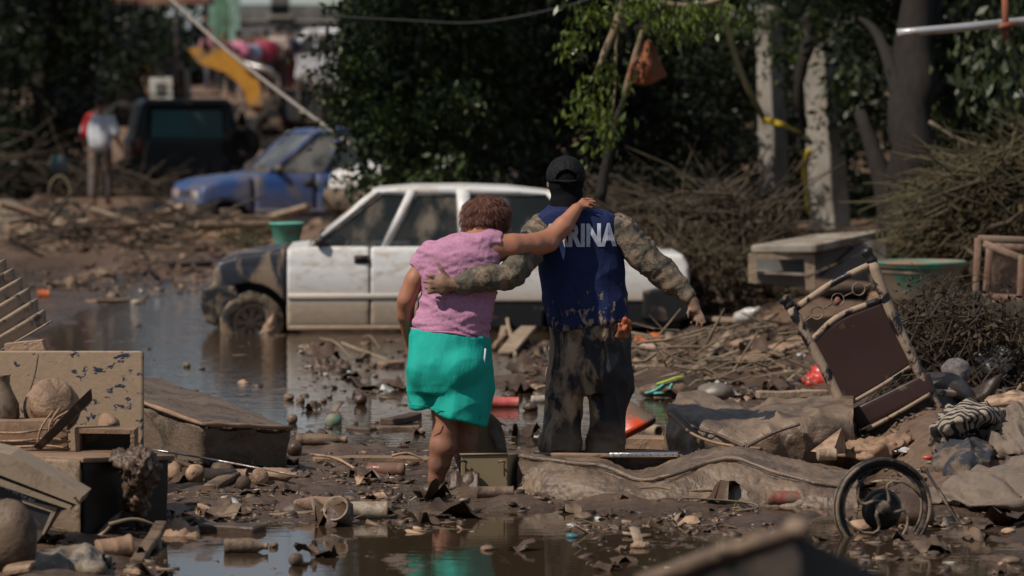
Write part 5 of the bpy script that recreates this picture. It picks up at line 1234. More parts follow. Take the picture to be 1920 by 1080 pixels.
s0, s1 = N0 + np.array((-.012, -.018, 0)), L0 + np.array((-.012, -.018, 0))
part(cb, 'side_panel', ndisp(loft([[s1, e(s1, s0, .5), s0], [e(s1, dn(s1), .5), e(e(s1, s0, .5), dn(e(s1, s0, .5)), .5), e(s0, dn(s0, k=.03), .5)], [dn(s1), dn(e(s1, s0, .5)), dn(s0, k=.03)]], 40, 26, thick=.008), lambda v: .006 * fbm(v * 14, 3, 3)), m_cabm, world=True)
part(cb, 'top_board', hexa([N0 + (0, -.03, .012), R0 + (.03, 0, .012), B0 + (0, .03, .012), L0 + (-.02, 0, .012)], [N0 + (0, -.03, -.012), R0 + (.03, 0, -.012), B0 + (0, .03, -.012), L0 + (-.02, 0, -.012)], .004, 0), m_wood, world=True)
def clod(P):
    d = ell(P, at(255, 868, 18.05), (.095, .10, .07)); d = smin(d, ell(P, at(235, 858, 18.15), (.08, .1, .04)), .04)
    d = smin(d, cap(P, at(268, 880, 18.0), at(258, 930, 18.1), .085, .06), .05); return smin(d, cap(P, at(258, 930, 18.1), at(262, 985, 18.18), .055, .03), .05)
c = at(255, 920, 18.1)
solo('weed_clump', ndisp(nets(clod, c - (.25, .3, .3), c + (.25, .3, .3), .009), lambda v: .024 * fbm(v * (34, 34, 15), 3, 6, .7) - .012), m_wet, 'clump of muddy weeds draped over the corner of the dark cabinet', 'weeds')
m_plas = mat('tan_mud_plastic', (.30, .225, .155), mud=.3, mudcol=(.22, .165, .11), sc_=8, rough=.6, bump=.2, var=.12)
m_char = mat('charcoal_plastic', (.028, .027, .030), mud=.3, mudcol=(.10, .075, .055), sc_=7, rough=.4, bump=.2)
st_ = thing('stereo', 'slanted dark appliance with a tan cover and worn white lettering on its front', 'appliance', tuple(gnd(60, 1015, 0)))
part(st_, 'cover', slabw([(-90, 826), (20, 852), (156, 930), (147, 947), (138, 944), (-90, 856)], .34, 17.35), m_plas, world=True, smooth=False)
part(st_, 'slot', slabw([(-90, 856), (138, 944), (134, 949), (-90, 866)], .32, 17.38), m_black, world=True, smooth=False)
part(st_, 'rail', slabw([(-90, 864), (137, 948), (133, 956), (-90, 880)], .3, 17.36), m_plas, world=True, smooth=False)
part(st_, 'front', slabw([(-90, 880), (128, 954), (108, 960), (80, 1004), (60, 1030), (-90, 1030)], .3, 17.40), m_char, world=True, smooth=False)
part(st_, 'lower_rail', slabw([(40, 935), (108, 952), (104, 962), (82, 1003), (78, 1002), (96, 960), (42, 942)], .03, 17.385), m_plas, world=True, smooth=False)
part(st_, 'screw', xf(lathe([(.001, .004), (.006, .004), (.007, 0)], 10), at(141, 934, 17.34), (R(90), 0, 0)), m_black, world=True)
m_prt = mat('worn_print', (.42, .42, .46), mud=.25, mudcol=(.12, .10, .09), sc_=40, rough=.6, bump=.1)
rl = random.Random(4); G_ = []
for k in range(9):   # the word is too worn and blurred to read: only its broken strokes remain
    bxp, byp = 2 + 7.4 * k, 908 + 3.6 * k
    for a, b in (((0, 0), (1.2, 6)), ((0, 0), (4.5, 1.6)), ((4.2, 1.5), (4.4, 7)))[: 2 + (k % 2)]:
        p = at(bxp + a[0], byp + a[1], 17.385); q = at(bxp + b[0], byp + b[1], 17.385); G_.append(rectbar(p, q, .006, .006))
part(st_, 'lettering', join(G_), m_prt, world=True, smooth=False)
# mattress, upper left
N1, R1, F1, L1 = at(379, 795, 20.35), at(547, 802, 20.9), at(300, 704, 22.6), at(150, 712, 21.4)
m_mtop = mat('mattress_mud', (.135, .097, .068), mud=.4, mudcol=(.085, .061, .043), sc_=5, rough=.6, bump=.9, bsc=30, mrough=.45)
mt = thing('mattress', 'thick mud-soaked mattress lying tilted in the water beside the tan panel', 'mattress', tuple(gnd(400, 890, 0)))
dz = np.array((0, 0, -.24)); cM = (N1 + R1 + F1 + L1) / 4
def ub(p): q = p + dz; q[:2] += (cM - p)[:2] * .05; return q
part(mt, 'pad', ndisp(hexa([N1, R1, F1, L1], [ub(N1), ub(R1), ub(F1) - (0, 0, .1), ub(L1) - (0, 0, .1)], .03, 14), lambda v: .016 * fbm(v * 5, 4, 5, .6)), m_mtop, world=True)
def edge_tube(P_, r, off=(0, 0, 0)):
    pts = []
    for a, b in zip(P_[:-1], P_[1:]): pts += [a + (b - a) * t for t in np.linspace(0, 1, 14, endpoint=False)]
    pts.append(P_[-1]); return ndisp(tube(np.array(pts) + np.array(off), [r], 6), lambda v: .006 * vn(v * 12, 3))
part(mt, 'piping', edge_tube([L1, N1, R1], .014, (0, -.01, .0)), m_mud, world=True)
part(mt, 'piping', edge_tube([ub(L1), ub(N1), ub(R1)], .014, (0, -.01, -.01)), m_wet, world=True)
solo('metal_rod', tube(spline([at(286, 843, 20.1), at(400, 862, 20.0), at(568, 894, 19.9)], 12), [.006], 6), m_steel, 'thin bright rod running along the foot of the tilted mattress', 'rod')
solo('board', slabw([(328, 850), (392, 858), (388, 880), (330, 872)], .1, 20.6), m_wet, 'wet board wedged under the tilted mattress', 'board', smooth=False)

# ================================================================== generic flood litter
m_pale = mat('pale_mud_plastic', (.36, .30, .23), mud=.5, mudcol=(.23, .165, .11), sc_=14, rough=.5, bump=.2)
m_green = mat('green_plastic', (.13, .26, .19), mud=.5, mudcol=(.22, .165, .11), sc_=9, rough=.35, bump=.1)
m_red = mat('red_plastic', (.48, .045, .035), mud=.3, mudcol=(.24, .16, .11), sc_=10, rough=.3, bump=.1)
m_redb = mat('red_brown_plastic', (.20, .06, .04), mud=.5, mudcol=(.17, .10, .07), sc_=12, rough=.25, bump=.2)
m_orange = mat('orange_plastic', (.55, .13, .03), mud=.3, sc_=9, rough=.4, bump=.1)
m_clear = mat('cloudy_plastic', (.50, .50, .48), mud=.4, mudcol=(.30, .24, .18), sc_=7, rough=.15, bump=.3, bsc=20, spec=.8)
m_foil = mat('bright_metal', (.6, .6, .6), mud=.25, mudcol=(.12, .09, .07), sc_=8, rough=.18, metal=.9, bump=.3)
def bottle_g(r, L_, neck=.35, seg=16):
    pr = [(.001, 0), (r * .8, 0), (r, r * .2), (r, L_ * .12), (r * .95, L_ * .16), (r, L_ * .2), (r, L_ * .55), (r * .94, L_ * .60), (r * .9, L_ * .7), (r * neck, L_ * .86), (r * neck, L_ * .93), (r * neck * 1.15, L_ * .94), (r * neck * 1.15, L_), (.001, L_)]
    return lathe(pr, seg)
def cyl_g(r, L_, seg=18, wall=.12):
    return lathe([(.001, 0), (r * .94, 0), (r, r * .08), (r, r * .2), (r * .97, r * .26), (r * .97, L_ * .5), (r, L_ * .54), (r * .97, L_ * .58), (r * .97, L_ - r * .3), (r * 1.02, L_ - r * .2), (r * 1.02, L_), (r * (1 - wall), L_), (r * (1 - wall), L_ * .3), (.001, L_ * .28)], seg)
def cup_g(r, L_, seg=18):
    return lathe([(.001, 0), (r * .62, 0), (r * .70, L_ * .08), (r, L_ * .92), (r * 1.06, L_ * .94), (r * 1.06, L_), (r * .95, L_), (r * .64, L_ * .15), (.001, L_ * .12)], seg)
def drop(px, py, sink=0.0):
    p = hit(px, py); p[2] = max(hz(p[0], p[1]), 0) - sink; return p
def lying(name, g, px, py, ang, r, m, label, cat, tilt=0.0, sink=.25, group=None, Y=None, jitter=.0):
    """a thing of revolution lying on its side, its foot at (px, py), pointing along ang"""
    p = drop(px, py) if Y is None else at(px, py, Y)
    V = np.asarray(g[0]); z = V[:, 2].copy(); L_ = z.max()
    V = np.stack([z - L_ / 2, V[:, 1], V[:, 0]], 1); Fo = g[1]
    if jitter: V = V + jitter * np.stack([vn(V * 18 + px, k) for k in range(3)], 1)
    return solo(name, (V, Fo), m, label, cat, loc=(p[0], p[1], p[2] + r * (1 - 2 * sink)), rot=(rnd.uniform(-1, 1), R(-tilt), R(ang)), group=group)
def ball_(px, py, r, m, label, cat='ball', name='ball', amp=.0, sink=.3, flat=1.0, seed=1):
    V, f = ico(1, 3)
    amp = max(amp, .10)
    if amp: V = V * (1 + amp * fbm(V * 1.7 + seed, 3, seed))[:, None]
    p = drop(px, py); return solo(name, (V * r * np.array((1, 1, flat)), f), m, label, cat, loc=(p[0], p[1], p[2] + r * flat * (1 - 2 * sink)), rot=(0, 0, seed))
def board_(pa, pb, w_, t, m, label, cat='board', name='board', lift=0.0, seed=1, roll=0.0):
    a = drop(*pa[:2]); b = drop(*pb[:2]); a[2] += (pa[2] if len(pa) > 2 else 0) + lift; b[2] += (pb[2] if len(pb) > 2 else 0) + lift
    d = b - a; L_ = np.linalg.norm(d); v, f = bx(L_, w_, t, min(t, w_) * .15, cuts=2)
    v = v + np.stack([vn(v * 7 + seed, k) for k in range(3)], 1) * min(.012, t * .6)
    q = Vector(d).to_track_quat('X', 'Z').to_matrix() @ Matrix.Rotation(roll, 3, 'X'); V = v @ np.array(q).T
    c = (a + b) / 2; return solo(name, (V, f), m, label, cat, loc=tuple(c), smooth=False)
def stick_(pa, pb, r, m, label, name='stick', lift=(0.02, 0.02), bend=.03, seed=1, cat='stick'):
    a = drop(*pa); b = drop(*pb); a[2] += lift[0]; b[2] += lift[1]; c = (a + b) / 2 + np.array((0, 0, bend))
    return solo(name, ndisp(tube(spline([a, c, b], 10), [r, r * .85, r * .6], 7), lambda v: r * .3 * vn(v * 12 + seed, seed)), m, label, cat)
def rag(px, py, w_, hgt, m, label, name='cloth', cat='cloth', seed=1, depth=.25, amp=.03, lift=0.0, res=26, thick=.008):
    """a crumpled wet cloth heaped on the ground"""
    p = drop(px, py); cs = []
    for j in range(5):
        t = j / 4; row = []
        for i in range(6):
            s = i / 5
            row.append(p + np.array(((s - .5) * w_, (t - .3) * depth, lift + hgt * math.sin(math.pi * min(1, t * 1.2)) ** .7 * (.55 + .45 * math.sin(math.pi * s)) * (1 + .35 * math.sin(5 * s + seed)) - .01)))
        cs.append(row)
    VF = loft(cs, res * 2, res, thick=thick)
    return solo(name, ndisp(VF, lambda v: amp * (1 - 2.2 * np.abs(vn(v * (9, 7, 9) + seed, seed))) + amp * .4 * vn(v * 26 + seed, seed + 1)), m, label, cat)

# lower left
m_pot = mat('round_mud_lump', (.17, .115, .074), mud=.45, mudcol=(.08, .053, .036), sc_=6, rough=.5, bump=.5)
ball_(14, 1078, .13, m_pot, 'big round mud-coated pot in the lower corner by the appliance', 'pot', 'pot', .10, .05, 1.3, 4)
rag(115, 1066, .36, .085, mat('patterned_rag', (.30, .25, .18), base2=(.02, .022, .03), sc2=16, mud=.35, mudcol=(.17, .12, .08), sc_=10, bump=.4), 'crumpled patterned rag below the dark cabinet', seed=3, amp=.028, depth=.35)
lying('tin_can', cyl_g(.055, .16), 215, 1048, 20, .055, m_mud, 'mud-filled can next to the patterned rag', 'can', tilt=8, jitter=.008)
board_((255, 1062), (305, 1010, .06), .06, .035, m_pot, 'stubby mud-coated piece of wood leaning beside the mud-filled can', 'wood', 'wood_piece', seed=4)
stick_((205, 1012), (300, 1010), .010, m_twig, 'thin curved twig arching over the mud-filled can', lift=(.06, .05), bend=.03)
rag(262, 1030, .2, .05, m_wet, 'dark lace-like scrap between the can and the dark cabinet', 'scrap', seed=8, amp=.012)
board_((60, 1085), (10, 1086), .18, .02, m_dry, 'pale flat board at the very bottom near the pot', lift=.03, seed=6)
board_((245, 1084), (310, 1078), .14, .02, m_dry, 'pale chip of board at the bottom edge near the puddle', lift=.01, seed=7)
rag(335, 1008, .20, .06, m_mud, 'muddy cloth knot at the bank right of the dark cabinet', seed=12, amp=.02)
board_((385, 1000), (485, 1003), .15, .055, m_wet, 'flat wet block at the edge of the sky-reflecting puddle', 'block', 'block', seed=3)
lying('glass_bottle', bottle_g(.038, .20, .4), 462, 1042, 6, .038, m_pot, 'muddy bottle half sunk at the edge of the sky-reflecting puddle', 'bottle', sink=.12, jitter=.004)
lying('glass_bottle', bottle_g(.03, .17, .4), 300, 985, 70, .03, m_pot, 'small dark bottle upright beside the dark cabinet corner', 'bottle', tilt=60)
ball_(555, 1068, .033, m_pot, 'small ball floating alone in the sky-reflecting puddle', sink=.1)
ball_(513, 1032, .022, m_pot, 'tiny lump floating beside the half-sunk bottle', 'lump', 'lump', .2, .2, .7, 2)
ball_(366, 905, .052, m_dry, 'smooth round ball beside the tilted mattress foot', sink=.05)
ball_(326, 902, .05, m_mud, 'dark lump touching the dark cabinet right of it', 'lump', 'lump', .2, .1, 1, 7)
ball_(418, 898, .065, m_pot, 'rounded mud-coated helmet shape behind the pipe end', 'lump', 'lump', .15, .1, .75, 5)
lying('pipe_piece', cyl_g(.038, .22), 425, 905, -8, .038, m_dry, 'pale pipe piece with an open end among the round lumps', 'pipe', sink=.1)
ball_(487, 918, .048, m_dry, 'pale rough round ball at the end of the pipe piece', amp=.12, sink=.08, seed=3)
ball_(456, 920, .040, m_pot, 'brown ball half under the rough pale ball', amp=.08, sink=.15, seed=4)
lying('bottle', bottle_g(.042, .2), 525, 912, -18, .042, m_mud, 'muddy bottle pointing away from the row of balls', 'bottle', sink=.2, jitter=.006)
board_((395, 922), (440, 905, .03), .09, .03, m_pot, 'slanted mud-coated chip in front of the pipe piece', 'chip', 'board', seed=5)
ball_(552, 855, .045, m_wet, 'dark ball tucked against the mattress corner', sink=.1)
ball_(548, 798, .035, m_pot, 'ball resting behind the mattress corner', sink=.1)
lying('bottle', bottle_g(.037, .30, .5), 603, 835, 0, .037, m_pot, 'long muddy bottle lying level right of the mattress corner', 'bottle', sink=.1, jitter=.004)
ball_(625, 800, .055, m_green, 'pale green muddy ball half sunk behind the long bottle', sink=.3, amp=.05)
for k, (a, b, w_, lab) in enumerate((((708, 806), (790, 806), .12, 'flat muddy box lid in the shallow water behind the long bottle'), ((725, 800, .02), (780, 792, .03), .1, 'tilted wet board lying on the muddy box lid'), ((655, 806), (700, 810), .08, 'wet chunk of wood between the green ball and the box lid'))):
    board_(a, b, w_, .045, m_wet if k else m_pot, lab, seed=10 + k)
ball_(783, 786, .028, m_pot, 'small pebble-like lump behind the muddy box lid', 'stone', 'stone', .15, .2, .8, 8)
ball_(676, 762, .045, m_wet, 'dark coconut-sized lump alone in the bright water', 'lump', 'lump', .1, .12, 1, 9)
for k, (px, py, r) in enumerate(((541, 752, .038), (564, 756, .030), (607, 757, .022), (618, 748, .02), (350, 690, .03), (365, 742, .03))):
    ball_(px, py, r, m_pot, ['dark stone nearest the mattress in the bright water', 'flatter stone just right of the dark one in bright water', 'small stone nearer the middle of the bright water', 'tiny dark stone beside the small one', 'small stone in the blue water beyond the panel', 'stone in the blue water by the mattress far edge'][k], 'stone', 'stone', .2, .2, .8, 20 + k)
board_((585, 868), (815, 866), .10, .05, m_wood, 'long muddy beam lying level left of the shins', 'beam', 'beam', seed=3)
stick_((585, 872), (682, 893), .010, m_dry, 'pale straight stick slanting beside the long beam', lift=(.05, .01))
stick_((735, 872), (800, 880), .008, m_dry, 'short pale stick lying against the shins', lift=(.05, .03), seed=3)
lying('bottle', bottle_g(.042, .24, .6), 718, 893, 178, .04, m_redb, 'reddish-brown bottle lying before the long muddy beam', 'bottle', sink=.15, jitter=.003)
solo('metal_sheet', ndisp(loft([[at(520, 930, 19.9), at(600, 925, 19.8), at(700, 922, 19.9)], [at(530, 926, 20.1), at(600, 917, 20.1), at(702, 917, 20.1)]], 20, 8, thick=.006), lambda v: .006 * vn(v * 8, 2)), m_foil, 'bright bent metal sheet catching the sun on the mud', 'metal sheet')
lying('plastic_bottle', cyl_g(.042, .20), 588, 962, 8, .042, mat('striped_label', (.30, .24, .17), base2=(.20, .06, .05), sc2=14, mud=.5, sc_=14, rough=.5), 'crushed bottle with a reddish torn label behind the upright mug', 'bottle', sink=.15, jitter=.014)
rag(545, 962, .14, .05, m_wet, 'dark scrap of plastic at the end of the crushed bottle', 'scrap', seed=5, amp=.015)
mg = thing('mug', 'tan mud-coated mug with its dark mouth facing out by the puddle', 'mug', tuple(drop(640, 990) + (0, 0, .055)), (R(60), 0, R(-25)))
v, f = cup_g(.062, .13, 24); part(mg, 'cup', (v * (1, 1, 1) + (0, 0, -.06), f), m_pale); part(mg, 'handle', tube([(-.05, 0, -.03), (-.09, 0, -.01), (-.09, 0, .03), (-.055, 0, .045)], [.009], 6, 10), m_pale)
lying('tin_can', cyl_g(.048, .22, wall=.05), 685, 975, 3, .048, m_pale, 'tan ribbed can lying beside the upright mug', 'can', sink=.1)
# round the shins
ball_(806, 934, .045, m_wet, 'rounded stone in front of her nearest foot', 'stone', 'stone', .12, .15, .9, 6)
rag(870, 928, .14, .10, m_wet, 'dark pointed lump of wet cloth below the latched box', seed=15, amp=.015, depth=.15)
lying('pipe_piece', cyl_g(.032, .19, wall=.2), 928, 935, 4, .034, m_pot, 'short pipe with a dark open end below the latched box', 'pipe', sink=.15)
board_((900, 912), (950, 910), .04, .02, m_redb, 'orange-brown strip behind the short open pipe', 'strip', 'strip', seed=2)
lb = thing('latched_box', 'square tan box with two small dark latches beside her leg', 'box', tuple(gnd(915, 912, 0)))
m_box = mat('smooth_tan_mud', (.20, .155, .085), mud=.2, mudcol=(.17, .125, .08), sc_=3, rough=.6, bump=.06, var=.06)
bq = [at(864, 853, 19.75), at(952, 852, 19.75), at(974, 850, 20.15), at(880, 850, 20.15)]
part(lb, 'case', hexa(bq, [p - np.array((0, 0, .20)) for p in bq], .006, 0), m_box, world=True, smooth=False)
part(lb, 'lid_edge', tube([at(862, 852, 19.745), at(953, 851, 19.745)], [.006], 5), m_box, world=True)
for px in (869, 941):
    part(lb, 'latch', join([tube(spline([at(px - 6, 866, 19.73), at(px, 864, 19.71), at(px + 6, 867, 19.73)], 6), [.006], 6), tube(spline([at(px + 5, 867, 19.73), at(px + 4, 880, 19.735), at(px + 5, 893, 19.74)], 6), [.004], 6)]), m_black, world=True)
sb = thing('arched_board', 'arched tan board standing behind the latched box', 'board', tuple(at(922, 853, 20.9)))
part(sb, 'board', slabw([(894, 858), (892, 810), (896, 788), (908, 775), (922, 776), (936, 790), (946, 815), (952, 858)], .035, 20.85), m_box, world=True, smooth=False)
part(sb, 'mud_crust', ndisp(loft([[at(925, 782, 20.83), at(940, 800, 20.82), at(950, 850, 20.8)], [at(918, 800, 20.83), at(926, 825, 20.8), at(930, 850, 20.8)]], 16, 10, thick=.01), lambda v: .012 * fbm(v * 20, 2, 3)), m_wet, world=True)
rag(985, 858, .22, .05, m_wet, 'frilly wet clump where the folded mattress begins', 'clump', seed=22, amp=.02)

# ================================================================== THE FOLDED MATTRESS AND ITS NEIGHBOURS
def E(px, py, Y): return at(px, py, Y)
edge = [E(975, 858, 20.0), E(1040, 868, 19.85), E(1130, 878, 19.75), E(1200, 903, 19.65), E(1262, 893, 19.6), E(1330, 870, 19.7), E(1380, 864, 19.7), E(1450, 888, 19.6), E(1530, 908, 19.5), E(1605, 918, 19.5)]
bot = [E(965, 925, 19.75), E(1040, 930, 19.6), E(1130, 934, 19.45), E(1200, 938, 19.35), E(1270, 940, 19.35), E(1340, 945, 19.3), E(1400, 945, 19.3), E(1460, 940, 19.35), E(1540, 942, 19.3), E(1605, 944, 19.3)]
bot = [np.array((p[0], p[1], -.02)) for p in bot]
mid = [(a + b) / 2 + np.array((0, -.05 - .05 * math.sin(i * .9), .03 * math.sin(i * 1.3))) for i, (a, b) in enumerate(zip(edge, bot))]
top = [E(990, 850, 20.45), E(1050, 858, 20.4), E(1130, 868, 20.3), E(1200, 888, 20.25), E(1270, 868, 20.2), E(1340, 848, 20.3), E(1390, 846, 20.35), E(1450, 860, 20.3), E(1530, 876, 20.2), E(1610, 886, 20.2)]
back = [np.array((p[0], p[1] + .5, p[2] - .04)) for p in top]; back[0][2] -= .05
und = [np.array((p[0], p[1] + .2, -.05)) for p in back]
m_quilt = mat('folded_mattress_mud', (.19, .132, .088), mud=.45, mudcol=(.115, .08, .055), sc_=4, rough=.45, bump=.8, bsc=26, mrough=.32, spec=.55)
fm = thing('folded_mattress', 'long thin mattress slumped in a wave, coated in wet mud, below the man', 'mattress', tuple(bot[4]))
part(fm, 'pad', ndisp(loft([bot, mid, edge, top, back, und], 250, 80), lambda v: .012 * fbm(v * (6, 5, 6), 3, 12) + .007 * fbm(v * 26, 3, 4, .6)), m_quilt, world=True)
for k, (dz_, r) in enumerate(((.012, .012), (-.016, .011), (-.046, .011))):
    pts = [p + np.array((0, -.024 - .016 * k, dz_)) for p in edge]
    part(fm, 'piping', ndisp(tube(spline(pts, 110), [r], 7), lambda v: .006 * vn(v * (9, 9, 30), 5 + k)), m_quilt if k != 1 else m_wet, world=True)
fr_ = thing('drawer', 'sunken long drawer with a pale front edge behind the folded mattress', 'drawer', tuple(at(1140, 870, 20.6)))
for nm, a, b, w_, t, mm in (('front_rail', (1000, 852), (1280, 856), .05, .02, m_wood), ('rail', (1030, 846), (1275, 849), .04, .02, m_wood2)):
    part(fr_, nm, rectbar(at(*a, 20.62 if nm == 'front_rail' else 21.1) - np.array(fr_.location), at(*b, 20.62 if nm == 'front_rail' else 21.1) - np.array(fr_.location), w_, t), mm)
part(fr_, 'front_board', slabw([(1004, 856), (1262, 858), (1240, 884), (1010, 872)], .03, 20.66), m_darkwood, world=True, smooth=False)
part(fr_, 'perforated_strip', rectbar(at(1142, 853, 20.58) - np.array(fr_.location), at(1271, 852, 20.58) - np.array(fr_.location), .03, .026), m_foil, label='grey perforated metal strip')
for k in range(9): part(fr_, 'hole', xf(lathe([(.001, .003), (.0035, .003), (.0035, 0)], 8), np.array(at(1150 + 14 * k, 853, 20.562)), (R(90), 0, 0)), m_black, world=True)
board_((1166, 850), (1285, 850), .12, .085, m_wood, 'notched wet log beam directly behind the sunken long drawer', 'beam', 'beam', lift=.05, seed=9)
# second quilt
q0 = [E(1250, 805, 21.6), E(1300, 835, 21.2), E(1380, 842, 21.0), E(1460, 840, 21.0), E(1540, 842, 21.0), E(1600, 838, 21.1)]; q0 = [np.array((p[0], p[1], 0.0)) for p in q0]
q1 = [E(1252, 775, 21.5), E(1310, 795, 21.2), E(1385, 822, 20.9), E(1460, 800, 20.95), E(1520, 790, 20.95), E(1600, 780, 21.1)]
q2 = [E(1262, 752, 21.8), E(1320, 762, 21.7), E(1390, 790, 21.4), E(1440, 768, 21.6), E(1510, 768, 21.6), E(1600, 760, 21.7)]
q3 = [E(1280, 746, 22.3), E(1340, 750, 22.3), E(1400, 770, 22.2), E(1450, 758, 22.3), E(1520, 756, 22.3), E(1600, 748, 22.3)]
q4 = [np.array((p[0], p[1] + .4, -.02)) for p in q3]
qt = thing('quilt', 'heaped muddy quilt with long folds left of the ringed chair', 'quilt', tuple(q0[2]))
part(qt, 'cloth', ndisp(loft([q0, q1, q2, q3, q4], 120, 60), lambda v: folds(v, (3.2, 3.5, 9), .035, 51, R(-32)) + .008 * fbm(v * 12, 3, 12)), m_quilt, world=True)
for k, pts in enumerate(([E(1262, 765, 21.45), E(1300, 800, 21.1), E(1345, 815, 20.95), E(1395, 838, 20.8)], [E(1256, 775, 21.4), E(1296, 812, 21.05), E(1350, 832, 20.9), E(1430, 842, 20.85)], [E(1400, 838, 20.8), E(1450, 812, 20.85), E(1500, 795, 20.85)])):
    part(qt, 'seam', tube(spline(pts, 30), [.009], 6), m_mud if k % 2 else m_wet, world=True)
board_((1418, 770, .10), (1552, 768, .10), .08, .055, m_wood2, 'pale board lying along the top of the muddy quilt', seed=8)
stick_((1395, 842), (1460, 872), .006, m_wire, 'thin wire looping from the quilt to the folded mattress', 'wire', (.02, .05), cat='wire')
# funnel-shaped red bucket and roll
v, f = lathe([(.001, 0), (.10, 0), (.115, .01), (.12, .03), (.112, .04), (.05, .20), (.035, .225), (.03, .225), (.045, .19), (.09, .03), (.001, .02)], 30)
m_redtr = mat('red_tub_plastic', (.55, .060, .018), mud=.45, mudcol=(.15, .10, .07), sc_=5, rough=.35, bump=.2, bias=(2, .15, .12, .14))
solo('red_funnel', (v * np.array((1.35, 1.1, .98)), f), m_redtr, 'muddy red cone-shaped tub standing behind the right trouser leg', 'tub', loc=tuple(at(1186, 822, 21.9) + (0, 0, .02)), rot=(R(-8), R(-27), 0))
lying('wooden_roll', cyl_g(.040, .1, wall=.35), 1228, 822, -60, .04, m_wood2, 'small ringed roll end beside the red cone-shaped tub', 'roll', sink=.0)
lying('red_bottle', cyl_g(.040, .20), 945, 765, 3, .040, mat('red_pink_plastic', (.50, .10, .09), mud=.35, mudcol=(.25, .15, .11), sc_=12, rough=.4), 'pinkish red canister lying in the water between the two people', 'canister', sink=.15)
ball_(995, 772, .05, m_wet, 'dark stone in the water beside the left trouser leg', 'stone', 'stone', .15, .2, .8, 31)
lying('bottle', bottle_g(.03, .16), 1018, 756, 5, .03, m_clear, 'pale clear bottle touching the left trouser leg', 'bottle', sink=.2)
# shoe-like bag with neon trim and upturned bowl
nb = thing('sports_shoe', 'muddy sports shoe with lime green and turquoise trim near the bowl', 'shoe', tuple(drop(1250, 748)))
def shoe(P):
    s = smin(ell(P, (0, 0, .045), (.135, .05, .045)), ell(P, (.06, 0, .06), (.06, .042, .06)), .03); return smax(smin(s, ell(P, (-.1, 0, .04), (.055, .045, .035)), .03), -P[:, 2] + .0, .01)
part(nb, 'upper', ndisp(nets(shoe, (-.2, -.1, -.02), (.2, .1, .15), .007), lambda v: .004 * fbm(v * 30, 2, 1)), m_pot)
m_lime = mat('lime_trim', (.42, .62, .06), mud=.2, sc_=20, rough=.5); m_aq = mat('aqua_trim', (.10, .50, .42), mud=.2, sc_=20, rough=.5)
part(nb, 'collar', tube(spline([(-.06, -.035, .085), (0, -.045, .105), (.06, -.04, .125), (.10, -.01, .12), (.06, .03, .12)], 14), [.012], 6, sq=.6), m_lime)
part(nb, 'stripe', tube(spline([(-.13, -.04, .03), (-.07, -.05, .05), (-.02, -.048, .085)], 8), [.008], 6), m_aq); part(nb, 'stripe', tube(spline([(-.08, -.05, .03), (0, -.052, .04), (.03, -.046, .09)], 8), [.007], 6), m_aq)
nb.scale = (1.15,) * 3
ball_(1342, 752, .125, mat('grey_bowl', (.17, .145, .12), mud=.4, mudcol=(.12, .09, .065), sc_=6, rough=.35), 'upturned grey-brown bowl beside the sports shoe', 'bowl', 'bowl', .02, .2, .62, 2)

# ================================================================== THE RINGED CHAIR, RIGHT SIDE
YC = 22.0
m_post = mat('mud_splashed_black_tube', (.012, .011, .014), mud=.52, mudcol=(.33, .245, .175), sc_=7, rough=.35, bump=.25, edge=.03, stretch=(1, 1, .7))
m_seatv = mat('brown_vinyl', (.042, .020, .016), mud=.16, mudcol=(.13, .10, .065), sc_=3.5, rough=.38, bump=.12, bsc=120, var=.1, edge=.05)
def Cc(px, py, dy=0.0): return at(px, py, YC + dy)
ch = thing('chair', 'overturned dining chair with three metal rings in its back, leaning in the debris', 'chair', tuple(Cc(1610, 832)))
part(ch, 'back_post', ndisp(tube(spline([Cc(1480, 572), Cc(1545, 690), Cc(1585, 770), Cc(1612, 832, .02)], 16), [.030], 12), lambda v: .002 * vn(v * 30, 3)), m_post, world=True)
part(ch, 'back_post', ndisp(tube(spline([Cc(1634, 488), Cc(1668, 580), Cc(1715, 680), Cc(1768, 782, .02)], 16), [.032, .031, .028], 12), lambda v: .002 * vn(v * 30, 4)), m_post, world=True)
for a, b in (((1480, 572), (1470, 560)), ((1634, 488), (1624, 470))):
    pa, pb = Cc(*a), Cc(*b); part(ch, 'finial', tube([pa + (pb - pa) * t for t in (-.3, 0, .2, .5, .8, 1.0, 1.25)], [.030, .036, .030, .028, .036, .036, .02], 12), m_black, world=True)
part(ch, 'top_rail', tube(spline([Cc(1492, 578), Cc(1560, 532), Cc(1632, 496)], 12), [.021], 10), m_post, world=True)
part(ch, 'back_rail', tube(spline([Cc(1520, 640), Cc(1572, 594), Cc(1652, 562)], 14), [.019], 10), m_post, world=True)
part(ch, 'back_rail', tube(spline([Cc(1592, 757), Cc(1650, 724), Cc(1712, 684)], 12), [.015], 8), m_post, world=True)
part(ch, 'back_panel', ndisp(loft([[Cc(1518, 642, .01), Cc(1572, 598, .01), Cc(1650, 566, .01)], [Cc(1556, 702, .01), Cc(1616, 662, .015), Cc(1682, 628, .01)], [Cc(1590, 757, .01), Cc(1650, 724, .01), Cc(1712, 682, .01)]], 30, 20, thick=.02), lambda v: .002 * vn(v * 6, 3)), m_seatv, world=True)
ringm = mat('ring_metal', (.10, .09, .085), mud=.5, mudcol=(.26, .20, .14), sc_=18, rough=.4, metal=.6)
for c_ in ((1532, 587), (1571, 562), (1610, 542)):
    cc = Cc(*c_); part(ch, 'ring', tube([cc + .036 * np.array((math.cos(a), 0, math.sin(a))) for a in np.linspace(0, 2 * math.pi, 28, endpoint=False)], [.0042], 6, closed=True), ringm, world=True)
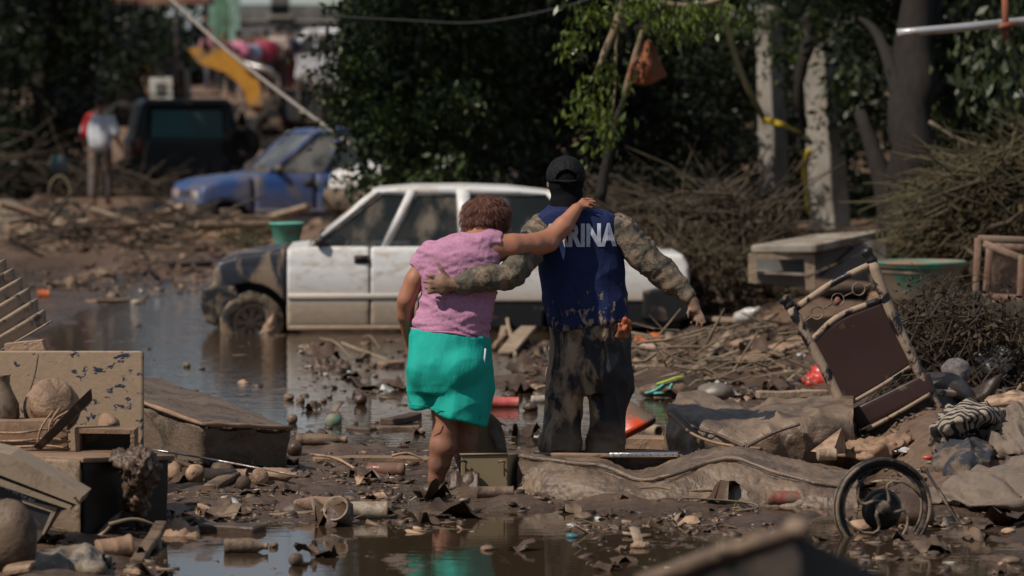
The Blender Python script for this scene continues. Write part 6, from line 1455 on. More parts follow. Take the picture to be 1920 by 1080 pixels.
for a, b in (((1506, 606), (1521, 594)), ((1543, 580), (1560, 570)), ((1582, 556), (1599, 548)), ((1621, 537), (1640, 530))): part(ch, 'ring_bar', tube([Cc(*a), Cc(*b)], [.0042], 6), ringm, world=True)
solo('clay_lump', xf(rock(.020, .02, .024, 3), Cc(1570, 565, .3)), mat('clay_red', (.22, .09, .06), rough=.7), 'reddish round lump seen through the middle ring of the chair', 'lump')
part(ch, 'seat_edge', hexa([Cc(1590, 772, -.02), Cc(1738, 700, -.02), Cc(1742, 696, .05), Cc(1594, 768, .05)], [Cc(1612, 806, -.03), Cc(1752, 735, -.03), Cc(1756, 732, .05), Cc(1616, 803, .05)], .008, 3), m_seatv, world=True)
part(ch, 'lower_rail', tube(spline([Cc(1614, 812, -.02), Cc(1680, 776, -.02), Cc(1744, 738, -.02)], 10), [.014], 8), m_post, world=True)
part(ch, 'seat', hexa([Cc(1616, 810, .0), Cc(1750, 738, .0), Cc(1842, 742, .52), Cc(1720, 820, .52)], [Cc(1622, 850, .02), Cc(1772, 800, .02), Cc(1850, 770, .52), Cc(1728, 850, .52)], .012, 0), m_cab, world=True)  # solid block; the shade beneath the seat is put into its dark colour
part(ch, 'leg', tube(spline([Cc(1752, 735, .05), Cc(1810, 742, .3), Cc(1840, 760, .5)], 8), [.020], 8), m_post, world=True)
m_shell = mat('dark_wet_shell', (.035, .023, .016), mud=.3, mudcol=(.10, .07, .05), sc_=8, rough=.35, bump=.3)
solo('palm_husk', ndisp(loft([[at(1735, 700, 22.5), at(1790, 704, 22.4), at(1836, 752, 22.4)], [at(1742, 716, 22.3), at(1790, 738, 22.2), at(1830, 758, 22.3)], [at(1745, 735, 22.4), at(1780, 755, 22.4), at(1826, 766, 22.4)]], 20, 12, thick=.012), lambda v: .006 * vn(v * 9, 3)), m_shell, 'dark curved husk shell sticking out behind the overturned chair', 'husk')
solo('palm_husk', ndisp(loft([[at(1815, 735, 22.5), at(1850, 718, 22.4), at(1880, 699, 22.4)], [at(1822, 748, 22.4), at(1852, 738, 22.35), at(1874, 712, 22.4)], [at(1826, 762, 22.4), at(1848, 762, 22.4), at(1862, 742, 22.4)]], 20, 12, thick=.012), lambda v: .006 * vn(v * 9, 5)), m_shell, 'pointed black husk tip rising beyond the curved husk shell', 'husk')
# flywheel of a treadle sewing machine
YF = 18.1
fw = thing('iron_wheel', 'iron flywheel with curved spokes standing half sunk in the mud', 'wheel', tuple(gnd(1655, 1004, 0)), (0, 0, R(10)))
def ringp(r, n=44, a0=-.5, a1=2 * math.pi - .5): return [(r * math.cos(a), 0, r * math.sin(a)) for a in np.linspace(a0, a1, n)]
zc = at(0, 950, YF)[2]; rw = 90 / (F / YF)
m_iron = mat('muddy_iron', (.016, .013, .012), mud=.55, mudcol=(.20, .15, .105), sc_=6, rough=.5, bump=.4)
def RG(r, t, n=48): return [(x, y, z + zc) for x, y, z in [(r * math.cos(a), t, r * math.sin(a)) for a in np.linspace(0, 2 * math.pi, n, endpoint=False)]]
part(fw, 'rim', tube(np.array(RG(rw, -.02)), [.010], 8, closed=True), m_iron)
part(fw, 'rim', tube(np.array(RG(rw, .03)), [.010], 8, closed=True), m_iron)
part(fw, 'groove', tube(np.array(RG(rw - .012, .005)), [.014], 8, closed=True, sq=1.6), m_black)
part(fw, 'inner_ring', tube(np.array(RG(rw * .84, .0)), [.007], 7, closed=True), m_iron)
for k in range(4):
    a = math.pi / 2 * k + .45; pts = []
    for t in np.linspace(0, 1, 9):
        rr = rw * (.12 + .74 * t); aa = a + 1.1 * math.sin(math.pi * t * 1.1) * (1 - t * .3); pts.append((rr * math.cos(aa), 0, zc + rr * math.sin(aa)))
    part(fw, 'spoke', tube(np.array(pts), [.017, .011, .012], 8, sq=.6), m_iron)
v, f = lathe([(.001, -.03), (.028, -.03), (.034, -.01), (.034, .02), (.001, .03)], 16); part(fw, 'hub', (np.stack([v[:, 0], v[:, 2], v[:, 1] + zc], 1), [q[::-1] for q in f]), m_iron)
ball_(1615, 1000, .075, m_dry, 'flat pale stone at the foot of the iron flywheel', 'stone', 'stone', .12, .2, .42, 3)
ball_(1700, 985, .14, m_wet, 'wet mound of mud seen through the iron flywheel', 'mound', 'mound', .12, .3, .75, 5)
part(fw, 'pulley_wheel', xf(lathe([(.001, 0), (.09, 0), (.10, .01), (.08, .03), (.001, .03)], 20), (.02, .10, zc - .02), (R(90), 0, 0)), m_black)
lying('red_bottle', bottle_g(.040, .29, .75), 1490, 950, 2, .04, m_redb, 'wet red-brown bottle lying at the foot of the folded mattress', 'bottle', sink=.05, jitter=.003)
for k, (a, b) in enumerate((((1280, 938), (1420, 950)), ((1200, 942), (1292, 948)))):
    stick_(a, b, .006, m_twig, ('thin bent cane in front of the folded mattress', 'thin straight twig nearer the latched box')[k], lift=(.05, .02))
solo('wire_hook', tube(spline([gnd(1272, 940, .06), gnd(1290, 934, .07), gnd(1400, 942, .04), gnd(1420, 952, .03), gnd(1380, 958, .02)], 16), [.005], 5), m_twig, 'wire coat-hook shape lying on the wet mud', 'wire')
# things heaped on the right bank
m_zebra = mat('zebra_print', (.30, .25, .19), mud=.15, sc_=6, rough=.75, bump=.4)
def zebra():
    N = m_zebra.node_tree.nodes; L = m_zebra.node_tree.links; b = N['Principled BSDF']; g = N.new('ShaderNodeNewGeometry')
    wv = N.new('ShaderNodeTexWave'); wv.inputs['Scale'].default_value = 9; wv.inputs['Distortion'].default_value = 9; wv.inputs['Detail'].default_value = 2; wv.inputs['Detail Scale'].default_value = .7; wv.bands_direction = 'DIAGONAL'
    L.new(g.outputs['Position'], wv.inputs['Vector']); r = N.new('ShaderNodeMapRange'); r.inputs[1].default_value = .42; r.inputs[2].default_value = .5; L.new(wv.outputs[1], r.inputs[0])
    mx = N.new('ShaderNodeMix'); mx.data_type = 'RGBA'; mx.inputs[6].default_value = (.02, .018, .02, 1); old = b.inputs['Base Color'].links[0].from_socket
    L.new(r.outputs[0], mx.inputs[0]); L.new(old, mx.inputs[7]); L.new(mx.outputs[2], b.inputs['Base Color'])
zebra()
zc_ = [[at(1745, 832, 20.5), at(1752, 800, 20.4), at(1775, 765, 20.6)], [at(1790, 822, 20.3), at(1800, 785, 20.15), at(1822, 754, 20.5)], [at(1835, 800, 20.5), at(1850, 782, 20.3), at(1866, 766, 20.5)], [at(1850, 812, 20.8), at(1880, 800, 20.7), at(1880, 770, 20.9)]]
solo('zebra_cloth', ndisp(loft(zc_, 46, 40, thick=.01), lambda v: folds(v, (8, 7, 12), .028, 51, R(40))), m_zebra, 'zebra-striped cloth hanging off the edge of the muddy heap', 'cloth')
m_jean = mat('muddy_denim', (.022, .026, .036), mud=.45, mudcol=(.15, .108, .075), sc_=6, rough=.8, bump=.6, bsc=70)
m_grcl = mat('grey_cloth', (.16, .125, .098), mud=.4, mudcol=(.19, .14, .10), sc_=5, rough=.8, bump=.6)
def heap(name, curves, m, label, fs, amp, seed, rot, cat='cloth', nu=60, nv=40):
    return solo(name, ndisp(loft(curves, nu, nv, thick=.012), lambda v: folds(v, fs, amp, seed, rot) + amp * .25 * fbm(v * 16, 2, seed)), m, label, cat)
heap('cloth', [[at(1790, 860, 20.3), at(1860, 850, 20.1), at(1960, 850, 20.0)], [at(1800, 835, 20.5), at(1870, 815, 20.3), at(1960, 810, 20.2)], [at(1830, 812, 20.9), at(1890, 778, 20.8), at(1960, 770, 20.8)], [at(1850, 806, 21.3), at(1900, 770, 21.3), at(1960, 762, 21.3)]], m_grcl, 'brown wrinkled cloth slope above the dark denim', (4, 4, 18), .075, 61, R(-38))
heap('denim_trousers', [[at(1738, 890, 20.0), at(1800, 900, 19.7), at(1860, 895, 19.8)], [at(1745, 862, 20.0), at(1800, 862, 19.75), at(1856, 862, 19.8)], [at(1755, 838, 20.3), at(1805, 832, 20.1), at(1856, 834, 20.2)], [at(1760, 830, 20.8), at(1805, 826, 20.8), at(1850, 828, 20.8)]], m_jean, 'dark crumpled denim below the zebra-striped cloth', (6, 6, 11), .050, 62, R(20), 'trousers')
heap('cloth', [[at(1745, 942, 19.3), at(1830, 945, 18.9), at(1960, 945, 18.8)], [at(1770, 905, 19.4), at(1850, 890, 19.2), at(1960, 870, 19.2)], [at(1850, 880, 19.8), at(1900, 868, 19.7), at(1960, 850, 19.7)]], m_grcl, 'broad mud-soaked blanket sloping to the water below the denim', (3, 3, 9), .05, 63, R(-20), 'blanket')
heap('cloth', [[at(1860, 770, 21.2), at(1900, 765, 21.1), at(1970, 790, 21.0)], [at(1850, 752, 21.5), at(1900, 748, 21.3), at(1970, 760, 21.2)], [at(1860, 742, 21.9), at(1900, 736, 21.8), at(1970, 738, 21.8)]], m_dry, 'pale stiff cloth folded over above the brown slope', (5, 5, 12), .03, 64, R(-15))
heap('cloth', [[at(1560, 850, 20.9), at(1620, 858, 20.7), at(1700, 850, 20.8)], [at(1570, 835, 20.9), at(1630, 835, 20.75), at(1705, 822, 20.9)], [at(1600, 826, 21.3), at(1650, 822, 21.2), at(1700, 816, 21.3)]], m_mud, 'muddy netted cloth lying under the overturned chair', (14, 10, 12), .03, 65, R(15))
v = [at(1520, 846, 20.6), at(1560, 852, 20.5), at(1578, 802, 20.7), at(1590, 850, 20.8)]
solo('torn_carton', (np.array(v), [(0, 1, 2), (1, 3, 2), (0, 2, 3), (0, 3, 1)]), m_dry, 'pale folded corner of torn carton below the overturned chair', 'carton', smooth=False)
lying('tin_can', cyl_g(.032, .10), 1550, 858, 10, .032, m_wood2, 'small tan can below the torn carton corner', 'can', Y=20.3)
solo('red_tag', xf(rock(.028, .02, .014, 4), at(1740, 858, 20.0)), m_red, 'small bright red scrap beside the dark denim', 'scrap')
solo('green_tag', xf(rock(.06, .03, .02, 6), at(1870, 748, 21.9)), mat('green_scrap', (.02, .26, .12), mud=.2, rough=.5), 'small bright green scrap beyond the pointed husk', 'scrap')
solo('woven_ball', ndisp(xf(ico(.085, 4), at(1793, 698, 23)), lambda v: .012 * np.abs(vn(v * 34, 3))), mat('woven', (.22, .19, .17), base2=(.04, .035, .04), sc2=30, rough=.7, bump=.8), 'small woven ball resting behind the husk shell', 'ball')
for a, b in (((1710, 890), (1752, 968)), ((1738, 885), (1800, 985))):
    solo('cane', tube(spline([at(a[0], a[1], 19.4), gnd(b[0], b[1], .0)], 5), [.009, .006], 6), m_darkwood, 'thin dark cane slanting into the water right of the flywheel' if a[0] == 1710 else 'longer dark cane farther from the flywheel', 'cane')
# clear jugs
for px, py, Y, L_, r, ang, m, lab in ((1870, 690, 24, .30, .10, 12, m_clear, 'big cloudy plastic bottle lying at the edge above the pale cloth'), (1845, 655, 24.6, .24, .09, -60, m_clear, 'cloudy plastic bottle standing askew behind the big one'), (1402, 598, 31, .24, .062, -35, m_clear, 'shiny round plastic jug lying beyond the hanging hand'), (1900, 670, 25.5, .3, .13, 80, m_pale, 'tan plastic drum behind the cloudy bottles')):
    lying('plastic_bottle', bottle_g(r, L_, .35, 24), px, py, ang, r, m, lab, 'bottle', tilt=20, Y=Y, jitter=.012)
# green tub
YG = 31.0; tb = thing('green_tub', 'wide round green tub full of mud below the thick dark trunk', 'tub', tuple(at(1724, 568, YG)))
s_ = 85 / (F / YG); v, f = lathe([(.001, 0), (s_ * .66, 0), (s_ * .74, .05), (s_ * .93, .28), (s_ * .96, .29), (s_ * 1.0, .30), (s_ * 1.0, .335), (s_ * .95, .335), (s_ * .9, .28), (s_ * .7, .16), (.001, .16)], 40)
part(tb, 'bowl', (v, f), mat('teal_tub', (.035, .20, .14), mud=.62, mudcol=(.20, .155, .11), sc_=2.2, rough=.4, bump=.1))
part(tb, 'rim', tube([(s_ * math.cos(a), s_ * math.sin(a), .33) for a in np.linspace(0, 2 * math.pi, 48, endpoint=False)], [.014], 6, closed=True), mat('teal_rim', (.04, .24, .17), mud=.55, rough=.4))
part(tb, 'mud_fill', lathe([(.001, .315), (s_ * .5, .318), (s_ * .93, .30), (s_ * .93, .25)], 40), m_pot)
# fallen white cabinet
m_wcab = mat('weathered_cabinet', (.30, .27, .225), mud=.45, mudcol=(.20, .155, .11), sc_=4, rough=.7, bump=.2)
m_gcab = mat('grey_metal_cabinet', (.16, .16, .16), mud=.35, mudcol=(.13, .10, .075), sc_=3, rough=.5, bump=.15)
YK = 33.0
kb = thing('kitchen_cabinet', 'fallen cabinet with a pale warped top and open grey front beneath the posts', 'cabinet', tuple(at(1530, 545, YK)))
part(kb, 'top', hexa([at(1408, 460, YK), at(1530, 458, YK - .1), at(1662, 430, YK + .5), at(1520, 440, YK + .9)], [at(1408, 474, YK), at(1530, 474, YK - .1), at(1662, 445, YK + .5), at(1520, 456, YK + .9)], .01, 2), m_wcab, world=True)
for pts in ([(1404, 476), (1418, 476), (1420, 532), (1404, 530)], [(1508, 476), (1528, 476), (1528, 545), (1512, 545)], [(1418, 476), (1510, 476), (1510, 486), (1418, 486)]):
    part(kb, 'front_frame', slabw(pts, .06, YK - .02), m_wood2, world=True, smooth=False)
part(kb, 'back_panel', slabw([(1412, 480), (1524, 480), (1524, 538), (1412, 530)], .03, YK + .35), m_gcab, world=True, smooth=False)
part(kb, 'side_panel', slabw([(1528, 474), (1662, 446), (1662, 532), (1530, 520)], .04, YK + .3), m_gcab, world=True, smooth=False)
part(kb, 'brace', tube([at(1535, 520, YK + .2), at(1600, 462, YK + .2)], [.012], 6), m_black, world=True); part(kb, 'brace', tube([at(1512, 520, YK - .1), at(1580, 490, YK)], [.012], 6), m_black, world=True)
part(kb, 'shelf', slabw([(1416, 508), (1512, 512), (1512, 517), (1416, 513)], .3, YK + .03), m_wcab, world=True, smooth=False)
# open wooden frame of an upturned stool
YW = 28.5
sf = thing('stool_frame', 'upturned reddish wooden stool frame on the heap beside the green tub', 'stool', tuple(at(1880, 592, YW)))
m_redw = mat('red_brown_wood', (.17, .095, .065), mud=.5, mudcol=(.24, .17, .12), sc_=6, rough=.7, bump=.3)
def fb_(nm, a, b, da=0, db=0, w_=.05): part(sf, nm, rectbar(at(*a, YW + da) - np.array(sf.location), at(*b, YW + db) - np.array(sf.location), w_, w_), m_redw)
for nm, a, b, da, db in (('leg', (1834, 446), (1828, 585), 0, 0), ('leg', (1856, 460), (1848, 560), .35, .35), ('rail', (1834, 447), (1960, 452), 0, .1), ('rail', (1844, 456), (1930, 490), -.1, -.2), ('rail', (1832, 570), (1925, 598), 0, -.15), ('leg', (1916, 480), (1912, 600), -.2, -.2), ('rail', (1856, 462), (1960, 466), .35, .4), ('rail', (1838, 556), (1930, 560), .3, .3)):
    fb_(nm, a, b, da, db)
part(sf, 'seat_board', slabw([(1862, 470), (1930, 484), (1930, 560), (1858, 556)], .02, YW + .55), m_darkwood, world=True, smooth=False)
# planks and boards strewn on the right
PL = [((1215, 600, .05), (1385, 612, .05), .09, .04, m_wood2, 'long pale board behind the hanging hand'), ((1300, 700, .0), (1372, 640, .08), .05, .03, m_wood2, 'forked pale stick-like plank rising before the round jug'),
      ((1385, 690, .03), (1505, 655, .08), .20, .03, m_dry, 'wide tan board slanting left of the overturned chair'), ((1400, 640, .05), (1455, 612, .1), .04, .03, m_wood2, 'narrow lath tilting over the wide tan board'),
      ((1375, 660, .04), (1420, 650, .06), .08, .03, m_dry, 'small pale chip at the end of the wide tan board'), ((1320, 715, .02), (1470, 700, .04), .05, .03, m_wood, 'weathered lath lying before the wide tan board'),
      ((1190, 690, .0), (1300, 690, .0), .06, .03, m_wood2, 'pale drifted lath between the trouser leg and the forked plank'), ((1290, 560, .1), (1480, 560, .12), .3, .05, m_darkwood, 'dark wet sheet of wood behind the round jug'),
      ((1500, 560, .05), (1640, 560, .08), .35, .06, m_darkwood, 'dark slab beneath the ringed chair back'), ((1500, 620, .05), (1600, 612, .05), .1, .12, m_wood, 'muddy block half hidden behind the left chair post'), ((1640, 590, .12), (1672, 600, .1), .2, .2, m_wood, 'box of muddy wood behind the right chair post'),
      ((1775, 700, .0), (1830, 610, .25), .16, .02, m_dry, 'tall tan board leaning in the brush right of the chair'), ((1870, 640, .1), (1862, 590, .25), .12, .03, m_wood, 'stubby brown board under the stool frame'),
      ((940, 640, .02), (960, 590, .14), .05, .03, m_wood2, 'upright pale slat beside the dark lower flank of the white car'), ((950, 668, .02), (990, 640, .12), .14, .03, m_wood2, 'broken seat board of a small chair near the white car'), ((965, 670, .0), (950, 620, .14), .03, .03, m_wood2, 'broken leg propping the small seat board'),
      ((925, 660, .03), (948, 640, .05), .04, .03, m_wood, 'short lath beside the broken leg'), ((930, 590, .12), (962, 580, .14), .05, .02, m_wood2, 'pale lath against the white car flank'),
      ((640, 652, .04), (722, 676, .0), .02, .02, m_wood2, 'thin pale lath slanting from the water near her elbow'), ((712, 690, .0), (752, 688, .0), .12, .09, m_wood, 'muddy block just left of the turquoise shorts'),
      ((1000, 730, 0), (1030, 728, 0), .1, .03, m_dry, 'flat pale scrap left of the dark trousers'), ((1800, 800, .1), (1900, 795, .1), .1, .02, m_wood, 'wet lath lying across the brown slope'),
      ((300, 505, .02), (392, 500, .04), .12, .07, m_wet, 'dark wet driftwood slab in the far water before the white car'), ((330, 530, .01), (400, 527, .01), .05, .03, m_wood2, 'pale lath floating before the dark driftwood slab'), ((170, 568, .0), (232, 566, .0), .14, .04, m_wood, 'flat brown slab floating in the open water')]
for k, (a, b, w_, t, m, lab) in enumerate(PL): board_(a, b, w_, t, m, lab, 'plank', 'plank', seed=50 + k)
for k, (a, b, r, lf, lab) in enumerate((((1250, 690), (1372, 652), .012, (.02, .16), 'bent driftwood branch leading to the forked plank'), ((1180, 655), (1290, 668), .010, (.03, .02), 'thin branch beside the trouser pocket glove side'), ((1360, 655), (1480, 620), .014, (.14, .05), 'knobbly branch crossing behind the wide tan board'),
        ((680, 640), (712, 660), .008, (.03, .02), 'short twig above the thin pale lath'), ((600, 655), (660, 680), .012, (.08, .02), 'dark snag poking from the water before the car'), ((240, 520), (330, 505), .02, (.05, .08), 'dark root in the far water behind the driftwood'))):
    stick_(a, b, r, m_twig if k % 2 == 0 else m_wood, lab, lift=lf, bend=.05, seed=k)
rag(620, 690, .24, .07, m_wet, 'dark snagged weeds in the water before the white car', 'weeds', 'weeds', seed=33, amp=.04)
ball_(700, 690, .03, m_pot, 'small clod beside the snagged weeds', 'clod', 'clod', .2, .2, .8, 41)
rag(1215, 640, .22, .07, m_orange, 'orange plastic bag scrap near the hip pocket', 'plastic_scrap', 'scrap', seed=34, amp=.02)
rag(1535, 725, .16, .16, m_red, 'bright red plastic bag behind the left chair post', 'plastic_bag', 'bag', seed=35, amp=.03)
rag(1225, 655, .2, .05, mat('pinkish_scrap', (.38, .25, .21), mud=.3, rough=.7), 'pinkish scrap just below the orange one', 'plastic_scrap', 'scrap', seed=36, amp=.02)
lying('orange_cap', cyl_g(.05, .12), 82, 558, 5, .05, m_orange, 'small bright orange container floating past the corrugated sheet', 'container', sink=.2)
ball_(255, 570, .05, m_pale, 'pale lump at the end of the floating brown slab', 'lump', 'lump', .2, .3, .6, 17)
# foreground right: a lost white box corner, close to the lens
YX = 9.2
m_fg = mat('foreground_crust', (.22, .155, .105), mud=.5, mudcol=(.13, .09, .065), sc_=7, rough=.7, bump=.6)
fg = thing('collapsed_cabinet', 'blurred dark cabinet corner very close to the lens', 'cabinet', tuple(at(1480, 1500, YX)))
c0 = at(1500, 1000, YX); c1 = at(1200, 1096, YX + .55); c2 = at(1720, 1110, YX + .35); c3 = c1 + c2 - c0; c3[2] = (c1[2] + c2[2]) / 2 - .05
part(fg, 'carcass', hexa([c0, c2, c3, c1], [np.array((p[0], p[1], 0.02)) for p in (c0, c2, c3, c1)], .01, 2), m_cab, world=True)
part(fg, 'top_edge', ndisp(tube(spline([c1 + (0, -.01, .01), (c0 + c1) / 2 + (0, -.01, .012), c0 + (0, 0, .01)], 16), [.022], 8), lambda v: .008 * vn(v * 18, 3)), m_fg, world=True)
part(fg, 'mud_cap', xf(rock(.036, .03, .024, 3), c0 + (-.01, -.01, .012)), m_fg, world=True)
part(fg, 'mud_cap', xf(rock(.05, .03, .02, 5), (c0 * .6 + c1 * .4) + (0, -.01, .015)), m_fg, world=True)
# bottom right water litter
for k, (px, py, r, m, lab) in enumerate(((1890, 1000, .035, m_dry, 'pale stone in the water right of the flywheel'), (1895, 1060, .05, m_pot, 'low flat stone near the bottom edge beyond the flywheel'), (1200, 1030, .045, m_dry, 'pale flat stone in the brown reflecting water'), (1072, 1012, .03, mat('teal_scrap', (.05, .16, .18), mud=.3, rough=.4), 'small blue-green lid in the brown reflecting water'), (1095, 975, .05, m_pot, 'brown disc lying on the wet mud below the latched box'),
        (915, 1035, .035, m_dry, 'pale leaf-like chip floating by her reflection'), (1210, 1012, .03, m_pot, 'small dark clod behind the pale flat stone'), (1345, 985, .03, m_wet, 'dark clod on the wet mud before the mattress'), (1810, 985, .03, m_wet, 'dark clod at the foot of the longer cane'), (1750, 1045, .03, m_pot, 'small clod in the wet streaks near the bottom'))):
    ball_(px, py, r, m, lab, 'stone' if 'stone' in lab else 'clod', 'stone' if 'stone' in lab else 'clod', .15, .3, .45, 60 + k)
board_((1860, 958), (1960, 960), .05, .02, m_redb, 'thin red strip of plastic at the edge beyond the canes', 'strip', 'strip', seed=5)
# left background: rubble band, bucket, bicycle wheel, reeds
bk = thing('green_bucket', 'pale green bucket standing behind the dark front fender of the white car', 'bucket', tuple(at(538, 466, 36.5)))
v, f = cup_g(.15, .235, 28); part(bk, 'pail', (v * 1.05, f), mat('seafoam_plastic', (.12, .42, .33), mud=.25, mudcol=(.25, .2, .15), sc_=6, rough=.4, bump=.05)); part(bk, 'rim', tube([(.163 * math.cos(a), .163 * math.sin(a), .24) for a in np.linspace(0, 2 * math.pi, 30, endpoint=False)], [.009], 6, closed=True), mat('seafoam_rim', (.14, .48, .37), mud=.1, rough=.4))
pb = gnd(538, 520, 0); bk.location.z = at(538, 466, 36.5)[2]
V, f = rock(.34, .30, .5, 4, 3, .15); V[:, 2] = np.clip((V[:, 2] + .5) * float(bk.location.z) / .85, -.05, float(bk.location.z))
solo('mud_heap', (V, f), m_mud, 'heap of mud holding up the pale green bucket', 'heap', loc=(bk.location.x, bk.location.y, 0.0))
bw = thing('bicycle_wheel', 'small spoked wheel standing in the far rubble beneath the dark off-roader', 'wheel', tuple(at(122, 445, 50)))
rb_ = .24
part(bw, 'tyre', tube([(rb_ * math.cos(a), 0, rb_ + rb_ * math.sin(a)) for a in np.linspace(0, 2 * math.pi, 26, endpoint=False)], [.03], 7, closed=True), m_rubber)
part(bw, 'disc', xf(lathe([(.001, 0), (.12, 0), (.14, .02), (.001, .03)], 16), (0, 0, rb_), (R(90), 0, 0)), m_pale)
# reeds
rg = np.random.default_rng(5)
def sticks(A, B, r):
    n = len(A); d = B - A; s = np.cross(d, rg.normal(size=(n, 3))); s /= np.linalg.norm(s, axis=1)[:, None] + 1e-9; t = np.cross(d / np.linalg.norm(d, axis=1)[:, None], s)
    r = np.broadcast_to(r, n)[:, None]; M_ = (A + B) / 2 + rg.normal(size=(n, 3)) * np.linalg.norm(d, axis=1)[:, None] * .06
    V = []
    for P_, q in ((A, 1.0), (M_, .8), (B, .4)):
        for k in range(3): a = 2 * math.pi * k / 3; V.append(P_ + r * q * (math.cos(a) * s + math.sin(a) * t))
    V = np.stack(V, 1).reshape(-1, 3); b = np.arange(n)[:, None] * 9; Fo = []
    for i in (0, 3):
        for k in range(3): Fo.append(b + np.array([[i + k, i + (k + 1) % 3, i + 3 + (k + 1) % 3, i + 3 + k]]))
    return V, np.concatenate(Fo)
def brush(name, label, px0, px1, py0, py1, Y, dY, n, ln, r, m, top=None, kind='stuff', droop=.3):
    x = rg.uniform(px0, px1, n); y = rg.uniform(0, 1, n) ** .8; yy_ = rg.uniform(0, dY, n) + Y
    A = np.array([at(a, (np.interp(a, top[0], top[1]) if top else py0) * (1 - t) + py1 * t, q) for a, t, q in zip(x, y, yy_)])
    az = rg.uniform(-.7, .7, n) + (rg.random(n) < .5) * math.pi; el = rg.normal(0, .45, n)
    D = np.stack([np.cos(az) * np.cos(el), np.sin(az) * np.cos(el) * .6, np.sin(el) - droop * rg.random(n)], 1) * (ln * rg.uniform(.4, 1.4, n))[:, None]
    o = bpy.data.objects.new(name, mesh(name, *sticks(A, A + D, r * rg.uniform(.5, 1.6, n)), m, smooth=False)); COL.objects.link(o); tag(o, label, kind=kind); return o
m_straw = mat('straw', (.10, .074, .046), base2=(.028, .022, .015), sc2=3, rough=.85, bump=0)
m_olive = mat('olive_straw', (.12, .10, .05), base2=(.035, .03, .016), sc2=3, rough=.85, bump=0)
m_root = mat('roots', (.085, .062, .042), base2=(.035, .026, .018), sc2=4, rough=.85, bump=0)
def core(name, curves, m):
    """the dark packed heart of a brush pile"""
    o = bpy.data.objects.new(name, mesh(name, *ndisp(loft(curves, 60, 24), lambda v: .10 * fbm(v * 5, 3, 3)), m)); COL.objects.link(o); tag(o, kind='stuff'); return o
m_core = mat('packed_brush', (.050, .040, .026), base2=(.020, .016, .012), sc2=5, rough=.95, bump=1, bsc=25)
core('brush_heap', [[at(1190, 470, 37), at(1300, 480, 36.5), at(1430, 470, 37), at(1480, 470, 38)], [at(1195, 415, 37.8), at(1290, 375, 37.5), at(1360, 350, 38), at(1480, 400, 39)], [at(1195, 440, 41), at(1300, 380, 41), at(1370, 360, 41), at(1480, 420, 42)]], m_core)
brush('dead_branches', None, 1190, 1450, 350, 480, 36.3, 2.0, 520, .85, .012, m_straw, top=([1190, 1290, 1350, 1450], [420, 380, 345, 420]))
brush('reeds', None, 1200, 1420, 470, 530, 34.5, 1.5, 700, .5, .008, m_olive, droop=0)
brush('broken_boughs', None, 1190, 1440, 370, 480, 36.0, 1.6, 34, 1.0, .026, m_root, top=([1190, 1290, 1350, 1450], [440, 400, 370, 430]))
brush('broken_boughs', None, 1760, 2000, 300, 470, 32.2, 1.0, 26, .8, .020, m_root)
core('brush_heap', [[at(1755, 480, 34), at(1800, 480, 33), at(1900, 470, 33), at(2050, 470, 33)], [at(1740, 400, 34.5), at(1800, 340, 34), at(1880, 300, 34), at(2050, 240, 34)], [at(1740, 420, 38), at(1800, 360, 38), at(1880, 330, 38), at(2050, 270, 38)]], m_core)
brush('dead_branches', None, 1760, 2000, 260, 480, 32.6, 2.0, 2600, .65, .009, m_olive, top=([1735, 1800, 1860, 2000], [380, 310, 280, 240]), droop=.8)
core('root_mass', [[at(1668, 720, 24.4), at(1760, 720, 24), at(1850, 680, 24.5), at(1980, 660, 25)], [at(1680, 640, 25), at(1760, 600, 25), at(1840, 590, 25.5), at(1980, 600, 26)], [at(1690, 600, 27.5), at(1760, 560, 28), at(1840, 560, 28), at(1980, 590, 28)]], m_core)
brush('roots', None, 1670, 1930, 560, 710, 23.8, 2.2, 2400, .26, .006, m_root, top=([1670, 1760, 1850, 1930], [590, 550, 570, 590]), droop=1.4)
brush('straw', None, 1740, 1800, 510, 640, 25.0, .8, 320, .22, .005, m_straw, droop=1.6)
def growth(name, blobs, n, size, seed):
    g = np.random.default_rng(seed); o = bpy.data.objects.new(name, mesh(name, *leaves(crown_points(blobs, n, g, .3, .9), size, g), LEAFD, smooth=False)); COL.objects.link(o); tag(o, kind='stuff')
growth('undergrowth', [bl_(1500, 350, 49, 100, 70, .8), bl_(1340, 340, 48.5, 80, 60, .8), bl_(1630, 380, 46, 70, 60, .8), bl_(1230, 340, 47, 70, 50, .8), bl_(1420, 400, 48.6, 90, 40, .5), bl_(1560, 420, 47.5, 60, 40, .4)], 9000, .12, 81)
growth('undergrowth', [bl_(20, 260, 66, 60, 60, 1), bl_(105, 235, 70, 60, 60, 1), bl_(40, 340, 65, 60, 40, .8), bl_(235, 120, 80, 60, 40, 1), bl_(150, 150, 76, 60, 60, 1), bl_(120, 320, 68, 40, 40, .6)], 7000, .17, 82)
def dryleaf(name, blobs, n, size, m, seed, spr=.8):
    g = np.random.default_rng(seed); o = bpy.data.objects.new(name, mesh(name, *leaves(crown_points(blobs, n, g, .5, spr), size, g, 1.2, .35), m, smooth=False)); COL.objects.link(o); tag(o, kind='stuff')
M_DRY1 = leafmat('dry_leaf', (.030, .024, .012), (.115, .088, .045), rough=.7, spec=.2, trans=.1); M_DRY2 = leafmat('brown_leaf', (.022, .016, .011), (.10, .070, .045), rough=.7, spec=.2, trans=.1)
dryleaf('dry_foliage', [bl_(1800, 400, 33.4, 60, 60, .6), bl_(1880, 350, 33.2, 70, 60, .6), bl_(1900, 430, 32.8, 60, 40, .5), bl_(1770, 450, 33, 40, 30, .4), bl_(1960, 320, 33.5, 60, 60, .6)], 7000, .10, M_DRY1, 71)
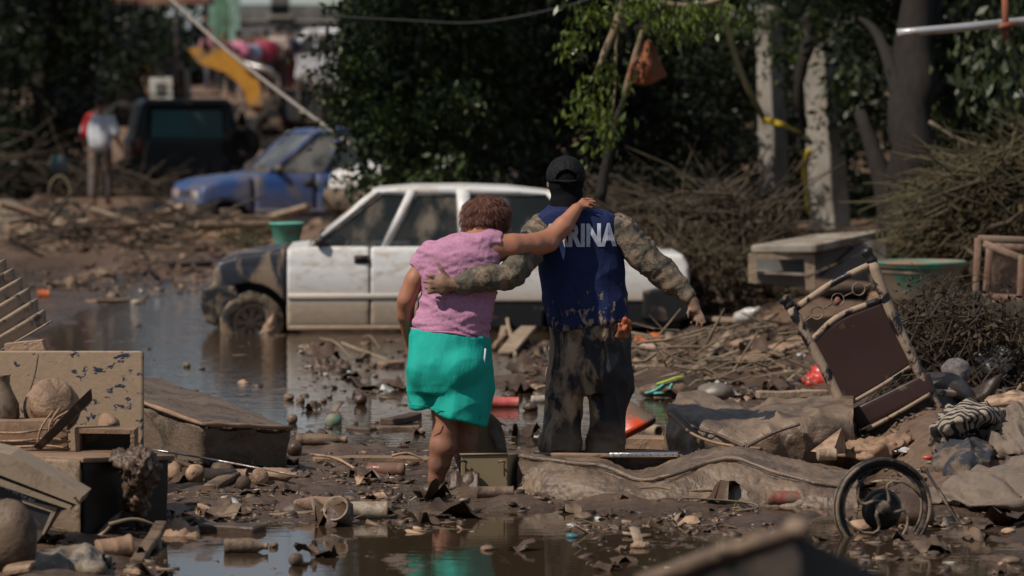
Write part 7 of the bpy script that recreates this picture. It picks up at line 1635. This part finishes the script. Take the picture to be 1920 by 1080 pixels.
dryleaf('dry_foliage', [bl_(1280, 430, 36.6, 80, 34, .6), bl_(1390, 430, 36.8, 60, 40, .6), bl_(1230, 490, 35, 50, 22, .4), bl_(1330, 500, 34.6, 80, 22, .5)], 5200, .09, M_DRY2, 72)
dryleaf('dry_foliage', [bl_(1760, 600, 24.4, 60, 30, .4), bl_(1720, 650, 24.2, 50, 40, .4), bl_(1840, 620, 24.2, 60, 40, .4), bl_(1770, 690, 24, 60, 20, .3)], 5000, .055, M_DRY2, 73, .5)
brush('green_twine', None, 1812, 1850, 640, 690, 24.2, .3, 26, .2, .0035, mat('twine', (.03, .30, .16), bump=0, rough=.6), droop=3)
brush('driftwood_litter', None, 1180, 1520, 610, 720, 26.5, 3.0, 90, .35, .010, m_twig, droop=.1)
brush('driftwood_litter', None, 0, 420, 400, 455, 47, 6, 110, .7, .022, m_root, droop=.1)
brush('reeds', None, 432, 492, 440, 470, 40.0, .6, 60, .30, .008, m_olive, droop=-1.2)
# low wall of drifted rubble across the street
rr_ = random.Random(9)
GB = 'mud-covered chunks heaped across the street before the blue car'
PLACES = [(0, 'at the far end under the dark bushes'), (70, 'beside the small far wheel'), (150, 'below the white-shirted person'), (225, 'below the dark off-roader'), (300, 'before the nose of the blue car'), (370, 'under the blue car front wheel'), (440, 'behind the green reeds'), (505, 'just behind the green bucket'), (575, 'between bucket and white hatchback')]
used = {}
def place(px): return [t for x, t in PLACES if px >= x - 20][-1]
def once(mk, group):
    for sz in ('', 'small ', 'broad ', 'jagged ', 'low '):
        lab = mk(sz)
        if lab not in used: used[lab] = 1; return lab, None
    return mk(''), group
for k in range(34):
    px = rr_.uniform(-10, 640); py = rr_.uniform(400, 452); s = rr_.uniform(.16, .42); Y = 7200 * 2.07 / (py + 8 - 182) * .94
    p = at(px, py, Y); V, f = rock(s, s * .8, s * rr_.uniform(.35, .7), k, 2, .35)
    lab, gg = once(lambda z: 'blurred %s%s lump of rubble %s' % (z, ('brown', 'tan', 'pale', 'dark wet')[k % 4], place(px)), GB)
    solo('rubble_chunk', (V, f), (m_pot, m_mud, m_wood2, m_wet)[k % 4], lab, 'rubble', loc=(p[0], p[1], max(p[2], hz(p[0], p[1]) - .02)), rot=(rr_.uniform(-.4, .4), rr_.uniform(-.4, .4), rr_.uniform(0, 6)), group=GB, smooth=False)
GB2 = 'muddy planks thrown across the rubble before the blue car'
for k in range(16):
    px = 20 + 34 * k + rr_.uniform(-12, 12); py = rr_.uniform(395, 440); Y = 50 + rr_.uniform(-3, 3); p = at(px, py, Y)
    lab, gg = once(lambda z: 'blurred %s%s plank %s' % (z, ('pale', 'brown', 'tan')[k % 3], place(px)), GB2)
    V, f = bx(rr_.uniform(.5, 1.2), .16, .06, .01, cuts=1); solo('rubble_plank', jit((V, f), .03, 4, k), (m_wood2, m_wood, m_pot)[k % 3], lab, 'plank', loc=(p[0], p[1], max(p[2], hz(p[0], p[1]) + .1)), rot=(rr_.uniform(-.3, .3), rr_.uniform(-.35, .35), rr_.uniform(-.6, .6)), group=GB2, smooth=False)
solo('tilted_sheet', slabw([(-20, 372), (20, 375), (62, 405), (20, 420), (-20, 410)], .15, 50), m_pale, 'pale tilted sheet at the far edge of the rubble', 'sheet', smooth=False)
solo('teal_cloth', ndisp(loft([[at(98, 290, 60), at(125, 292, 59.8)], [at(95, 312, 60), at(130, 318, 59.7)], [at(105, 325, 60), at(125, 330, 60)]], 10, 10, thick=.02), lambda v: .06 * vn(v * 4, 2)), mat('teal_rag', (.03, .075, .09), mud=.3, rough=.8), 'blue-green rag in the dark bushes left of the white-shirted person', 'cloth')
solo('hoop', tube([at(112 + 20 * math.cos(a), 362 + 32 * math.sin(a), 52) for a in np.linspace(0, 2 * math.pi, 24, endpoint=False)], [.016], 5, closed=True), m_twig, 'thin upright hoop in the far rubble', 'hoop')
brush('undergrowth', None, -60, 330, 250, 400, 64, 5, 1300, 1.0, .02, m_root, top=([-60, 60, 160, 330], [240, 280, 330, 350]), droop=.2)
brush('undergrowth', None, 820, 1210, 330, 420, 45, 5, 900, .8, .014, m_root, droop=.3)

# ================================================================== loose litter too small to pick apart
def bits(name, pts, size, m, flat=.4, long=1.0, seed=1, lift=.12):
    g = np.random.default_rng(seed); n = len(pts)
    c8 = np.array([(x, y, z) for x in (-1, 1) for y in (-1, 1) for z in (-1, 1)], float)
    sc3 = size[:, None] * np.stack([g.uniform(.6, 1.5, n) * long, g.uniform(.5, 1.1, n), g.uniform(.5, 1.2, n) * flat], 1) * .5
    B_ = c8[None] * sc3[:, None] * (1 + g.uniform(-.35, .35, (n, 8, 3)))
    a = g.uniform(0, 2 * np.pi, n); t = g.normal(0, .25, n)
    ca, sa, ct, s_t = np.cos(a), np.sin(a), np.cos(t), np.sin(t)
    x = B_[..., 0] * ct[:, None] + B_[..., 2] * s_t[:, None]; z = -B_[..., 0] * s_t[:, None] + B_[..., 2] * ct[:, None]; y = B_[..., 1]
    V = np.stack([x * ca[:, None] - y * sa[:, None], x * sa[:, None] + y * ca[:, None], z + (size * flat * lift)[:, None]], -1) + pts[:, None]
    F6 = np.array([(0, 1, 3, 2), (4, 6, 7, 5), (0, 4, 5, 1), (2, 3, 7, 6), (0, 2, 6, 4), (1, 5, 7, 3)])
    Fo = (np.arange(n)[:, None, None] * 8 + F6[None]).reshape(-1, 4)
    o = bpy.data.objects.new(name, mesh(name, V.reshape(-1, 3), Fo, m, smooth=False)); COL.objects.link(o); tag(o, kind='stuff')
    bv = o.modifiers.new('b', 'BEVEL') if False else None
    return o
ZONES = [  # px0, px1, py0, py1, weight
    (280, 760, 890, 985, 3.2), (560, 1000, 780, 900, 1.0), (960, 1320, 640, 740, 4.5), (1180, 1520, 590, 740, 5.0), (1180, 1420, 740, 850, .8), (700, 1420, 905, 1000, 1.6),
    (300, 900, 985, 1080, .12), (900, 1560, 985, 1080, .7), (1600, 1920, 930, 1080, .9), (1240, 1700, 830, 930, 1.0), (0, 420, 455, 560, 3.0), (560, 760, 640, 780, 1.4), (0, 700, 430, 470, 2.0), (1650, 1920, 700, 930, 2.4), (1290, 1920, 520, 640, 2.0), (0, 330, 990, 1080, 2.0), (-100, 2050, 560, 1080, 1.2)]
def litter(n, seed, smin_, smax_, above=None):
    g = np.random.default_rng(seed); wz = np.array([z[4] for z in ZONES]); k = g.choice(len(ZONES), n, p=wz / wz.sum()); Zz = np.array(ZONES)
    px = g.uniform(Zz[k, 0], Zz[k, 1]); py = g.uniform(Zz[k, 2], Zz[k, 3])
    d = ray(0, 0); u = (px - 960) / F; v_ = (540 - py) / F; dz = -sP + v_ * cP; dy = cP + v_ * sP; t = -CH / dz
    X, Y = u * t, dy * t; h = np.maximum(height(X, Y, False), -.004); sz = smin_ * (smax_ / smin_) ** (g.random(n) ** 2.2)
    # patches, not an even sprinkle
    keep = fbm(np.stack([X * 1.7, Y * .8, 0 * X], 1), 2, 91) + g.normal(0, .35, n) > -.15
    return np.stack([X, Y, h], 1)[keep], sz[keep] * np.interp(Y, [15, 30, 55], [1, 1.2, 2.2])[keep]
for nm, m, n, s0_, s1_, fl, lg, sd in (('mud_clods', m_wet, 9000, .008, .055, .5, 1.0, 1), ('brown_debris', m_pot, 3500, .008, .060, .4, 1.3, 2), ('pale_debris', m_dry, 1700, .006, .060, .35, 1.5, 3), ('wood_chips', m_wood2, 700, .010, .08, .22, 3.2, 4),
                                       ('plastic_litter', m_clear, 260, .010, .05, .4, 1.2, 5), ('dark_debris', m_darkwood, 1800, .010, .07, .3, 2.0, 6), ('red_litter', m_redb, 160, .012, .05, .4, 1.4, 7), ('green_litter', m_green, 60, .010, .035, .4, 1.2, 8)):
    P_, S_ = litter(n, sd, s0_, s1_); bits(nm, P_, S_, m, fl, lg, sd)
def scraps(name, n, seed, s0_, s1_, m):
    P_, S_ = litter(n, seed, s0_, s1_); g = np.random.default_rng(seed + 5); k = 6; n = len(P_)
    a, b = np.meshgrid(np.linspace(-.5, .5, k), np.linspace(-.5, .5, k)); a = a.ravel(); b = b.ravel()
    X = a[None] * (1 + .5 * g.random((n, 1))) * S_[:, None]; Y = b[None] * (.5 + .5 * g.random((n, 1))) * S_[:, None]
    Z = np.abs(vn(np.stack([(a[None] * 2.6 + g.random((n, 1)) * 50).ravel(), (b[None] * 2.6 + 0 * X).ravel(), np.repeat(g.random(n) * 50, k * k)], 1), 3)).reshape(n, -1) * S_[:, None] * .75
    J = g.normal(size=(2, n, k * k)) * S_[:, None] * .05; X = X + J[0]; Y = Y + J[1]; t = g.uniform(0, 6.3, (n, 1))
    V = np.stack([X * np.cos(t) - Y * np.sin(t), X * np.sin(t) + Y * np.cos(t), Z - .004], -1) + P_[:, None]
    q = np.array([(j * k + i, j * k + i + 1, (j + 1) * k + i + 1, (j + 1) * k + i) for j in range(k - 1) for i in range(k - 1)])
    o = bpy.data.objects.new(name, mesh(name, V.reshape(-1, 3), (np.arange(n)[:, None, None] * k * k + q[None]).reshape(-1, 4), m)); COL.objects.link(o); tag(o, kind='stuff')
scraps('torn_rags', 420, 61, .05, .22, m_wet); scraps('torn_scraps', 200, 62, .04, .15, m_pot); scraps('pale_scraps', 70, 63, .04, .12, m_dry); scraps('plastic_film', 60, 64, .04, .14, m_clear)
A, S_ = litter(1100, 31, .06, .30); az = rg.uniform(0, 2 * np.pi, len(A)); D = np.stack([np.cos(az), np.sin(az), rg.uniform(-.05, .18, len(A))], 1) * S_[:, None]
o = bpy.data.objects.new('twigs', mesh('twigs', *sticks(A + (0, 0, .008), A + D, .0035), m_twig, smooth=False)); COL.objects.link(o); tag(o, kind='stuff')
